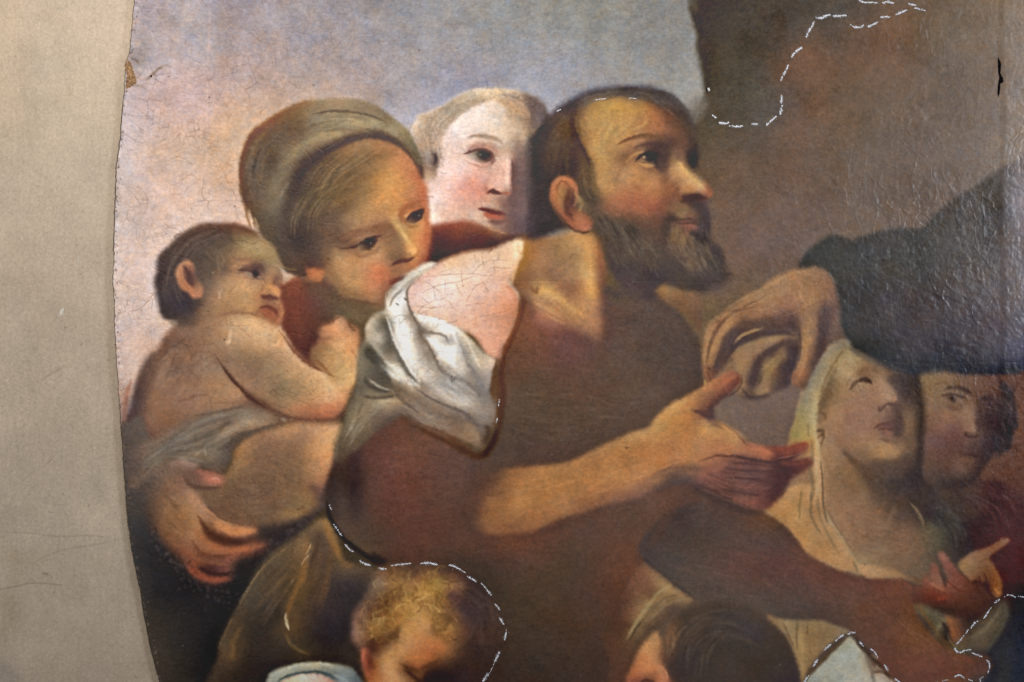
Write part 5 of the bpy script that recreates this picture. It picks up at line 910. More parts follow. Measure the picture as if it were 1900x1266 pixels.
# ---------------- near forearm and hand of the man
R('0', 3.5, '868,960 872,920 890,895 915,878 950,869 1000,864 1050,858 1075,848 1130,820 1180,800 1200,795 1220,770 1250,745 1262,740 1290,725 1305,716 1330,700 1345,692 1360,690 1370,695 1372,706 1365,718 1350,730 1330,745 1322,760 1330,780 1360,800 1385,822 1400,827 1430,828 1460,826 1480,820 1492,820 1500,828 1496,836 1480,845 1470,850 1485,852 1504,850 1508,856 1500,868 1470,885 1455,900 1450,918 1440,930 1420,946 1390,944 1350,930 1320,918 1295,905 1280,898 1250,900 1220,910 1180,925 1130,935 1080,950 1030,965 990,985 940,990 890,985''', '''885,940,6b4430 890,910,643f2e 910,900,6f4630 930,885,785030 950,890,945f35 980,880,9a6436 1020,875,9d6a39 1060,870,a06c3c 900,960,865632 930,950,9a6838 960,920,9e6c3c 1000,930,9a6737 1000,900,9c6838 1050,900,a16b3a 1050,940,94623a 1000,960,8f5c34 950,975,835434 1090,850,a06c3c 1120,835,a5703e 1160,820,a97642 1190,808,ac7c48 1120,870,a06a3a 1160,860,9e6838 1100,900,9d683a 1150,890,a16c3c 1200,840,a36a3a 1200,870,a66e40 1120,930,7a5036 1150,920,7f533a 1180,905,8a5a3c 1220,890,8a5d3c 1080,940,7c5236 1220,800,ae7c42 1250,770,ae7a40 1270,750,b8854a 1290,740,a96f40 1280,780,a66a38 1240,820,a96d3c 1260,850,a86e42 1230,860,a26a3c 1310,730,9c5c3c 1330,715,94553c 1350,702,8e5038 1362,700,804632 1355,715,75402f 1310,750,7a4c38 1315,770,56393a 1320,775,4c3638 1300,770,7c4c34 1290,800,a8703f 1310,790,b08048 1340,800,ac7a46 1340,820,a56c44 1300,830,a66e46 1280,840,a5703f 1360,815,b07c48 1380,830,9a5e40 1350,840,a06440 1320,850,9a6240 1300,855,9c643e 1400,840,a05f3e 1420,845,a65c3c 1420,835,8c4c34 1440,840,6b3832 1460,838,7a4032 1485,832,8c4a38 1495,826,88483a 1480,840,6a3430 1380,850,6f443a 1350,860,6a443c 1400,855,583632 1440,855,4b2c2c 1470,865,543030 1495,860,6a3a30 1320,870,805042 1300,880,7c4e40 1330,890,754538 1370,870,62403a 1370,890,65423a 1400,880,5c3c38 1430,880,50302e 1450,890,432829 1400,900,5e3a36 1420,920,5a3430 1370,910,5b3a34 1340,910,58382f 1380,930,70463a 1410,935,6a3e36 1430,915,4c2c2c 1280,870,7e583e 1260,880,60463a 1240,880,684a3a 1280,890,56403c 1300,900,603e38 1220,905,54403a''', part='painted_man/near_arm', c=8)
K('0', '1282,760 1305,768 1320,782 1340,795', '2/6/6/2', '4e3638', .7)
K('0', '1305,745 1315,760', 6, '5a3e3a', .6)
K('0', '1372,700 1368,712 1345,733 1325,748', '1.5/2/3/4', '543535', .7)
K('0', '1325,780 1360,800 1382,822 1400,828 1430,829', '2/2/2/2/2', '6b4030', .5)
K('0', '1300,855 1330,845 1360,848 1395,852 1440,858', '2/3/3/3/2', '563733', .6)
K('0', '1358,858 1400,862 1450,868', '2/3/3', '482d2c', .6)
K('0', '1350,885 1400,890 1440,900', '2/3/3', '4a2e2e', .55)
K('0', '1290,898 1340,918 1390,940', '3/4/3', '402c2a', .5)
K('0', '1380,925 1400,930', 5, '7d4a3a', .5)
K('0', '1440,850 1470,845 1490,838', 1.2, '8c6a58', .5)
K('0', '1480,826 1492,824', 3, '95523f', .6)
K('0', '1455,870 1460,890 1450,920', 6, '3f2528', .5)
K('0', '1340,790 1355,800', 2.5, 'c4924f', .5)
K('0', '1320,835 1350,830 1390,840', 5, 'b07048', .4)
K('0', '1090,860 1150,840 1230,830', 8, 'a97040', .3)
K('0', '900,930 950,935 1020,920', 10, 'a8713e', .4)
K('0', '1160,828 1162,832', 1.2, '3a2a20', .8)
K('0', '1200,890 1240,872 1280,868 1310,872', '6/7/7/5', '5a443c', .5)
HAIR('0', '890,900 1000,880 1180,810 1300,750', '900,980 1050,945 1200,890 1300,860', 150, 2, 'b98048/8a5830/a87040/94602f', .22, 2, lo=.15, seed=49)
HAIR('0', '1300,860 1380,860 1480,840', '1300,895 1370,930 1440,920', 80, 1.4, '8a5644/42292a/6f4238', .35, 2, lo=.25, seed=50)
# ---------------- the giver's hand, bread, black sleeve
R('N', 3, '400,1130 420,1100 330,1000 290,1000 230,980 300,960 380,900 430,830 480,790 570,740 700,700 830,680 900,670 915,680 940,700 945,800 920,900 890,1000 860,1080 800,1110 700,1150 640,1180 560,1190 500,1180 440,1160''', '''330,970,6f5840 400,900,7c6240 440,860,8a6c48 500,820,8c6e48 580,770,836748 650,740,86694a 720,730,8a6d4b 800,710,7f6444 880,690,7c6040 480,900,8a6b44 560,850,86694a 620,810,876b48 700,770,85684a 430,940,7c5f40 520,950,876a45 470,980,8a6d48 500,1080,8c6f4a 480,1020,80633f 560,900,7a5c40 600,880,54403c 560,1050,44363a 600,950,4c3a3a 640,1000,6b553c 650,930,75603f 700,880,80683f 760,850,82683f 820,820,7c5f40 660,1050,866a45 620,1110,8a6d48 700,980,82673e 740,920,7d613f 750,1000,5f4a38 780,940,544038 820,900,47393a 880,800,443738 900,760,4c3c3a 850,750,574440 740,830,54403c 700,840,4b3a3a 850,1000,43363a 800,1060,473939 720,1100,5f4a3c 560,1130,5f4a3c 540,1160,4a3c38''', part='painted_bread/crust', tint=(1.08, 1, .97), sat=.85)
K('N', '480,1100 540,1160 620,1170 700,1150', '3/4/5/4', '453738', .6)
K('N', '590,880 650,840 730,790 810,750 890,720', '5/6/7/6/5', '4e3d3b', .65)
K('N', '620,870 600,940 570,1010 560,1090', '7/8/9/8', '44373a', .65)
K('N', '640,1010 620,1060', 3, '544538', .6)
K('N', '650,960 700,900 770,850', 4, '93774b', .4)
K('N', '600,1120 640,1130 690,1100', 5, '94774c', .4)
K('N', '480,880 460,960 490,1060', 5, '957648', .4)
R('0', 3, '1305,712 1304,690 1303,660 1306,640 1310,615 1318,600 1330,595 1345,578 1365,565 1378,552 1400,542 1430,520 1460,505 1490,496 1510,494 1530,500 1545,520 1552,545 1555,568 1548,590 1537,612 1528,645 1517,672 1506,702 1495,722 1480,718 1470,712 1475,700 1482,680 1485,650 1484,622 1470,612 1440,612 1415,618 1390,628 1370,640 1355,665 1340,680 1325,700 1318,712''', '''1308,700,7a563c 1305,670,8c6440 1312,640,9a7048 1320,610,9c7450 1325,650,8c6644 1318,690,6c4838 1335,600,8e6848 1345,610,97704c 1350,600,a07850 1330,635,8a6444 1340,640,7a5844 1330,670,5c4438 1350,650,4a3a3a 1360,630,4c3b3a 1370,610,54403a 1390,600,5f4a40 1400,618,584440 1380,580,8a6648 1360,575,8f6c4a 1400,590,85624a 1420,600,5a4640 1385,560,936e4a 1410,545,987650 1430,560,936e4c 1440,540,947050 1460,525,957250 1490,510,94704e 1520,510,8a694e 1535,530,82624c 1510,540,94704f 1480,545,957254 1500,560,96724e 1540,560,70564a 1450,570,876250 1470,580,74564a 1440,590,69504a 1420,580,8a644c 1480,590,725646 1500,600,8f6c4a 1495,630,977048 1490,660,8f6648 1495,690,8a5c3c 1480,700,91603c 1510,600,85644a 1520,600,5a4744 1520,640,5c4844 1510,670,6c5040 1510,690,4e3c3c 1500,710,4a3a38 1535,580,5a4642 1540,620,5a4642 1545,610,6b5144 1550,650,705443 1530,660,51403f 1470,600,4f3e3c 1478,625,51403e 1450,608,4a3b3b''', part='painted_giver/hand', tint=(1.05, 1, .97), c=8)
K('0', '1310,615 1320,602 1345,592 1370,572 1400,560 1410,568', '2/3/3/2/2/1', '6a4d3c', .4)
K('0', '1306,680 1314,650 1320,625 1335,602 1350,590', '2/3/3.5/3/2', '664a3b', .45)
K('0', '1325,690 1335,660 1350,640 1358,615', '5/6/6/4', '493a3b', .6)
K('0', '1360,638 1378,622 1400,612 1415,608', '1.5/3/3/1.5', '86694a', .6)
K('0', '1375,635 1400,622 1430,618 1480,622', '5/5/5/5', '4a3b3a', .65)
K('0', '1340,610 1333,640 1320,680', '3/4/3', 'a67c50', .5)
K('0', '1315,620 1308,650 1307,690', '2/3/2', 'a57a4e', .5)
K('0', '1318,710 1312,690', 2, '4b3430', .6)
K('0', '1306,706 1308,714', 2.5, '9a7a3c', .8)
K('0', '1365,600 1400,602 1460,585 1480,575', '3/5/7/5', '5b4740', .5)
K('0', '1500,600 1492,630 1490,670 1482,695', '4/5/5/4', 'a3774c', .45)
K('0', '1488,610 1490,650 1480,690 1473,705', '1/2/2/2', '54423a', .3)
K('0', '1521,580 1522,620 1515,670 1508,705', '6/8/8/6', '4b3b3c', .5)
K('0', '1470,704 1482,675 1478,700', 3, '9c5a34', .45)
K('0', '1375,556 1420,534 1460,512 1500,500', '2/3/3/2', 'a57f55', .45)
K('0', '1362,580 1420,548', .8, '4f3c30', .6)
HAIR('0', '1340,590 1420,540 1500,505', '1400,600 1460,590 1530,560', 70, 1.6, 'a88056/77583f/97724e', .25, 2, lo=.3, seed=51)
R('0', 3, '1480,495 1490,475 1502,462 1515,450 1530,440 1540,436 1558,438 1575,445 1590,442 1620,432 1660,425 1710,422 1730,400 1760,375 1800,350 1830,330 1860,310 1900,290 2000,230 2300,150 2300,640 2000,670 1930,680 1880,692 1830,695 1780,696 1750,688 1730,694 1700,692 1670,688 1640,680 1610,662 1585,650 1570,630 1558,600 1556,570 1545,520 1530,502 1510,494 1495,497''', '''1500,480,393a3c 1530,460,3d4042 1560,455,3f4040 1600,460,424246 1650,450,454548 1700,440,464648 1750,400,4b484a 1800,370,4f4b4e 1840,340,54504f 1850,380,565356 1880,340,75707a 1880,380,7a7682 1870,450,6c6870 1890,500,6e6b76 1560,500,40403f 1600,520,404144 1570,560,3b3b3f 1590,600,3e3d42 1600,640,34363a 1570,620,3a3c3f 1640,560,47434a 1650,500,4a4848 1700,500,494a4c 1720,560,4c464c 1650,620,3c3b42 1700,640,403e48 1650,670,343841 1700,680,363841 1760,520,534f54 1800,450,525054 1840,450,545156 1800,550,57535a 1760,600,4b4750 1800,640,4a4852 1750,670,333540 1800,685,353845 1850,660,4a4a58 1880,600,615e6a 1850,550,655f66 1880,650,52526a 1880,680,363a50 1840,600,5a5562 2000,300,807b88 2000,500,75727e''', part='painted_giver/sleeve', tint=(1.0, .97, .91))
HAIR('0', '1560,520 1600,600 1680,660 1800,680', '1620,440 1750,500 1850,560 1895,640', 260, 1.8, '5a565c/36353a/625d60/45434a/6b6570', .25, 3, lo=.12, seed=52)
HAIR('0', '1540,445 1600,470 1700,440 1860,340', '1560,500 1640,520 1750,480 1890,420', 160, 1.6, '55535a/36373a/5f5b5e', .22, 3, lo=.12, seed=53)
K('0', '1565,640 1600,665 1640,682 1700,690 1760,688 1830,692 1890,682', '3/6/6/6/5/6/7', '2f333d', .6)
K('0', '1565,570 1568,610 1580,640', 5, '33373a', .5)
# ---------------- last accents
K('0', '860,1000 862,960 872,922 895,893', '22/22/18/10', '50372d', .55)
K('0', '875,1005 930,1000 990,992 1050,972', '14/10/8/6', '4a332b', .5)
K('0', '1288,912 1330,930 1370,946 1412,950', '7/9/8/6', '42312c', .85)
K('0', '1255,925 1235,965 1205,1010', '6/9/7', '4c3328', .5)
R('0', 2.5, '1285,728 1305,716 1330,700 1345,691 1360,688 1371,694 1373,706 1362,722 1345,734 1330,746 1312,756 1295,750', '''1300,728,a56e40 1320,718,9c6440 1340,705,94593a 1355,698,8a5038 1366,702,743f2e 1350,714,854a36 1335,730,744636 1320,740,7a4a38 1362,715,603630''', part='painted_man/near_arm')
K('0', '1374,696 1375,708 1368,722 1350,738', '1.5/2.5/3/2', '46332f', .55)
# the network of cracks on the pale shoulder
for _p in ('1010,535 1060,440 1140,385', '700,470 780,430 900,400 1010,370 1090,350', '860,375 862,470', '720,362 850,345 1000,338 1200,352', '660,622 700,570 790,520', '940,400 955,450 990,500', '730,390 830,470',
           '1030,350 1150,250 1300,243', '1120,385 1170,465', '650,560 760,575 860,560', '800,700 960,660', '700,500 745,545', '780,440 800,520 870,500', '970,300 980,420', '1120,200 1130,310', '900,300 820,330', '1180,290 1330,300',
           '700,340 640,420', '1050,420 1160,400', '640,640 720,600 800,560', '1250,470 1300,460', '1000,560 1150,540', '1050,655 1290,600', '880,530 940,600', '1200,250 1210,350', '1060,180 1075,260'):
    K('H', _p, .7, '8a6a57', .5)
for _p in ('500,640 560,625 640,640', '480,675 540,680 600,668', '530,700 590,640', '600,740 660,760', '500,765 600,770', '620,700 615,790', '540,640 550,760', '820,650 800,720', '780,640 900,670', '800,880 900,890', '840,850 850,930', '700,830 760,840', '720,640 690,690'):
    K('H', _p, .7, '8f8779', .55)
K('H', '515,545 532,552', 1.6, '3a352f', .8)
K('H', '572,512 582,520', 1.6, '3a352f', .8)
for _i in range(40):
    _x, _y = 895 + 60 * rng.rand(), 1055 + 35 * rng.rand()
    K('H', '%d,%d %d,%d' % (_x, _y, _x + 12 * rng.randn(), _y + 10 * rng.randn()), .6, '4a453f', .5)

# dirt and losses by the cut edge
K('A', '1040,570 1070,545 1110,510 1150,480', 2.6, '7a6248', .6)
K('A', '1120,500 1180,470 1230,480', 1.6, '8d7a66', .45)
K('A', '960,490 1010,500 1030,540', 5, 'c3c0c0', .5)
K('A', '930,420 960,430 990,450', 2.6, '6f6050', .5)
K('A', '940,620 990,610 1040,630', 2.6, '8a7c6c', .45)
for _i in range(420):
    _y = rng.rand() * 1500 - 150
    _e = np.interp(_y, [0, 100, 200, 300, 450, 600, 760, 880, 1020, 1150, 1266, 1400], [253, 243, 231, 221, 215, 217, 226, 234, 247, 272, 300, 345])
    _x = _e + abs(rng.randn()) * 4 + .6
    _d = ['5d5148', '8a7d70', 'd8cdc4', '473d36', 'e3dad2'][rng.randint(5)] if _y < 720 else ['5d5148', '2b2523', '6b5c50'][rng.randint(3)]
    K('0', '%.1f,%.1f %.1f,%.1f' % (_x, _y, _x + rng.randn(), _y + 2 * rng.randn()), .6 + .8 * rng.rand(), _d, .45)
# ---------------- second sitting: heads and hands
# bearded man
K('0', '1120,540 1150,545 1185,548', '12/17/12', '4b3e3a', .9)
K('d', '100,180 80,300 85,450', 14, '3c332e', .4)
K('d', '170,180 210,230 200,330', 12, '604c36', .35)
K('d', '215,140 215,220 240,300 265,360 285,440', '3/6/7/6/5', '52402e', .5)
K('d', '250,150 240,200 262,270 290,350 305,440 335,500', '2/3/3/3/4/5', '6f5738', .45)
K('d', '395,277 420,262 460,250 520,246 580,262', '2/3.5/5/6/6', '705039', .6)
K('d', '560,262 610,270 650,268', '8/12/9', '5d4438', .45)
K('d', '390,415 412,365 435,325 475,298 520,288', '2/3.5/3/3/3', '85603f', .3)
K('d', '430,350 455,322 500,304', '2/3.5/3', 'ab8050', .45)
K('d', '510,302 545,305 575,328 585,370', '5/11/12/7', '4b3935', .5)
K('d', '470,335 495,316 530,312 560,322', '1.5/3/3.5/4', '33282a', .7)
K('d', '486,338 506,330', 2.4, '94794f', .6)
K('d', '512,330 535,328', 5.5, '2e2629', .7)
K('d', '497,326 501,330', .9, 'd8c69a', .8)
K('d', '478,352 505,360 540,356', '2/3.5/3', 'b88c52', .6)
K('d', '500,385 540,392 570,400', 6, '9f7146', .4)
K('d', '590,350 620,340 650,330', 5, '8e6a46', .4)
K('d', '612,325 650,365 700,415 735,450', '4/6/7/5', 'c49858', .45)
K('d', '690,415 730,440', 3, 'd6b074', .5)
K('d', '665,450 690,455', 9, 'b27c4a', .55)
K('d', '632,440 632,475 650,502', '3/4/4', '7d523a', .65)
K('d', '648,500 680,484 715,486 748,490', '4/6/7/4', '49332e', .8)
K('d', '740,440 764,465 752,485', '3/5/3', '9b5f42', .5)
K('d', '615,430 590,490 580,545', '6/8/6', '8c5a3e', .45)
K('d', '350,480 430,520 520,540', 12, '9d623f', .35)
K('d', '640,520 640,545 650,560', 8, '83643f', .5)
K('d', '690,510 730,530 740,600', '8/11/9', '463a38', .6)
K('d', '600,565 590,600 600,640', '8/9/7', '483c34', .7)
K('d', '622,586 650,589 690,586 720,590', '2/2.6/3/4', '463530', .55)
K('d', '645,600 675,604 700,604', '4/5/4', '744c3c', .55)
K('d', '620,610 625,640 660,650', '8/10/8', '7f623f', .55)
K('d', '680,620 715,640 740,680', '5/7/8', '3d3431', .7)
K('d', '660,680 690,720 680,760', '9/12/9', '6c5843', .5)
for _p in ('340,580 400,640 440,720', '400,580 460,660 500,740', '460,620 520,700 560,760', '380,700 450,770 520,820', '520,600 560,680 600,740', '620,720 640,790 720,800', '740,700 770,740 790,800'):
    K('d', _p, '14/18/14', '4b4037', .42)
K('d', '440,610 470,650', 9, '3a312c', .5)
HAIR('d', '330,520 380,620 450,740', '460,580 540,680 600,800', 110, 1.6, '6b5b47/38312d/5c4f42/443b34', .4, 2, lo=.3, seed=61)
HAIR('d', '600,600 620,700 700,800', '720,620 780,720 810,790', 110, 1.6, '74624a/38312d/645444/443b34', .4, 2, lo=.3, seed=62)
K('d', '770,760 800,765 825,790 800,825', 2.4, '4a3f38', .55)
HAIR('d', '300,110 450,80 600,100 690,180', '320,70 460,50 620,80 710,200', 80, 1.8, '4d423c/645a52/574b43', .4, 2, lo=.25, seed=63)
K('d', '560,115 620,140 670,190 690,250', '4/6/8/7', '4b4037', .5)
K('d', '160,435 180,420 205,440', '2/3/3', '7b4c36', .55)
K('d', '165,450 165,490 185,530', 5, 'a0764c', .45)
K('d', '205,450 195,500 200,545 225,575', '4/6/6/4', '5f3d34', .7)
K('d', '225,430 235,470 225,520', '3/3.5/3', 'ae6f4c', .5)
K('d', '135,470 145,530 185,590', '2/2.5/2.5', '8d553a', .5)
K('d', '240,480 255,510 245,540', '3/5/3', 'a07e4e', .5)
K('d', '590,150 640,220 655,300', '14/20/14', '6e4b35', .5)
K('d', '560,290 610,310 640,330', '12/16/10', '4d3932', .5)
K('d', '560,340 585,400 575,430', '8/10/8', '5d463a', .45)
K('d', '330,520 440,565 560,600', '10/14/12', '634938', .5)
K('d', '590,500 680,545 720,560', 12, '6a4c38', .4)
K('d', '440,440 520,470 590,450', 14, '9d6840', .35)
K('d', '300,110 400,110 500,120', 10, 'b98d4c', .35)
K('E', '1320,430 1400,415 1460,440', '10/14/10', '80593f', .4)
K('E', '880,440 915,560 880,680', 16, '5d4638', .45)
K('E', '740,860 900,950 1100,1040 1300,1080', 14, '5d4935', .6)
K('E', '1100,1090 1200,1120', 14, '6a5640', .5)
K('E', '1020,400 940,470 900,540', 12, '6b5140', .4)
# chest lights
K('M', '440,130 520,200 560,330 575,480 590,640', '6/9/9/8/7', 'bd8b50', .35)
K('M', '300,230 330,330 330,430', 9, '8d6a46', .35)
# veiled woman
R('w', 5, '235,150 300,95 400,130 500,178 570,195 610,270 618,380 612,500 585,585 500,640 400,640 310,590 230,530 175,470 150,390 175,300''', '''260,150,a58860 330,130,a2835a 300,200,a0805a 260,240,96754e 340,180,94724e 400,160,8d6a4a 430,200,94714e 470,240,9c7555 510,290,a37a5a 480,200,856247 520,220,4f403c 560,260,4a3d3a 540,300,5c4840 220,230,7d6345 200,290,6e5740 180,330,6b5540 170,390,8a6648 170,460,8d684a 220,350,94704e 300,320,9a735a 380,330,96705a 420,290,97705a 300,420,946b55 380,420,946d58 440,400,8a6652 250,470,906a50 350,500,926c50 430,480,8c664e 480,390,80604c 530,380,5a4640 545,430,584540 520,480,634a42 580,400,80634a 590,480,7a5f48 560,520,765a44 480,560,a07850 540,560,8e6a48 420,560,94704c 400,620,6e543f 480,620,6b523e 320,570,7a5c42 560,600,5c4638 250,540,86624a 600,330,514340 605,270,443936''', alpha=.85)
K('w', '240,80 200,120 140,210 100,310 60,400', '8/11/12/11/10', '83755e', .55)
K('w', '290,60 240,110 215,160 180,240 150,330', '4/4/4/4/4', '8a7250', .6)
K('w', '250,90 200,160 160,250 125,350 110,450', '5/6/7/7/7', 'a08c64', .5)
K('w', '100,340 70,430 50,520', '7/10/9', 'a18c54', .5)
K('w', '200,60 260,35 300,40', 5, '8d7f66', .6)
K('w', '205,230 195,280 170,330 165,370', '4/7/7/4', '6a5440', .5)
K('w', '165,380 185,395 180,415', 3, '5e4a38', .5)
K('w', '150,470 175,475 170,500', 3, '5c4636', .45)
K('w', '298,275 320,245 348,226 375,218', '1.6/2.6/3.2/3.4', '5f493d', .7)
K('w', '372,226 392,230 405,240', '3.4/5/3', '463a38', .75)
K('w', '350,205 385,200 415,215', 5, '6d5343', .45)
K('w', '345,240 375,250 400,258', '2/3/2', '9a7c5c', .5)
K('w', '330,205 365,178 410,168 440,180', '4/6/6/4', '73563f', .45)
K('w', '280,255 300,225 330,195', 3, '82634a', .4)
K('w', '440,205 480,250 515,290', '4/5/5', 'a37c5c', .4)
K('w', '524,296 524,318 510,330', '2/3.5/3', 'a6785c', .6)
K('w', '442,355 448,372 465,362 480,346 502,344 522,345', '2/3.4/3.4/2.6/3/3', '5d423c', .75)
K('w', '500,215 530,240 560,290', '10/14/10', '4a3c3a', .6)
K('w', '515,330 540,370 540,450 530,520', '5/9/10/8', '52403c', .6)
K('w', '575,380 590,430 580,490', 8, '876850', .5)
K('w', '480,370 485,410', '4/5', '6f5246', .5)
K('w', '418,462 440,446 465,437 490,439 515,448', '1.6/3/3.6/3.6/3.6', '5f4440', .65)
K('w', '450,455 480,458 505,462', '3/4.5/4', '7a5046', .7)
K('w', '455,478 485,486 510,486', '3/5/4', '855c4c', .6)
K('w', '455,510 480,520 520,530', '3/4.5/5', '5c453d', .55)
K('w', '440,585 490,592 540,575', '8/11/7', 'a37b52', .5)
K('w', '270,570 320,620 400,668 480,700', '5/8/10/12', '564336', .6)
K('w', '400,640 480,650 560,640 600,600', '8/14/16/12', '483b37', .55)
K('w', '620,190 655,270 665,380 655,520 630,650', '6/8/9/10/14', '38312f', .6)
K('w', '290,680 360,740 380,830', 12, '94704e', .4)
# far-right onlooker
R('w', 5, '655,200 760,190 850,200 980,210 1030,260 1040,400 1020,540 960,640 900,720 780,730 680,680 662,560 668,400''', '''690,230,846a4a 760,220,80654a 850,225,775a46 950,230,6d5044 700,320,846750 740,330,80644e 700,420,7d5b48 760,400,82604c 840,400,86654f 880,430,8b6852 900,470,8a6650 910,360,80604c 780,450,785548 840,480,715048 720,520,70504a 800,560,644840 860,540,5f4640 700,620,654a40 780,640,624840 850,650,6c4e40 900,600,58423c 940,330,5a4640 940,420,4f3e3c 960,500,4a3b3b 1000,300,5a4440 1000,420,4b3b3b 940,600,4b3c3a 820,700,4b3c38 720,700,50413a 880,700,463835''', alpha=.8)
K('w', '765,275 790,262 830,260 865,272 895,295', '2.5/4.5/5/5/3', '463938', .7)
K('w', '720,245 780,240 840,250', 3, '665040', .4)
K('w', '750,300 790,294 830,300 860,312', '1.6/2.6/2.8/2.4', '4f3f3a', .75)
K('w', '797,314 803,318', 6.5, '54453f', .6)
K('w', '800,314 802,317', 3, '30292a', .7)
K('w', '770,345 805,356 850,345', '3/5/5', '6a5045', .35)
K('w', '895,300 905,340 900,380', 5, '6a5044', .4)
K('w', '930,310 935,380 930,450 925,490', '6/8/8/5', '4d3d3b', .6)
K('w', '880,400 900,440 908,475', '3/4.5/5', '97725a', .5)
K('w', '862,480 870,495 895,503 920,505', '2.5/3.6/3.6/2.4', '4c3834', .7)
K('w', '950,320 980,312 1005,322', '3/5/3', '453737', .55)
K('w', '960,345 990,345', 4, '40343a', .4)
K('w', '820,568 860,585 900,592 935,600', '2/3.6/3.6/2.4', '4b3735', .7)
K('w', '850,608 880,615 910,615', 4.5, '74523f', .5)
K('w', '840,640 880,635', 5, '553f38', .35)
K('w', '760,730 820,745 900,725', '8/10/8', '3d3232', .55)
for _p in ('1025,215 1055,270 1065,350', '1060,270 1095,340 1105,410', '1050,360 1085,430 1120,440', '1060,430 1080,500 1060,560', '1030,480 1045,550 1020,600', '1020,300 1030,400 1030,480'):
    K('w', _p, '6/9/6', '413737', .65)
for _i in range(60):
    _x, _y = 1030 + 80 * rng.rand(), 220 + 350 * rng.rand()
    K('w', '%d,%d %d,%d %d,%d' % (_x, _y, _x + 12, _y + 14, _x + 8 + 10 * rng.rand(), _y + 34), 1.4, ['5b4d4a', '322a2b', '6a5a52'][rng.randint(3)], .35)
# fair boy: rounder shade, wavy hair
K('C', '840,470 860,600 850,720 830,860', '10/13/12/12', '7d675c', .45)
K('C', '900,560 890,700 890,900 860,1060', '12/14/16/14', '6f5a57', .45)
K('C', '760,300 840,380 890,460', '8/12/10', 'b59b80', .4)
K('C', '560,600 620,590 690,610', '5/6/4', '8c6658', .3)
K('C', '560,640 600,665 660,670', '3/4/3', '9c7566', .45)
K('C', '640,780 620,830 640,860', '4/6/4', 'bd8571', .45)
K('C', '660,840 700,830 740,850', '5/7/5', 'd9a892', .45)
K('C', '636,874 670,866 705,880', '2/5/3', '5f3630', .7)
K('C', '740,882 790,884', '3/3', 'a5634c', .5)
K('C', '720,910 740,950 760,980', '6/8/6', '8d665a', .4)
K('C', '565,988 610,988 660,1004 710,1016 755,1022', '1.6/4/5.5/5/3', '7b463f', .7)
K('C', '610,1028 660,1046 715,1058', '3.5/5.5/4', 'b4604b', .6)
K('C', '640,1080 690,1094 750,1086', '4/7/6', '80594c', .5)
K('C', '420,880 500,830 570,880', '14/18/12', 'd99a86', .3)
K('C', '250,950 330,1040 430,1060', '6/9/7', 'c9a592', .35)
K('C', '300,620 290,760 260,860', '3/4/4', 'd6b8a8', .4)
for _i in range(130):
    _t = rng.rand()
    if rng.rand() < .55:
        _x, _y = 140 + 190 * rng.rand(), 350 + 380 * _t
    else:
        _x, _y = 330 + 620 * _t, 300 - 150 * math.sin(_t * 2.6) + 55 * rng.rand()
    _a = rng.rand() * 6.28
    K('C', ' '.join('%d,%d' % (_x + 24 * math.cos(_a + q * .7), _y + 24 * math.sin(_a + q * .7)) for q in range(4)), 1.5, ['d6c4ae', '8d7a6a', 'c3ae98', '77655a', 'b39c86'][rng.randint(5)], .3)
K('C', '930,260 980,320 1020,380', '9/13/9', '5f5252', .5)
K('C', '960,300 1000,380 960,440', 4, 'a08a72', .35)
# woman with the headscarf
K('E', '1360,500 1400,600 1420,700', '7/9/7', '8d6a48', .35)
K('E', '1540,420 1600,520 1650,600', '5/6/5', 'b98048', .35)
K('E', '1480,560 1540,620 1600,640', '5/7/5', '8a6344', .4)
K('E', '1440,700 1490,684 1540,676 1590,664', '2.5/4/4/3', '5b3b33', .6)
K('E', '1400,760 1480,760 1560,750', '5/7/5', 'a4704a', .35)
K('E', '1700,300 1715,420 1700,560', '4/6/6', 'a55c3a', .35)
K('E', '1170,600 1250,610 1340,560', '2/3.4/2', '90694a', .45)
K('E', '1350,440 1390,400 1430,420 1450,500', '4/6/6/5', '80593f', .4)
K('E', '880,420 960,380 1060,380', 12, '6e553f', .3)
# giver's hand
K('N', '340,520 250,590 208,720 196,880', '4/5.5/5/4', '9e7650', .6)
K('N', '375,530 295,640 236,770 216,880', '1.6/2.8/2.8/2', '5f4437', .7)
K('N', '405,580 315,690 262,800 228,920', '5/6.5/6/4', 'ab7f50', .6)
K('N', '460,620 375,700 325,820 275,950', '6/9/9/7', '493a39', .65)
K('N', '200,930 215,1000 230,1030', '4/5/4', '7d5038', .6)
K('N', '225,935 232,945', 2, '453230', .7)
K('N', '430,735 490,680 560,655 640,635', '2/3.6/3.2/1.6', 'a28050', .7)
K('N', '450,610 560,590 700,575 800,600', '5/8/9/7', '5c463c', .55)
K('N', '470,760 560,710 700,670 900,650', '5/7/7/5', '4a3b3a', .7)
K('N', '380,500 480,485 600,462', '1.6/2.4/1.4', '644838', .6)
K('N', '350,490 500,390 640,320', 3, 'a67d55', .45)
K('N', '620,440 740,360 860,320', '4/6/4', 'a37d56', .4)
K('N', '960,600 985,700 965,830 905,980', '6/9/9/5', 'a57b50', .55)
K('N', '936,610 942,720 940,830 900,960', '1.6/2.4/2.4/2', '4a3b38', .6)
K('N', '1130,430 1140,600 1090,800 1010,960', '8/12/11/9', '4c3d3c', .6)
K('N', '900,960 888,1040 900,1070', '3/4/4', '8a5838', .6)
K('N', '900,470 960,500 1000,560', 7, '85664a', .35)
K('N', '380,880 460,800 600,740 820,690', '3/5/6/4', '957549', .5)
K('N', '830,720 740,780 660,840 610,920 585,1020', '4/6/6/7/6', '4a3938', .6)
K('N', '650,1050 700,960 780,870', '4/7/5', '8f7349', .5)
K('N', '860,760 870,860 840,960', 9, '443739', .6)
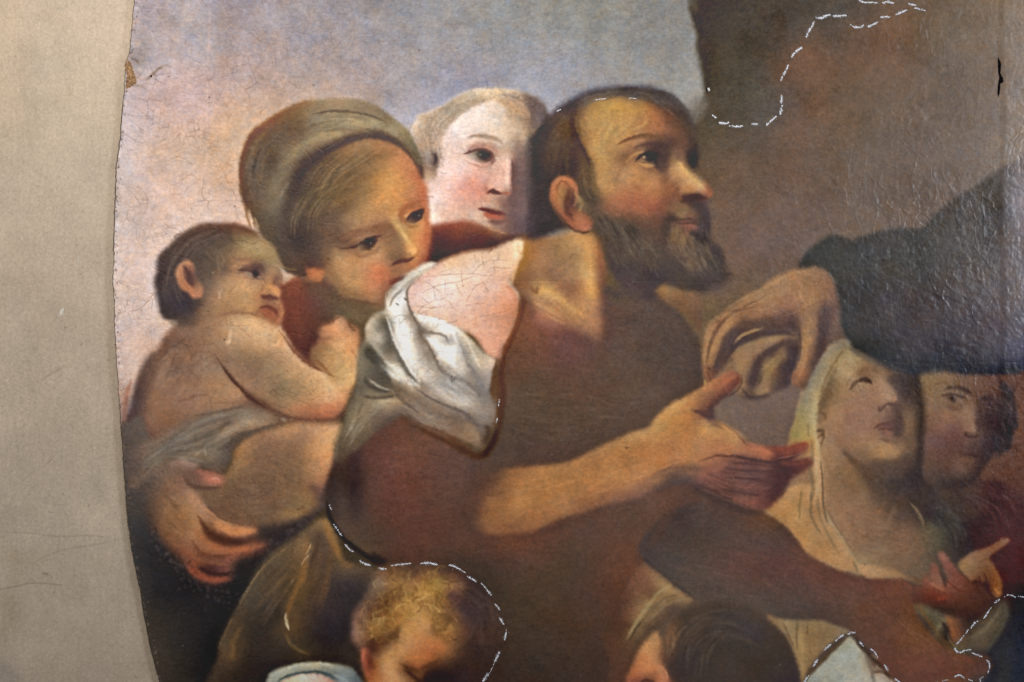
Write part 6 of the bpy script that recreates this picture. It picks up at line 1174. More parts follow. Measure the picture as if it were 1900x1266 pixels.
# receiving hand
K('P', '640,220 760,180 880,100 930,70', '4/6/6/4', 'a0603f', .5)
K('P', '880,230 780,280 720,330 700,400', '4/6/7/6', '503834', .6)
K('P', '560,300 480,360 560,440', 6, 'a9683c', .35)
K('P', '600,460 760,480 900,540 1010,610', '4/7/7/5', 'b78350', .4)
K('P', '1020,640 1120,680 1230,740', '4/7/6', 'b56a4a', .6)
K('P', '1230,690 1330,690 1450,660 1520,650', '5/5/5/4', '7f3f32', .6)
K('P', '820,760 900,745 1000,770 1150,800 1300,800 1460,730', '2/3/3.4/3.4/3/2', '44302f', .75)
K('P', '1300,810 1420,810 1540,780', '4/5/4', '6d3a30', .6)
K('P', '820,850 960,870 1100,880 1280,870', '2/3/3/2', '4a3231', .6)
K('P', '860,830 1000,840 1180,850', 4, '6f483c', .45)
K('P', '880,930 1020,940 1180,960', '2/3/2', '482f2e', .6)
K('P', '880,985 1040,1010 1200,1020', '3/5/3', '73463a', .5)
K('P', '800,1020 960,1060 1150,1075', '2/3/2', '452f2d', .6)
K('P', '890,1105 980,1130 1080,1145', '4/6/4', '804a39', .6)
K('P', '560,1000 700,1085 860,1150 1000,1190', '3/5/5/4', '3d2c2b', .6)
K('P', '640,900 760,860 860,800', 8, '8a5944', .4)
K('P', '1230,900 1300,960 1290,1050', '8/11/8', '482a2b', .5)
# hand under the child
K('J', '750,640 860,690 960,702 1040,700', '6/8.5/8/5', 'bd7945', .5)
K('J', '680,690 740,750 840,785 960,780 1040,750', '5/8/9/8/4', '472b22', .6)
K('J', '690,780 790,822 920,830 1100,805', '5/7/7/5', '9c5c38', .5)
K('J', '640,860 740,880 880,870', '3/4/3', '5b3526', .55)
K('J', '640,950 720,1000 820,1012 880,990', '4/6/6/3', '35211f', .7)
K('J', '560,945 650,1015 750,1045 870,1035', '4/7/7/4', '85412b', .5)
# curly boy
K('L', '430,1120 520,1060 600,960 640,860', '6/8/8/7', '9a723c', .3)
K('L', '640,1140 700,1170 780,1190', '4/5/4', '4d3322', .6)
K('L', '680,1060 780,1090 880,1060', '5/7/5', '9c5e34', .4)
K('L', '400,880 470,840 560,830', 10, '6a4b28', .4)
K('L', '520,700 620,660 700,700', 10, 'a07a3c', .35)

K('C', '330,450 360,380 440,300 540,240 640,215', '5/8/8/7/5', 'a5937f', .45)
K('C', '700,215 800,250 870,320 890,400', '5/8/9/6', 'ad8e70', .5)
K('C', '850,330 920,400 960,450', '7/10/8', '85705f', .5)
K('C', '900,200 960,240 1010,300', '6/10/9', '6b5d5a', .45)
K('C', '150,400 170,500 200,600 230,700', '6/9/9/6', 'a3917f', .35)
K('E', '1566,352 1584,342', 3, '86674c', .55)
K('E', '1674,283 1684,292', 2.6, '946c4e', .55)
K('E', '1500,300 1500,340 1530,380', '5/7/6', '96603f', .45)
# ---------------- third sitting: eyes, noses and mouths
# woman with the headscarf
K('f', '445,455 448,418 480,388 530,372 566,388', '4/6/6/5/3', '8f5838', .5)
K('f', '462,440 470,455', 5, '8a5638', .4)
R('f', 1.6, '472,452 498,417 530,401 563,395 556,424 532,450 500,463', '''484,450,86604a 505,436,4c3a3a 530,425,3a3038 552,410,5c4238 500,456,7d5840 540,440,5a4238''', part='painted_woman/eye', alpha=.95)
K('f', '474,448 505,410 562,394', '2/3/2', '55322a', .55)
K('f', '538,419 541,422', .9, 'a8aab0', .7)
K('f', '480,470 520,474 560,445', '2/4/3', 'b37f4c', .4)
K('f', '395,425 445,500 498,588', '7/9/8', 'bf9258', .4)
K('f', '428,465 480,555', 4, 'd0a364', .4)
K('f', '500,600 510,608', 8, 'cf975a', .55)
K('f', '392,480 400,560 412,635', '8/12/9', '8a6647', .45)
K('f', '405,672 430,660 470,656 512,640', '2.6/3.8/3.8/2', '65402f', .55)
K('f', '178,525 260,500 330,482 385,458', '4/8/9/6', '7f5840', .42)
K('f', '338,500 352,545', 9, '855d43', .4)
K('f', '170,590 228,576 265,548 312,535 350,520', '1.6/3/3.8/3.6/2', '4d3229', .55)
R('f', 1.6, '224,587 254,557 300,540 327,543 306,575 276,596 245,600', '''240,586,7d6449 268,570,42312e 294,560,332a30 320,549,5c4236 262,596,6e513c 300,578,5a4034''', part='painted_woman/eye', alpha=.95)
K('f', '290,562 293,565', .9, 'c8bcae', .7)
K('f', '200,602 250,626 310,602 342,572', '2/3/3/2', '8d6646', .45)
K('f', '385,776 410,762 440,751 472,735', '1.6/3.2/3.4/2', '69382f', .6)
K('f', '395,735 440,720', 9, '9c6c49', .4)
K('f', '290,700 330,740', 22, 'b8744e', .3)
K('f', '55,610 90,720 150,800 235,855', '7/11/11/8', '866442', .4)
K('f', '210,60 320,110 420,90', 10, '8a6842', .35)
# fair boy
K('b', '600,132 680,170 722,235', '5/8/6', 'c2a184', .5)
K('b', '745,130 790,180 770,240 735,290', '9/14/13/9', '6b5b58', .55)
K('b', '600,190 660,250 700,330', '9/13/11', 'b39a80', .4)
K('b', '385,352 440,339 520,350 562,382', '2/5/5.5/3', 'b39a86', .55)
K('b', '378,412 440,388 520,396 548,442', '3/6/7/5', 'ad8071', .5)
R('b', 1.6, '383,449 420,426 460,418 502,430 517,460 490,486 450,486 410,471', '''398,450,b8a28e 430,452,8a7c6e 458,446,463a38 482,452,3c302e 503,465,7a5a50 440,476,a58c7c 480,478,6d5148''', part='painted_boy/eye', alpha=.95)
K('b', '362,439 400,424 452,411 502,424 527,452', '1.4/2.8/3.2/3/2', '664740', .65)
K('b', '462,448 466,450', 7, '382d2d', .5)
K('b', '450,442 453,444', .9, 'e8dccd', .85)
K('b', '508,440 524,472 508,500', '3/4.5/3', '80584c', .55)
K('b', '410,494 465,515 512,502', '2/4.5/4', 'b28573', .45)
K('b', '640,470 642,560 632,650', '5/9/8', '6b4c45', .55)
K('b', '600,475 606,560 610,640', '3/5/6', 'ecc8b4', .45)
K('b', '548,500 530,560 500,610', '6/9/7', 'cf9f8a', .35)
K('b', '486,615 478,640 490,655', '3/4/3', 'b27360', .5)
K('b', '486,656 512,646 542,656 572,663', '2.4/4.2/3.8/2', '69403a', .65)
K('b', '572,662 612,658', 3.4, 'aa6950', .55)
K('b', '438,745 480,749 532,765 592,776', '1.8/4/4.4/3.4', '693b36', .7)
K('b', '480,772 530,790 580,796', '3.4/5.4/4.6', 'ab6450', .5)
K('b', '508,812 568,822 622,802', '4/7.5/7', '7c564b', .5)
K('b', '556,695 582,742', 8, '8a6558', .4)
K('b', '665,470 684,600 672,760', '14/19/18', '6c5452', .45)
K('b', '724,330 718,500 722,700', '7/9/9', '4d4341', .5)
K('b', '400,620 440,670', 22, 'd8967f', .3)
# veiled woman
R('w', 2.2, '300,44 250,50 190,88 140,158 100,240 62,330 36,420 12,505 118,508 138,430 150,340 190,240 240,150 292,92', '''260,62,82755e 200,100,8a7d66 150,170,84775f 110,240,857860 140,262,98855f 90,320,8b7c5f 122,330,a08c62 62,400,978250 100,420,a38f5f 128,420,a89468 40,480,948049 80,496,9f894f 230,120,9c8358 200,180,9a8158 170,240,9a845c''', part='painted_veiled_woman/veil', alpha=.9)
K('w', '282,72 232,130 190,210 160,300', '2/3.4/3.4/2.4', '775f41', .6)
K('w', '132,350 126,440 140,540 160,640', 3.4, 'ae9a6e', .4)
K('w', '100,440 104,500', 3, '75644a', .45)
K('w', '240,150 215,205 198,262 172,335 160,385', '3/6/9/9/5', '70583f', .5)
K('w', '335,192 395,166 455,186', '5/9/6', '775a44', .5)
K('w', '343,233 376,222 406,240', '3/5.4/3.4', '4b3b38', .75)
K('w', '300,274 343,233', '1.6/2.6', '66503f', .6)
K('w', '362,246 396,251', 3, '937a5e', .5)
K('w', '430,230 470,290 500,312', '5/9/6', 'a07a60', .35)
K('w', '450,360 470,352', 4.5, '6b4e45', .5)
K('w', '500,345 522,372', '4/7', '5a4540', .55)
K('w', '430,450 470,440 516,450', '3/5.4/5', '65463f', .6)
K('w', '460,480 502,486', 6, '7c5548', .55)
K('w', '440,463 475,461 512,466', '1.6/2.4/2.2', '483333', .6)
K('w', '560,330 600,420 590,540', '10/15/12', '67503f', .35)
K('w', '520,520 470,560 400,590', 8, '9c7650', .3)
K('w', '868,482 922,497', 5, '54403a', .5)
K('w', '770,352 810,362 860,350', 5, '5f483e', .4)
K('w', '740,290 720,320', 8, '84684c', .3)
# child
K('k', '748,332 820,319 905,337', '2/4.5/3', '8a6852', .45)
K('k', '768,386 830,371 900,376 922,402', '2/5.4/6/3.4', '5d4440', .5)
K('k', '822,402 845,408', 4, '8f7a69', .5)
K('k', '870,398 880,408', 6.4, '3d3135', .65)
K('k', '886,424 889,427', .9, 'cdb8a4', .6)
K('k', '788,412 850,436 902,430', '2/3.6/3', 'a37c5c', .4)
K('k', '975,505 1000,520', 7, 'c98d5a', .45)
K('k', '910,545 950,556 1002,546', '3/5/3', '6a4038', .55)
K('k', '893,606 940,600 985,625 1006,662', '1.8/4/4/2.6', '6c3c35', .55)
K('k', '925,632 982,658', 5.4, '9c5d45', .5)
K('k', '1024,600 1020,650 1000,695', '4/6/5', 'a0684a', .45)
K('k', '740,500 800,560', 26, 'b38b64', .28)
K('k', '870,230 940,260', 14, 'a3845e', .35)
K('k', '620,520 600,600 560,640', 14, '8a6a52', .35)

K('d', '885,740 862,800 815,856 740,880', '10/12/12/9', '6d5648', .6)
K('d', '835,660 820,700 850,740', 7, '6d5648', .45)
K('0', '880,1005 868,955 884,902 935,878', '26/30/26/14', '4a342a', .55)
K('0', '935,1000 925,950 940,900', '22/24/16', '6b4830', .3)
K('w', '790,308 812,322', 6, '453a38', .45)
K('w', '745,306 780,300 840,302 870,318', '1.6/3/3.4/2.6', '4f3f3a', .5)
K('w', '930,322 960,314 1000,322', '3/5/3', '40343a', .45)
K('b', '120,230 170,300 160,380 190,450', '7/9/8/5', 'a98f74', .4)
K('b', '300,170 400,120 520,95 640,100', '5/7/7/6', 'd4bd98', .35)
# ------------------------------------------------------------------ surface of the old paint: wander of the brush, grain, craquelure
H_, W_ = COL.shape[:2]
def sstep(a, b, v):
    t = np.clip((v - a) / (b - a), 0, 1)
    return t * t * (3 - 2 * t)
wx = noise(H_, W_, 5, 101) * .55 + noise(H_, W_, 26, 102) * .5
wy = noise(H_, W_, 5, 103) * .55 + noise(H_, W_, 26, 104) * .5
yy, xx = np.mgrid[0:H_, 0:W_].astype(np.float32)
sx, sy = np.clip(xx + wx, 0, W_ - 1.01), np.clip(yy + wy, 0, H_ - 1.01)
ix, iy = sx.astype(int), sy.astype(int)
fx, fy = (sx - ix)[..., None], (sy - iy)[..., None]
COL = (COL[iy, ix] * (1 - fx) + COL[iy, ix + 1] * fx) * (1 - fy) + (COL[iy + 1, ix] * (1 - fx) + COL[iy + 1, ix + 1] * fx) * fy
del sx, sy, ix, iy, fx, fy
COL = COL.astype(np.float32)
GX, GY = xx + PX0, yy + PY0
# crisper passages: widen the tonal steps the brush left
_g = COL.mean(2)
for _rad, _amt in ((14, .32), (3.0, .2)):
    COL += ((_g - blur(_g, _rad)) * _amt)[..., None]
COL = np.clip(COL, .02, 1)
lum = COL.mean(2)
# mottling in value and warmth
mot = noise(H_, W_, 34, 105, 4) * .022 + noise(H_, W_, 8, 106, 2) * .018 + noise(H_, W_, (9, 3), 107, 2) * .016
grain = noise(H_, W_, 1.6, 108) * .022 + noise(H_, W_, (4.5, 2.6), 112) * .022 + noise(H_, W_, (2.6, 4.5), 113) * .018 + rng.randn(H_, W_).astype(np.float32) * .012
COL *= (1 + mot + grain * (1 + .5 * (lum < .35)))[..., None]
_gm = (.15 + .85 * sstep(1450, 1150, GX))[..., None]
COL *= 1 + np.array([.065, .045, .03], np.float32) * _gm
COL = COL * .972 + .019
warm = noise(H_, W_, 22, 109, 3) * .012 + noise(H_, W_, 7, 114) * .012
COL[..., 0] *= 1 + warm; COL[..., 2] *= 1 - warm * 1.3
# canvas weave
weave = np.sin(GX * 2.3 + noise(H_, W_, 30, 110) * 1.5) * .5 + np.sin(GY * 2.45 + noise(H_, W_, 30, 111) * 1.5) * .5
COL *= (1 + .012 * weave)[..., None]
# craquelure: wide plates at left, small plates at right
warp = (noise(H_, W_, 70, 120, 2) * 14, noise(H_, W_, 70, 121, 2) * 14)
e1, v1 = voronoi_edge(H_, W_, 40, 130, warp=warp)
e2, v2 = voronoi_edge(H_, W_, 17, 131, warp=warp)
e3, v3 = voronoi_edge(H_, W_, 14, 132, stretch=1.35, warp=(warp[0] * .8 + noise(H_, W_, 9, 122) * 1.2, warp[1] * .8 + noise(H_, W_, 9, 123) * 1.2))
e4, v4 = voronoi_edge(H_, W_, 30, 136, stretch=1.5, warp=(warp[0] + noise(H_, W_, 14, 124) * 2, warp[1] + noise(H_, W_, 14, 125) * 2))
n1 = noise(H_, W_, 60, 133, 3)
leftness = sstep(900, 500, GX)
brk = sstep(-.9, .5, noise(H_, W_, 36, 134, 2) + .1)
fine = .75 + .25 * noise(H_, W_, 5, 137)
c1 = np.clip(1.0 - e1 / .7, 0, 1) * sstep(-1.2, .6, n1 + .3) * brk * fine
c2 = np.clip(.95 - e2 / .75, 0, 1) * sstep(.3, 1.5, noise(H_, W_, 70, 135, 2)) * brk * fine
skyish = (PART == part_id('pale_sky')).astype(np.float32)
shoulder = np.isin(PART, [part_id('painted_man/shoulder')]).astype(np.float32)
pale = sstep(.42, .62, lum)
den = np.clip(.22 * leftness + .45 * pale * sstep(1250, 1000, GX) + .3 * sstep(700, 620, GX) * sstep(250, 500, GY) * sstep(950, 800, GY), 0, 1)
den *= 1 - .5 * skyish * sstep(480, 640, GX) - .3 * skyish * (GY < 60)
dark = np.clip(c1 * den * (.2 + .22 * skyish) + c2 * den * .3, 0, .7)
COL *= (1 - dark[..., None] * np.array([.85, 1, 1.08], np.float32))
COL *= (1 - (.07 * np.clip(1.1 - e2 / .8, 0, 1) * fine * (.3 + .7 * brk) * sstep(1500, 1300, GX)))[..., None]
# plates differ a touch in tone
COL *= (1 + (v1 - .5) * .04 * leftness + (v4 - .5) * .02)[..., None]
# small losses and dirt specks
for _i in range(300):
    _x, _y = rng.rand() * 1950 + 190, rng.rand() * 1700 - 220
    _c = '2a211c' if rng.rand() < .6 else ('8f8a86' if _x > 600 else 'b9aca0')
    K('0', '%.1f,%.1f %.1f,%.1f' % (_x, _y, _x + rng.randn(), _y + rng.randn()), .6 + .5 * rng.rand(), _c, .35 + .3 * rng.rand())
for _p in ['1165,830', '418,630', '388,577', '583,160', '1592,257', '610,480', '965,653', '1297,215', '390,182', '437,384']:
    _x, _y = [float(v) for v in _p.split(',')]
    K('0', '%f,%f %f,%f' % (_x - .6, _y, _x + .8, _y + .5), 1.2, '2a2320', .7)
COL = np.clip(COL, 0, 1)

# relief of the sheet in millimetres (fine part goes to the bump, the rest is modelled)
rightness = sstep(1180, 1640, GX) * (.72 + .28 * sstep(1600, 1850, GX))
def dome(e, r):
    return 1 - np.exp(-np.clip(e, 0, None) / r)
low = .9 * noise(H_, W_, 260, 140, 2) + .22 * noise(H_, W_, 90, 141, 2)
fold = sstep(1850, 1862, GX + 3 * np.sin(GY * .02)) * sstep(800, 600, GY)
low += 1.1 * fold * np.exp(-np.clip(GX - 1858, 0, None) / 60)
wrk = rightness * (.45 + .55 * sstep(-.8, .8, noise(H_, W_, 80, 142, 2) + .7 * sstep(200, 420, GY) - .5 * (GY < 120)))
wrk += .45 * sstep(1260, 1340, GX) * sstep(280, 380, GY) * sstep(640, 560, GY)
wrk *= 1 - .6 * sstep(690, 820, GY)
far = sstep(1850, 1864, GX) * sstep(40, 260, GY) * sstep(900, 560, GY)
cup = lambda e, r: np.exp(-(np.clip(e, 0, None) / r) ** 1.3)
MID = wrk * (.27 * cup(e4, 1.8) + .20 * cup(e3, 1.4) + .14 * dome(e3, 3)) * (1 - .3 * (PART == part_id('painted_giver/sleeve'))) + far * (.42 * dome(e3, 3.2) + .3 * dome(e4, 3.5))
MID += wrk * .13 * noise(H_, W_, (10, 13), 149, 2) + .03 * noise(H_, W_, 12, 150, 2)
MID += leftness * (.05 * dome(e1, 5) + .05 * cup(e1 - 3, 2)) + .03 * dome(e4, 4)
vert = noise(H_, W_, (5, 60), 143, 2)
FINE = .014 * weave + .03 * noise(H_, W_, 4, 144, 2) * (.5 + wrk) + .018 * rng.randn(H_, W_).astype(np.float32)
FINE += .02 * vert * sstep(.1, .9, noise(H_, W_, 60, 145)) * (.4 + wrk)
for _y, _x0, _x1, _d in ((523, 960, 1510, .09), (655, 380, 1000, .05), (672, 1640, 1900, .12), (650, 640, 760, .03)):
    yy_ = GY - _y - 1.5 * np.sin(GX * .03)
    FINE -= 1.7 * _d * np.exp(-(yy_ / 1.6) ** 2) * sstep(_x0 - 40, _x0 + 40, GX) * sstep(_x1 + 40, _x1 - 40, GX) * (.6 + .4 * noise(H_, W_, 20, 146))
for _x, _y0, _y1 in ((387, -200, 330), (1857, 180, 520)):
    FINE += .06 * np.exp(-((GX - _x - 1.5 * np.sin(GY * .02)) / 1.8) ** 2) * sstep(_y0 - 30, _y0 + 30, GY) * sstep(_y1 + 30, _y1 - 30, GY)
FINE -= .12 * np.clip(1.6 - e1 / 1.2, 0, 1) * leftness * brk
FINE += (lum - .4) * .05 * blur(noise(H_, W_, (14, 3), 147), 1)
FINE += MID
FINE -= (.05 + .04 * pale) * cup(e2, .8) * (.4 + .6 * brk) * (GX < 1500)
GLOSS = .52 - .12 * rightness + .05 * noise(H_, W_, 50, 148, 3) + .12 * skyish + .05 * leftness
GLOSS = np.clip(GLOSS, .3, .85)
# ------------------------------------------------------------------ the grey-tan board behind, its print, stains and a painted glow
PART_SAVE, COL_SAVE = PART, COL
PX0, PY0, PX1, PY1 = -300, -300, 460, 1560
PW, PH = PX1 - PX0, PY1 - PY0
WB = hexc('aba08e')
COL = np.ones((PH, PW, 3), np.float32) * WB.astype(np.float32)
PART = np.zeros((PH, PW), np.int16)
K('0', '0,-200 10,100 20,260', 50, 'c0ae8d', .25)  # warm glow of the light at the top left, painted into the board colour
K('0', '40,60 60,200 30,330', 26, 'a09584', .35)
for _i in range(46):
    _x, _y = rng.rand() * 330 - 60, rng.rand() * 1400 - 80
    K('0', '%d,%d %d,%d' % (_x, _y, _x + 30 * rng.randn(), _y + 20 * rng.randn()), 12 + 22 * rng.rand(), ['9c917f', 'b5aa98', 'a79a84', 'a39a8c'][rng.randint(4)], .26)
for _p, _w, _c, _a in (('117,572 115,580 112,586', 2.2, 'd3dad8', .8), ('113,575 112,584', 1.4, 'e3e8e6', .7), ('146,480 144,486', 2.4, 'c4cbc8', .5), ('141,490 143,498', 1.6, 'c4cac6', .4), ('171,667 176,668', 2, 'c6cccb', .6),
                       ('75,708 90,697 105,688 122,678', '1/2/2/1', '7d7362', .55), ('128,666 140,658', 1.6, 'bfb7a4', .6), ('82,866 92,856 100,848', '1/1.6/1', '857a66', .5), ('85,862 95,852', 1, '756b59', .4),
                       ('0,988 60,990 110,996 160,994 200,998 220,1002', '1.2/2/2/2/1.6/1', '877a68', .55), ('220,1002 170,1012 120,1020 90,1030 60,1046', '1/1.8/2/1.6/1', '86796a', .5),
                       ('0,1094 30,1088 60,1082 120,1086', '2/1.6/1.4/1', '6f6455', .6), ('80,1064 88,1066', 2.4, '514a42', .6), ('48,1080 60,1076 66,1082 54,1084', 1, '7a6d5c', .5), ('84,1072 94,1068 94,1078 86,1078', 1, '7f7262', .5),
                       ('20,1030 60,1040 90,1030', 16, '96886f', .35), ('0,1110 20,1130 10,1180', 22, '8c7d62', .45), ('70,1090 80,1110 76,1114', 1, '776a58', .45), ('0,1240 20,1266', 24, '6f6a66', .4), ('0,1010 30,1060 20,1100', 20, '94866c', .3),
                       ('56,645 68,640 62,656', 4, '8d8272', .4), ('44,672 50,668', 3, '8f8474', .4), ('62,725 66,728', 2, '7a6c5e', .5), ('172,488 178,486 180,492', 1.2, '8d8272', .5), ('250,1255 255,1258', 1.5, '5d534a', .6),
                       ('240,1190 236,1200 232,1206', .9, 'b9ad9a', .6), ('0,590 20,600', 3, '8f8577', .4), ('60,20 62,1266', 18, 'a39884', .12), ('148,508 149,509', 1.4, '5f564b', .6), ('150,640 152,638', 1.4, '5f564b', .6)):
    K('0', _p, _w, _c, _a * .7)
for _i in range(1300):
    _x, _y = rng.rand() * 420 - 90, rng.rand() * 1500 - 120
    _a = rng.rand() * 6.28; _l = 1 + 5 * rng.rand() ** 3
    K('0', '%.1f,%.1f %.1f,%.1f' % (_x, _y, _x + _l * math.cos(_a), _y + _l * math.sin(_a)), .5 + .45 * rng.rand(), ['6f6456', '85796a', 'd2c8b4', '5c5248', 'c9bda8'][rng.randint(5)], .25 + .35 * rng.rand())
h_, w_ = COL.shape[:2]
COL *= (1 + noise(h_, w_, 60, 201, 3) * .018 + noise(h_, w_, 3, 202, 2) * .026 + .022 * rng.randn(h_, w_) + noise(h_, w_, (3, 26), 203) * .01)[..., None].astype(np.float32)
WALLCOL = np.clip(COL, 0, 1)
WX = (PX0, PY0, PX1, PY1)
PX0, PY0, PX1, PY1 = 150, -260, 2200, 1520
PW, PH = PX1 - PX0, PY1 - PY0
PART, COL = PART_SAVE, COL_SAVE
# ------------------------------------------------------------------ from colours seen in this light to the colours of the paint itself
def to_lin(c):
    return np.where(c <= .04045, c / 12.92, ((c + .055) / 1.055) ** 2.4).astype(np.float32)
def poly(co, X, Y):
    x, y = (X - 950) / 950, (Y - 633) / 633
    x, y = np.clip(x, -1.1, 1.1), np.clip(y, -1.1, 1.1)
    terms = [1, x, y, x * x, x * y, y * y, x ** 3, x * x * y, x * y * y, y ** 3, x ** 4, x * x * y * y, y ** 4]
    return sum(c * t for c, t in zip(co, terms))
GAIN = [[0.88, -0.144, -0.387, -0.1713, 0.1577, 0.0537, 0.1676, 0.1287, -0.0634, 0.0443, 0.0319, -0.0297, -0.0288], [0.8706, -0.1152, -0.3674, -0.1539, 0.1445, 0.0472, 0.1595, 0.1193, -0.061, 0.0403, 0.0294, -0.0287, -0.0241], [0.8537, -0.0757, -0.3408, -0.1307, 0.1258, 0.0424, 0.1472, 0.1055, -0.0577, 0.0384, 0.0278, -0.0267, -0.0239]]
VEIL = [[0.01785, -0.01637, -0.02848, -0.00579, 0.01586, 0.02919, 0.03664, 0.02187, -0.0257, -0.01248, 0.0116, -0.03334, 0.00479], [0.01754, -0.01469, -0.02691, -0.0046, 0.01411, 0.02722, 0.03558, 0.01954, -0.02459, -0.01167, 0.01167, -0.03191, 0.00488], [0.01714, -0.01243, -0.02485, -0.00298, 0.01173, 0.02475, 0.03407, 0.01628, -0.02299, -0.01031, 0.01167, -0.02964, 0.00446]]
def albedo(img, x0, y0, veil=True):
    h, w = img.shape[:2]
    X = (x0 + np.arange(w, dtype=np.float32))[None, :] + np.zeros((h, 1), np.float32)
    Y = (y0 + np.arange(h, dtype=np.float32))[:, None] + np.zeros((1, w), np.float32)
    L = to_lin(img)
    out = np.empty_like(L)
    for k in range(3):
        v = poly(VEIL[k], X, Y) * (1.0 if veil else 0.0)
        out[..., k] = (L[..., k] - v) / poly(GAIN[k], X, Y)
    return np.clip(out, .004, .88)

def make_image(name, rgb, a=None):
    h, w = rgb.shape[:2]
    im = bpy.data.images.new(name, w, h, alpha=True, float_buffer=True)
    im.colorspace_settings.name = 'Non-Color'
    buf = np.ones((h, w, 4), np.float32)
    buf[..., :3] = rgb[::-1] if rgb.ndim == 3 else rgb[::-1][..., None]
    im.pixels.foreach_set(buf.ravel())
    im.update()
    return im

def mat(name):
    m = bpy.data.materials.new(name)
    m.use_nodes = True
    nt = m.node_tree
    return m, nt, nt.nodes['Principled BSDF']

def simple(name, col, rough=.8, var=.25, scale=60):
    m, nt, b = mat(name)
    n = nt.nodes.new('ShaderNodeTexNoise'); n.inputs['Scale'].default_value = scale; n.inputs['Detail'].default_value = 4
    r = nt.nodes.new('ShaderNodeValToRGB')
    r.color_ramp.elements[0].position = .3; r.color_ramp.elements[1].position = .7
    r.color_ramp.elements[0].color = [c * (1 - var) for c in col] + [1]
    r.color_ramp.elements[1].color = [min(1, c * (1 + var)) for c in col] + [1]
    tc_ = nt.nodes.new('ShaderNodeTexCoord'); nt.links.new(tc_.outputs['Object'], n.inputs['Vector'])
    nt.links.new(n.outputs['Fac'], r.inputs['Fac'])
    nt.links.new(r.outputs['Color'], b.inputs['Base Color'])
    b.inputs['Roughness'].default_value = rough
    return m

# painted surface
paint_mat, nt, b = mat('old_varnished_oil_paint')
uv = nt.nodes.new('ShaderNodeUVMap')
t1 = nt.nodes.new('ShaderNodeTexImage'); t1.image = make_image('oil_colours', albedo(COL, PX0, PY0)); t1.interpolation = 'Cubic'
REL = np.stack([FINE * .5 + .5, GLOSS, GLOSS], -1)
t2 = nt.nodes.new('ShaderNodeTexImage'); t2.image = make_image('paint_relief', REL.astype(np.float32)); t2.interpolation = 'Cubic'
sep = nt.nodes.new('ShaderNodeSeparateColor')
bump = nt.nodes.new('ShaderNodeBump'); bump.inputs['Distance'].default_value = .002; bump.inputs['Strength'].default_value = 1.0
nt.links.new(uv.outputs[0], t1.inputs[0]); nt.links.new(uv.outputs[0], t2.inputs[0])
nt.links.new(t1.outputs[0], b.inputs['Base Color'])
nt.links.new(t2.outputs[0], sep.inputs[0])
nt.links.new(sep.outputs[0], bump.inputs['Height']); nt.links.new(sep.outputs[1], b.inputs['Roughness'])
nt.links.new(bump.outputs[0], b.inputs['Normal'])
b.inputs['Specular IOR Level'].default_value = .5

# ------------------------------------------------------------------ the sheet
def fill_in_edge():
    pts = [(285, -300), (270, -180), (260, -60), (253, 0), (249, 50), (243, 100), (237, 118), (236, 140), (234, 166), (231, 200), (226, 260), (221, 300), (217, 380), (215, 450), (214, 520), (216, 580), (218, 640), (221, 700),
           (226, 760), (230, 830), (234, 880), (240, 960), (247, 1020), (256, 1060), (264, 1100), (272, 1150), (280, 1190), (290, 1230), (300, 1266), (335, 1380), (375, 1560)]
    return np.array(pts, float)
EDGE = fill_in_edge()
_er = np.random.RandomState(3)
_ey = np.arange(-320, 1600, 2.0)
_ex = np.interp(_ey, EDGE[:, 1], EDGE[:, 0]) + np.convolve(_er.randn(len(_ey)), np.ones(3) / 3, 'same') * .7 + np.convolve(_er.randn(len(_ey)), np.ones(15) / 15, 'same') * 1.6
def edge_x(y):
    return np.interp(y, _ey, _ex)

MESHH = blur(low, 1.0)                         # mm, modelled relief
def hfield(x, y):
    fx, fy = np.clip(x - PX0, 0, PW - 1.01), np.clip(y - PY0, 0, PH - 1.01)
    ix, iy = fx.astype(int), fy.astype(int)
    tx, ty = fx - ix, fy - iy
    a = MESHH[iy, ix] * (1 - tx) + MESHH[iy, ix + 1] * tx
    c = MESHH[iy + 1, ix] * (1 - tx) + MESHH[iy + 1, ix + 1] * tx
    return a * (1 - ty) + c * ty

FRONT = -.0065                                       # the sheet's face stands 6.5 mm before the board
STEP = 2.5
gxs = np.arange(PX0 + 1, PX1 - 1, STEP); gys = np.arange(PY0 + 1, PY1 - 1, STEP)
VX, VY = np.meshgrid(gxs, gys)
EX = edge_x(VY)
snap = (VX < EX) & (VX + STEP > EX)
VX = np.where(snap, EX, VX)
keepv = VX >= EX - 1e-6
HV = hfield(VX, VY)
# near its left edge the old canvas curls a little off the board
curl = .3 * np.exp(-np.clip(VX - EX, 0, None) / 14) * (.4 + .6 * np.sin(VY * .013) ** 2)
HV = HV + curl
gy_, gx_ = np.gradient(HV)
NX = -gx_ * .001 / (STEP * U); NZ = gy_ * .001 / (STEP * U)      # face looks to -y
NRM = np.stack([NX, -np.ones_like(NX), NZ], -1)
NRM[..., 0] = np.where(np.roll(~keepv, 1, 1), 0, NRM[..., 0]); NRM /= np.linalg.norm(NRM, axis=-1, keepdims=True)
CO = np.stack([(VX - 950) * U, FRONT - HV * .001, (633 - VY) * U], -1)
UVX = (VX - PX0) / PW; UVY = 1 - (VY - PY0) / PH
cx, cy = ((VX[:-1, :-1] + VX[1:, 1:]) / 2), ((VY[:-1, :-1] + VY[1:, 1:]) / 2)
fk = keepv[:-1, :-1] & keepv[1:, :-1] & keepv[:-1, 1:] & keepv[1:, 1:]
# a corner triangle row where the edge steps over a column
LAB = PART[np.clip((cy - PY0).astype(int), 0, PH - 1), np.clip((cx - PX0).astype(int), 0, PW - 1)]
nrow, ncol = VX.shape
IDX = np.arange(nrow * ncol).reshape(nrow, ncol)

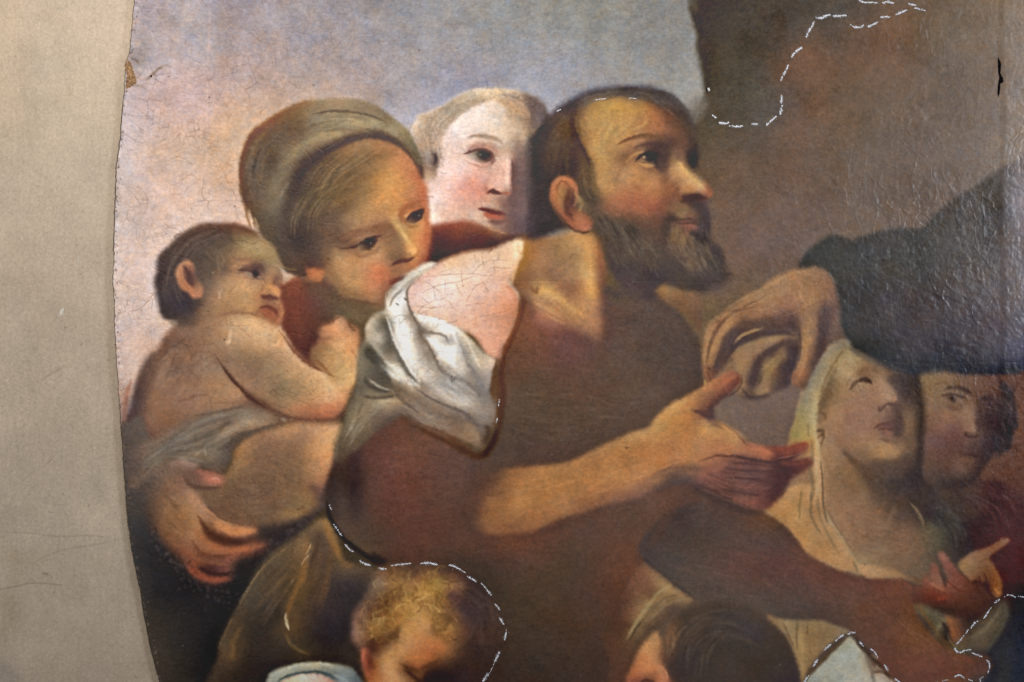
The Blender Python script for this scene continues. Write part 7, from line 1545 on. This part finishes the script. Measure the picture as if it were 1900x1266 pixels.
def link(o, parent=None):
    sc.collection.objects.link(o)
    if parent is not None:
        o.parent = parent
    return o

def islands(mask):
    """connected patches of a face mask: runs per row joined by union-find"""
    par, runs, prev = [], [], []
    def find(i):
        while par[i] != i:
            par[i] = par[par[i]]
            i = par[i]
        return i
    for r in np.nonzero(mask.any(1))[0]:
        d = np.diff(np.concatenate([[0], mask[r].astype(np.int8), [0]]))
        cur = []
        for a, b_ in zip(np.nonzero(d == 1)[0], np.nonzero(d == -1)[0]):
            i = len(par); par.append(i); runs.append((r, a, b_)); cur.append(i)
            for j in prev:
                rr, a2, b2 = runs[j]
                if rr == r - 1 and a < b2 and a2 < b_:
                    par[find(i)] = find(j)
        prev = cur
    groups = {}
    for i, (r, a, b_) in enumerate(runs):
        groups.setdefault(find(i), []).append((r, a, b_))
    groups = sorted(groups.values(), key=lambda g: -sum(b_ - a for _, a, b_ in g))
    out = []
    for g in groups:
        m = np.zeros_like(mask)
        for r, a, b_ in g:
            m[r, a:b_] = True
        if out and sum(b_ - a for _, a, b_ in g) < 60:
            small.append(m)
        else:
            out.append(m)
    return out
small = []

def sheet_piece(name, mask, material, parent):
    first = None
    for k, m in enumerate(islands(mask)):
        o = one_piece(name, m, material, parent)
        first = first or o
    return first

def one_piece(name, mask, material, parent):
    q = np.stack([IDX[:-1, :-1][mask], IDX[1:, :-1][mask], IDX[1:, 1:][mask], IDX[:-1, 1:][mask]], 1)
    used, inv = np.unique(q, return_inverse=True)
    inv = inv.reshape(q.shape)
    me = bpy.data.meshes.new(name)
    n, f = len(used), len(q)
    me.vertices.add(n); me.vertices.foreach_set('co', CO.reshape(-1, 3)[used].astype(np.float32).ravel())
    me.loops.add(f * 4); me.loops.foreach_set('vertex_index', inv.ravel().astype(np.int32))
    me.polygons.add(f); me.polygons.foreach_set('loop_start', np.arange(0, f * 4, 4, dtype=np.int32))
    me.update(calc_edges=True)
    uvl = me.uv_layers.new(name='UVMap')
    uvs = np.stack([UVX.ravel()[used], UVY.ravel()[used]], 1)[inv.ravel()]
    uvl.data.foreach_set('uv', uvs.astype(np.float32).ravel())
    me.polygons.foreach_set('use_smooth', np.ones(f, bool))
    me.normals_split_custom_set_from_vertices(NRM.reshape(-1, 3)[used].tolist())
    me.materials.append(material)
    return link(bpy.data.objects.new(name, me), parent)

painting = link(bpy.data.objects.new('painting', None))
painting['label'] = 'old torn canvas painting of a bearded man and a crowd reaching for bread, half cleaned'
painting['category'] = 'painting'

LABELS = {
    'pale_sky': 'pale cleaned sky with fine cracks', 'dark_sky': 'brown uncleaned sky under old varnish',
    'painted_man': 'painted bearded man in a dark brown tunic', 'painted_woman': 'painted woman in a grey green headscarf',
    'painted_child': 'painted bare child carried on an arm', 'painted_boy': 'painted pale boy with fair hair',
    'painted_veiled_woman': 'painted woman in a pale veil looking up', 'painted_onlooker': 'painted dark onlooker behind the veiled woman',
    'painted_giver': 'painted hand and black sleeve giving bread', 'painted_bread': 'painted loaf of bread',
    'painted_brown_haired_child': 'painted brown haired child with a scarf', 'painted_curly_boy': 'painted boy with golden curls',
    'painted_kneeling_child': 'painted shoulder with a blue green collar'}
MAIN = {'painted_man': 'tunic', 'painted_woman': 'dress', 'painted_child': 'body', 'painted_boy': 'face', 'painted_veiled_woman': 'face', 'painted_onlooker': 'robe', 'painted_giver': 'sleeve',
        'painted_bread': 'crust', 'painted_brown_haired_child': 'hair', 'painted_curly_boy': 'head', 'painted_kneeling_child': 'collar'}
RENAME = {'near_arm': 'arm', 'far_arm': 'arm', 'shadow': 'shaded_back'}
SUBLAB = {'near_arm': 'lit outstretched forearm and hand', 'far_arm': 'brown far arm with open hand', 'shirt': 'white shirt sleeve off the shoulder', 'shoulder': 'pale cleaned bare shoulder',
          'headscarf': 'grey green wound headscarf', 'veil': 'cream veil falling over the shoulder', 'wrap': 'grey cloth round the child', 'apron': 'cleaned blue white cloth'}
tops = {}
names = PART_NAMES
for nm in names[1:]:
    if '/' not in nm:
        m = fk & (LAB == names.index(nm))
        if m.any():
            o = sheet_piece(nm, m, paint_mat, painting)
            if nm in LABELS: o['label'] = LABELS[nm]
for fig, main in MAIN.items():
    m = fk & (LAB == names.index(fig + '/' + main))
    o = sheet_piece(fig, m, paint_mat, painting)
    o['label'] = LABELS[fig]
    tops[fig] = o
for nm in names[1:]:
    if '/' in nm:
        fig, sub = nm.split('/')
        if MAIN[fig] == sub:
            continue
        m = fk & (LAB == names.index(nm))
        if m.sum() < 4:
            continue
        o = sheet_piece(RENAME.get(sub, sub), m, paint_mat, tops[fig])
        if sub in SUBLAB: o['label'] = SUBLAB[sub]
if (fk & (LAB == 0)).any():
    sheet_piece('dark_sky', fk & (LAB == 0), paint_mat, painting)
if small:                                            # scraps of paint too small to pick apart
    m = np.zeros_like(fk)
    for q_ in small: m |= q_
    o = one_piece('paint_scraps', m, paint_mat, painting); o['kind'] = 'stuff'; o['label'] = 'small scraps of paint between the figures'

# cut edge and back of the canvas
canvas_mat = simple('raw_brown_canvas', (.10, .075, .05), .9, .45, 900)
ys = np.arange(PY0 + 1, PY1 - 1, 2.0)
me = bpy.data.meshes.new('canvas')
vs, fs = [], []
for i, y in enumerate(ys):
    e = float(edge_x(y))
    hv = float(hfield(np.array([e]), np.array([y]))[0]) + .3 * (.4 + .6 * math.sin(y * .013) ** 2)
    z = wz_(y)
    j = .9 + .8 * _er.rand() + (1.0 if (190 < y < 470 or 850 < y < 1010) else .2)
    vs += [(wx_(e + .05), FRONT - hv * .001 + .0001, z), (wx_(e - j), FRONT - hv * .001 + .0006, z), (wx_(e - j * .8), FRONT - hv * .001 + .0020, z), (wx_(e + 26), -.0030, z), (wx_(PX1 - 2), -.0030, z)]
    if i:
        a, c = (i - 1) * 5, i * 5
        for k in range(4):
            fs.append((a + k, a + k + 1, c + k + 1, c + k))
me.from_pydata(vs, [], fs); me.update(); me.materials.append(canvas_mat)
o = link(bpy.data.objects.new('canvas', me), painting); o['label'] = 'raw brown canvas at the cut edge'

def tube(vs, fs, pts, r, n=4):
    base = len(vs)
    for i, p in enumerate(pts):
        t = Vector(pts[min(i + 1, len(pts) - 1)]) - Vector(pts[max(i - 1, 0)])
        t = t.normalized() if t.length > 0 else Vector((1, 0, 0))
        a = t.cross(Vector((0, 1, 0)))
        a = a.normalized() if a.length > 1e-4 else Vector((1, 0, 0))
        c = t.cross(a)
        rr = r * (1 - .6 * i / max(1, len(pts) - 1))
        for k in range(n):
            an = 2 * math.pi * k / n
            vs.append(tuple(Vector(p) + a * rr * math.cos(an) + c * rr * math.sin(an)))
    for i in range(len(pts) - 1):
        for k in range(n):
            fs.append((base + i * n + k, base + i * n + (k + 1) % n, base + (i + 1) * n + (k + 1) % n, base + (i + 1) * n + k))

fr = random.Random(4)
vs, fs = [], []
spots = [(fr.uniform(-200, 1300), 1.0) for _ in range(300)] + [(fr.gauss(955, 16), 1.6) for _ in range(46)] + [(fr.gauss(885, 14), 1.3) for _ in range(34)] + [(fr.gauss(300, 40), 1.0) for _ in range(60)] + [(fr.gauss(584, 2), 1.2) for _ in range(12)] + \
        [(fr.gauss(638, 2), 1.2) for _ in range(12)] + [(fr.gauss(122, 2), 1.1) for _ in range(10)] + [(1175, 3.0), (1240, 2), (1252, 2), (902, 2.6)]
for y, k in spots:
    e = float(edge_x(y))
    L = k * fr.uniform(1.2, 4.2)
    a = fr.uniform(1.9, 4.4)
    p = [(wx_(e + .6), FRONT + .0004, wz_(y))]
    x_, y_ = e + .6, y
    for s in range(4):
        a += fr.uniform(-.8, .8)
        x_ += math.cos(a) * L * .3; y_ += math.sin(a) * L * .3
        p.append((wx_(x_), FRONT + .0008 + .0006 * s * fr.random(), wz_(y_)))
    tube(vs, fs, p, fr.uniform(.00016, .00034))
me = bpy.data.meshes.new('frayed_threads'); me.from_pydata(vs, [], fs); me.update()
thread_mat = simple('dark_canvas_thread', (.045, .034, .024), .9, .5, 2000)
me.materials.append(thread_mat)
o = link(bpy.data.objects.new('frayed_threads', me), painting); o['kind'] = 'stuff'; o['label'] = 'frayed dark threads along the cut edge'

# ragged lumps: the broken edge, the long tear, a nail hole
def lump(name, pts, mt, depth, label, seed, parent=painting, off=.0012, rag=.8):
    r = random.Random(seed)
    P = spline(np.array(pts, float), True, 1.6)
    vs, fs = [], []
    n = len(P)
    c = P.mean(0)
    hh = lambda p: float(hfield(np.array([p[0]]), np.array([p[1]]))[0]) * .001
    for p in P:
        q = p + np.array([r.gauss(0, rag * .4), r.gauss(0, rag * .4)])
        vs.append((wx_(q[0]), FRONT - hh(q) - .0001, wz_(q[1])))
    for p in P:
        q = c + (p - c) * .62 + np.array([r.gauss(0, rag * .5), r.gauss(0, rag * .5)])
        vs.append((wx_(q[0]), FRONT - hh(q) - off * (.4 + .8 * r.random()), wz_(q[1])))
    vs.append((wx_(c[0]), FRONT - hh(c) - off, wz_(c[1])))
    for i in range(n):
        j = (i + 1) % n
        fs.append((i, j, n + j, n + i)); fs.append((n + i, n + j, 2 * n))
    me = bpy.data.meshes.new(name); me.from_pydata(vs, [], fs); me.update(); me.materials.append(mt)
    o = link(bpy.data.objects.new(name, me), parent)
    if label: o['label'] = label
    return o
loss_mat = simple('bare_brown_ground', (.26, .15, .075), .95, .85, 420)
lump('paint_loss', [(239, 112), (246, 118), (250, 132), (254, 145), (256, 156), (248, 162), (236, 168), (237, 150), (236, 135), (234, 122)], loss_mat, 0, 'brown torn spot where the paint is lost', 1, off=.0009, rag=1.3)
black = simple('dark_gap', (.006, .005, .006), 1, .3, 800)
black.node_tree.nodes['Principled BSDF'].inputs['Specular IOR Level'].default_value = 0
lump('tear', [(1849, 108), (1851, 112), (1854, 118), (1854, 130), (1853, 137), (1856, 143), (1859, 150), (1858, 155), (1853, 158), (1853, 168), (1851, 178), (1849, 182), (1848, 176), (1848, 164), (1850, 155), (1851, 148), (1851, 140), (1849, 134), (1849, 122)], black, 0, 'long black tear with ragged lips', 2, off=.00015, rag=.8)
lump('nail_hole', [(1308.5, 165), (1311.5, 165.5), (1312.5, 169), (1310.5, 171), (1308.6, 168)], black, 0, 'small dark hole', 3, off=.0002, rag=.3)
lump('nail_hole', [(281.5, 142), (284, 141), (284.6, 144.5), (282.5, 146), (281, 144)], black, 0, 'small dark hole', 6, off=.0002, rag=.3)
flake = simple('lifted_pale_paint', (.62, .60, .58), .6, .2, 900)
lump('paint_flake', [(1311, 166), (1314, 165), (1316, 169), (1314, 172)], flake, 0, None, 5, off=.0007, rag=.3)

# ------------------------------------------------------------------ chalk dashes that mark out the areas, and white lines by the shirt
chalk_mat = simple('blue_white_chalk', (.84, .87, .95), .95, .08, 1500)
DASH = [('U', 7, '970,-10 985,10 1010,20'), ('U', 6, '1015,20 1045,20 1085,22'), ('U', 10, '1110,20 1140,18 1165,24'), ('U', 7, '1250,28 1270,32 1288,35'), ('U', 6, '1280,50 1310,55 1335,63'),
        ('U', 10, '755,102 780,104 805,92 830,85'), ('U', 9, '845,92 875,93 915,90'), ('U', 9, '940,140 960,152 990,152 1005,142'), ('U', 10, '1028,150 1055,140 1080,126'), ('U', 8, '1100,98 1120,96 1145,98'), ('U', 9, '1180,84 1205,74 1238,58'),
        ('U', 9, '742,125 728,155 712,180 702,205'), ('U', 10, '682,258 655,275 635,295 620,318'), ('U', 8, '606,355 595,380 580,405 567,436'), ('U', 9, '570,518 568,560'), ('U', 9, '572,570 563,615'), ('U', 9, '540,628 515,650 488,676'),
        ('U', 6, '200,618 222,635'), ('U', 10, '240,660 265,665 288,660'), ('U', 8, '295,678 330,681 362,680'), ('U', 8, '412,668 440,668'),
        ('D', 5, '565,188 600,182 650,176'), ('D', 4, '820,174 870,176'), ('D', 5, '290,270 318,255'),
        ('L', 8, '85,28 105,55 128,88 148,115'), ('L', 10, '176,184 200,215 236,240'), ('L', 14, '292,315 330,335 370,346'), ('L', 12, '438,368 465,374 492,375'), ('L', 10, '535,350 600,340 685,330'), ('L', 14, '768,332 810,326 892,340'),
        ('L', 12, '990,343 1030,355 1075,382'), ('L', 6, '1085,388 1112,402'), ('L', 11, '1130,432 1165,450 1195,472'), ('L', 6, '1232,482 1275,525'), ('L', 12, '1280,535 1300,560 1312,578'), ('L', 10, '1345,648 1365,670 1382,690'), ('L', 13, '1382,755 1398,780 1412,804'),
        ('L', 13, '1430,870 1425,900 1418,925'), ('L', 4, '1432,850 1430,880'), ('L', 13, '1378,1022 1360,1060 1345,1090'), ('L', 3, '1345,1090 1320,1150 1300,1185'), ('L', 13, '1290,1190 1270,1220 1250,1250'),
        ('I', 4, '1393,385 1388,430'), ('I', 5, '1380,515 1370,548'), ('J', 5, '1565,520 1580,550'),  # the first two are white lines beside the shirt, built like the dashes
        ('T', 11, '445,935 470,922 492,925'), ('T', 11, '412,940 390,955 362,978'), ('T', 10, '325,1005 305,1020 285,1042'), ('T', 11, '240,1102 225,1125 210,1148'), ('T', 12, '172,1218 158,1240 145,1265'), ('T', 9, '523,985 535,1000 548,1015'),
        ('T', 9, '600,1035 625,1055 645,1088'), ('T', 10, '692,1145 705,1165 715,1182'), ('T', 10, '765,1238 785,1255 800,1266'),
        ('T', 5, '1500,684 1535,668 1580,685'), ('T', 5, '1600,678 1645,684'), ('T', 9, '1470,700 1455,712 1438,722'), ('T', 8, '1415,755 1390,790 1365,825'), ('T', 9, '1322,845 1295,865 1278,895'), ('T', 6, '1258,905 1240,930'), ('T', 6, '1232,940 1205,975 1180,1003'),
        ('T', 10, '1168,1030 1185,1055 1205,1060'), ('T', 8, '1210,1058 1240,1045 1275,1038'), ('T', 7, '1282,1060 1320,1075 1352,1088'), ('T', 8, '1378,1105 1400,1128 1403,1155'), ('T', 6, '1405,1150 1400,1175 1392,1200'), ('T', 8, '1170,1222 1200,1212 1230,1230'),
        ('T', 7, '1262,1242 1288,1252'), ('T', 6, '1358,1225 1340,1240 1342,1256'), ('T', 5, '1085,1252 1120,1245'), ('T', 5, '1035,1266 1050,1262')]
cr = random.Random(9)
for tile, wd, pts in DASH:
    k = TILE[tile][2]
    P = spline(xy(tile, pts), False, .8)
    hw = wd / k * .74
    n = max(12, int(len(P) * hw * 2.8))
    gaps = [cr.random() for _ in range(3)]
    vs, fs = [], []
    for i in range(n):
        t = cr.random()
        if min(abs(t - g) for g in gaps) < .035:
            continue
        p = P[min(len(P) - 1, int(t * len(P)))]
        wv = hw * (.35 + .65 * math.sin(math.pi * min(1, max(0, t * .9 + .08))) ** .5)
        sp = .42 if cr.random() < .8 else 1.0
        x_, y_ = p[0] + cr.gauss(0, wv * sp), p[1] + cr.gauss(0, wv * sp)
        s = cr.uniform(.3, .9) if sp < .9 else cr.uniform(.2, .5)
        hz = FRONT - float(hfield(np.array([x_]), np.array([y_]))[0]) * .001
        bse = len(vs)
        m = 5
        a0 = cr.random() * 6
        for q in range(m):
            rr = s * cr.uniform(.6, 1.2)
            vs.append((wx_(x_ + rr * math.cos(a0 + q * 6.283 / m)), hz - .00005, wz_(y_ + rr * math.sin(a0 + q * 6.283 / m))))
        vs.append((wx_(x_), hz - .00025 - .0001 * cr.random(), wz_(y_)))
        for q in range(m):
            fs.append((bse + q, bse + (q + 1) % m, bse + m))
    me = bpy.data.meshes.new('chalk_dash'); me.from_pydata(vs, [], fs); me.update(); me.materials.append(chalk_mat)
    link(bpy.data.objects.new('chalk_dash', me), painting)

# ------------------------------------------------------------------ the board behind
wall_mat, nt, b = mat('grey_tan_fibre_board')
WA = albedo(WALLCOL * 0 + WB.astype(np.float32), WX[0], WX[1], False)
BASE = [0.535, 0.437, 0.337]
wl = to_lin(WALLCOL) / to_lin(np.array(WB, np.float32)) * np.array(BASE, np.float32)
tc = nt.nodes.new('ShaderNodeUVMap')
ti = nt.nodes.new('ShaderNodeTexImage'); ti.image = make_image('board_print', wl.astype(np.float32)); ti.interpolation = 'Cubic'; ti.extension = 'EXTEND'
nz = nt.nodes.new('ShaderNodeTexNoise'); nz.inputs['Scale'].default_value = 900; nz.inputs['Detail'].default_value = 3
tcc = nt.nodes.new('ShaderNodeTexCoord'); nt.links.new(tcc.outputs['Object'], nz.inputs['Vector'])
bm = nt.nodes.new('ShaderNodeBump'); bm.inputs['Distance'].default_value = .0004; bm.inputs['Strength'].default_value = .8
nt.links.new(nz.outputs['Fac'], bm.inputs['Height']); nt.links.new(bm.outputs[0], b.inputs['Normal'])
nt.links.new(tc.outputs[0], ti.inputs[0]); nt.links.new(ti.outputs[0], b.inputs['Base Color'])
b.inputs['Roughness'].default_value = .85; b.inputs['Specular IOR Level'].default_value = .2
me = bpy.data.meshes.new('wall')
X0, X1, Y0, Y1 = -700, 2700, -900, 2200
me.from_pydata([(wx_(X0), 0, wz_(Y1)), (wx_(X1), 0, wz_(Y1)), (wx_(X1), 0, wz_(Y0)), (wx_(X0), 0, wz_(Y0)),
                (wx_(X0), .02, wz_(Y1)), (wx_(X1), .02, wz_(Y1)), (wx_(X1), .02, wz_(Y0)), (wx_(X0), .02, wz_(Y0))], [],
               [(0, 1, 2, 3), (5, 4, 7, 6), (4, 0, 3, 7), (1, 5, 6, 2), (3, 2, 6, 7), (4, 5, 1, 0)])
uvl = me.uv_layers.new(name='UVMap')
for lp in me.loops:
    v = me.vertices[lp.vertex_index].co
    x, y = v.x / U + 950, 633 - v.z / U
    uvl.data[lp.index].uv = ((x - WX[0]) / (WX[2] - WX[0]), 1 - (y - WX[1]) / (WX[3] - WX[1]))
me.update(); me.materials.append(wall_mat)
o = link(bpy.data.objects.new('wall', me)); o['kind'] = 'structure'
for o in list(sc.collection.objects):
    if o.parent == painting or (o.parent and o.parent.parent == painting):
        pass
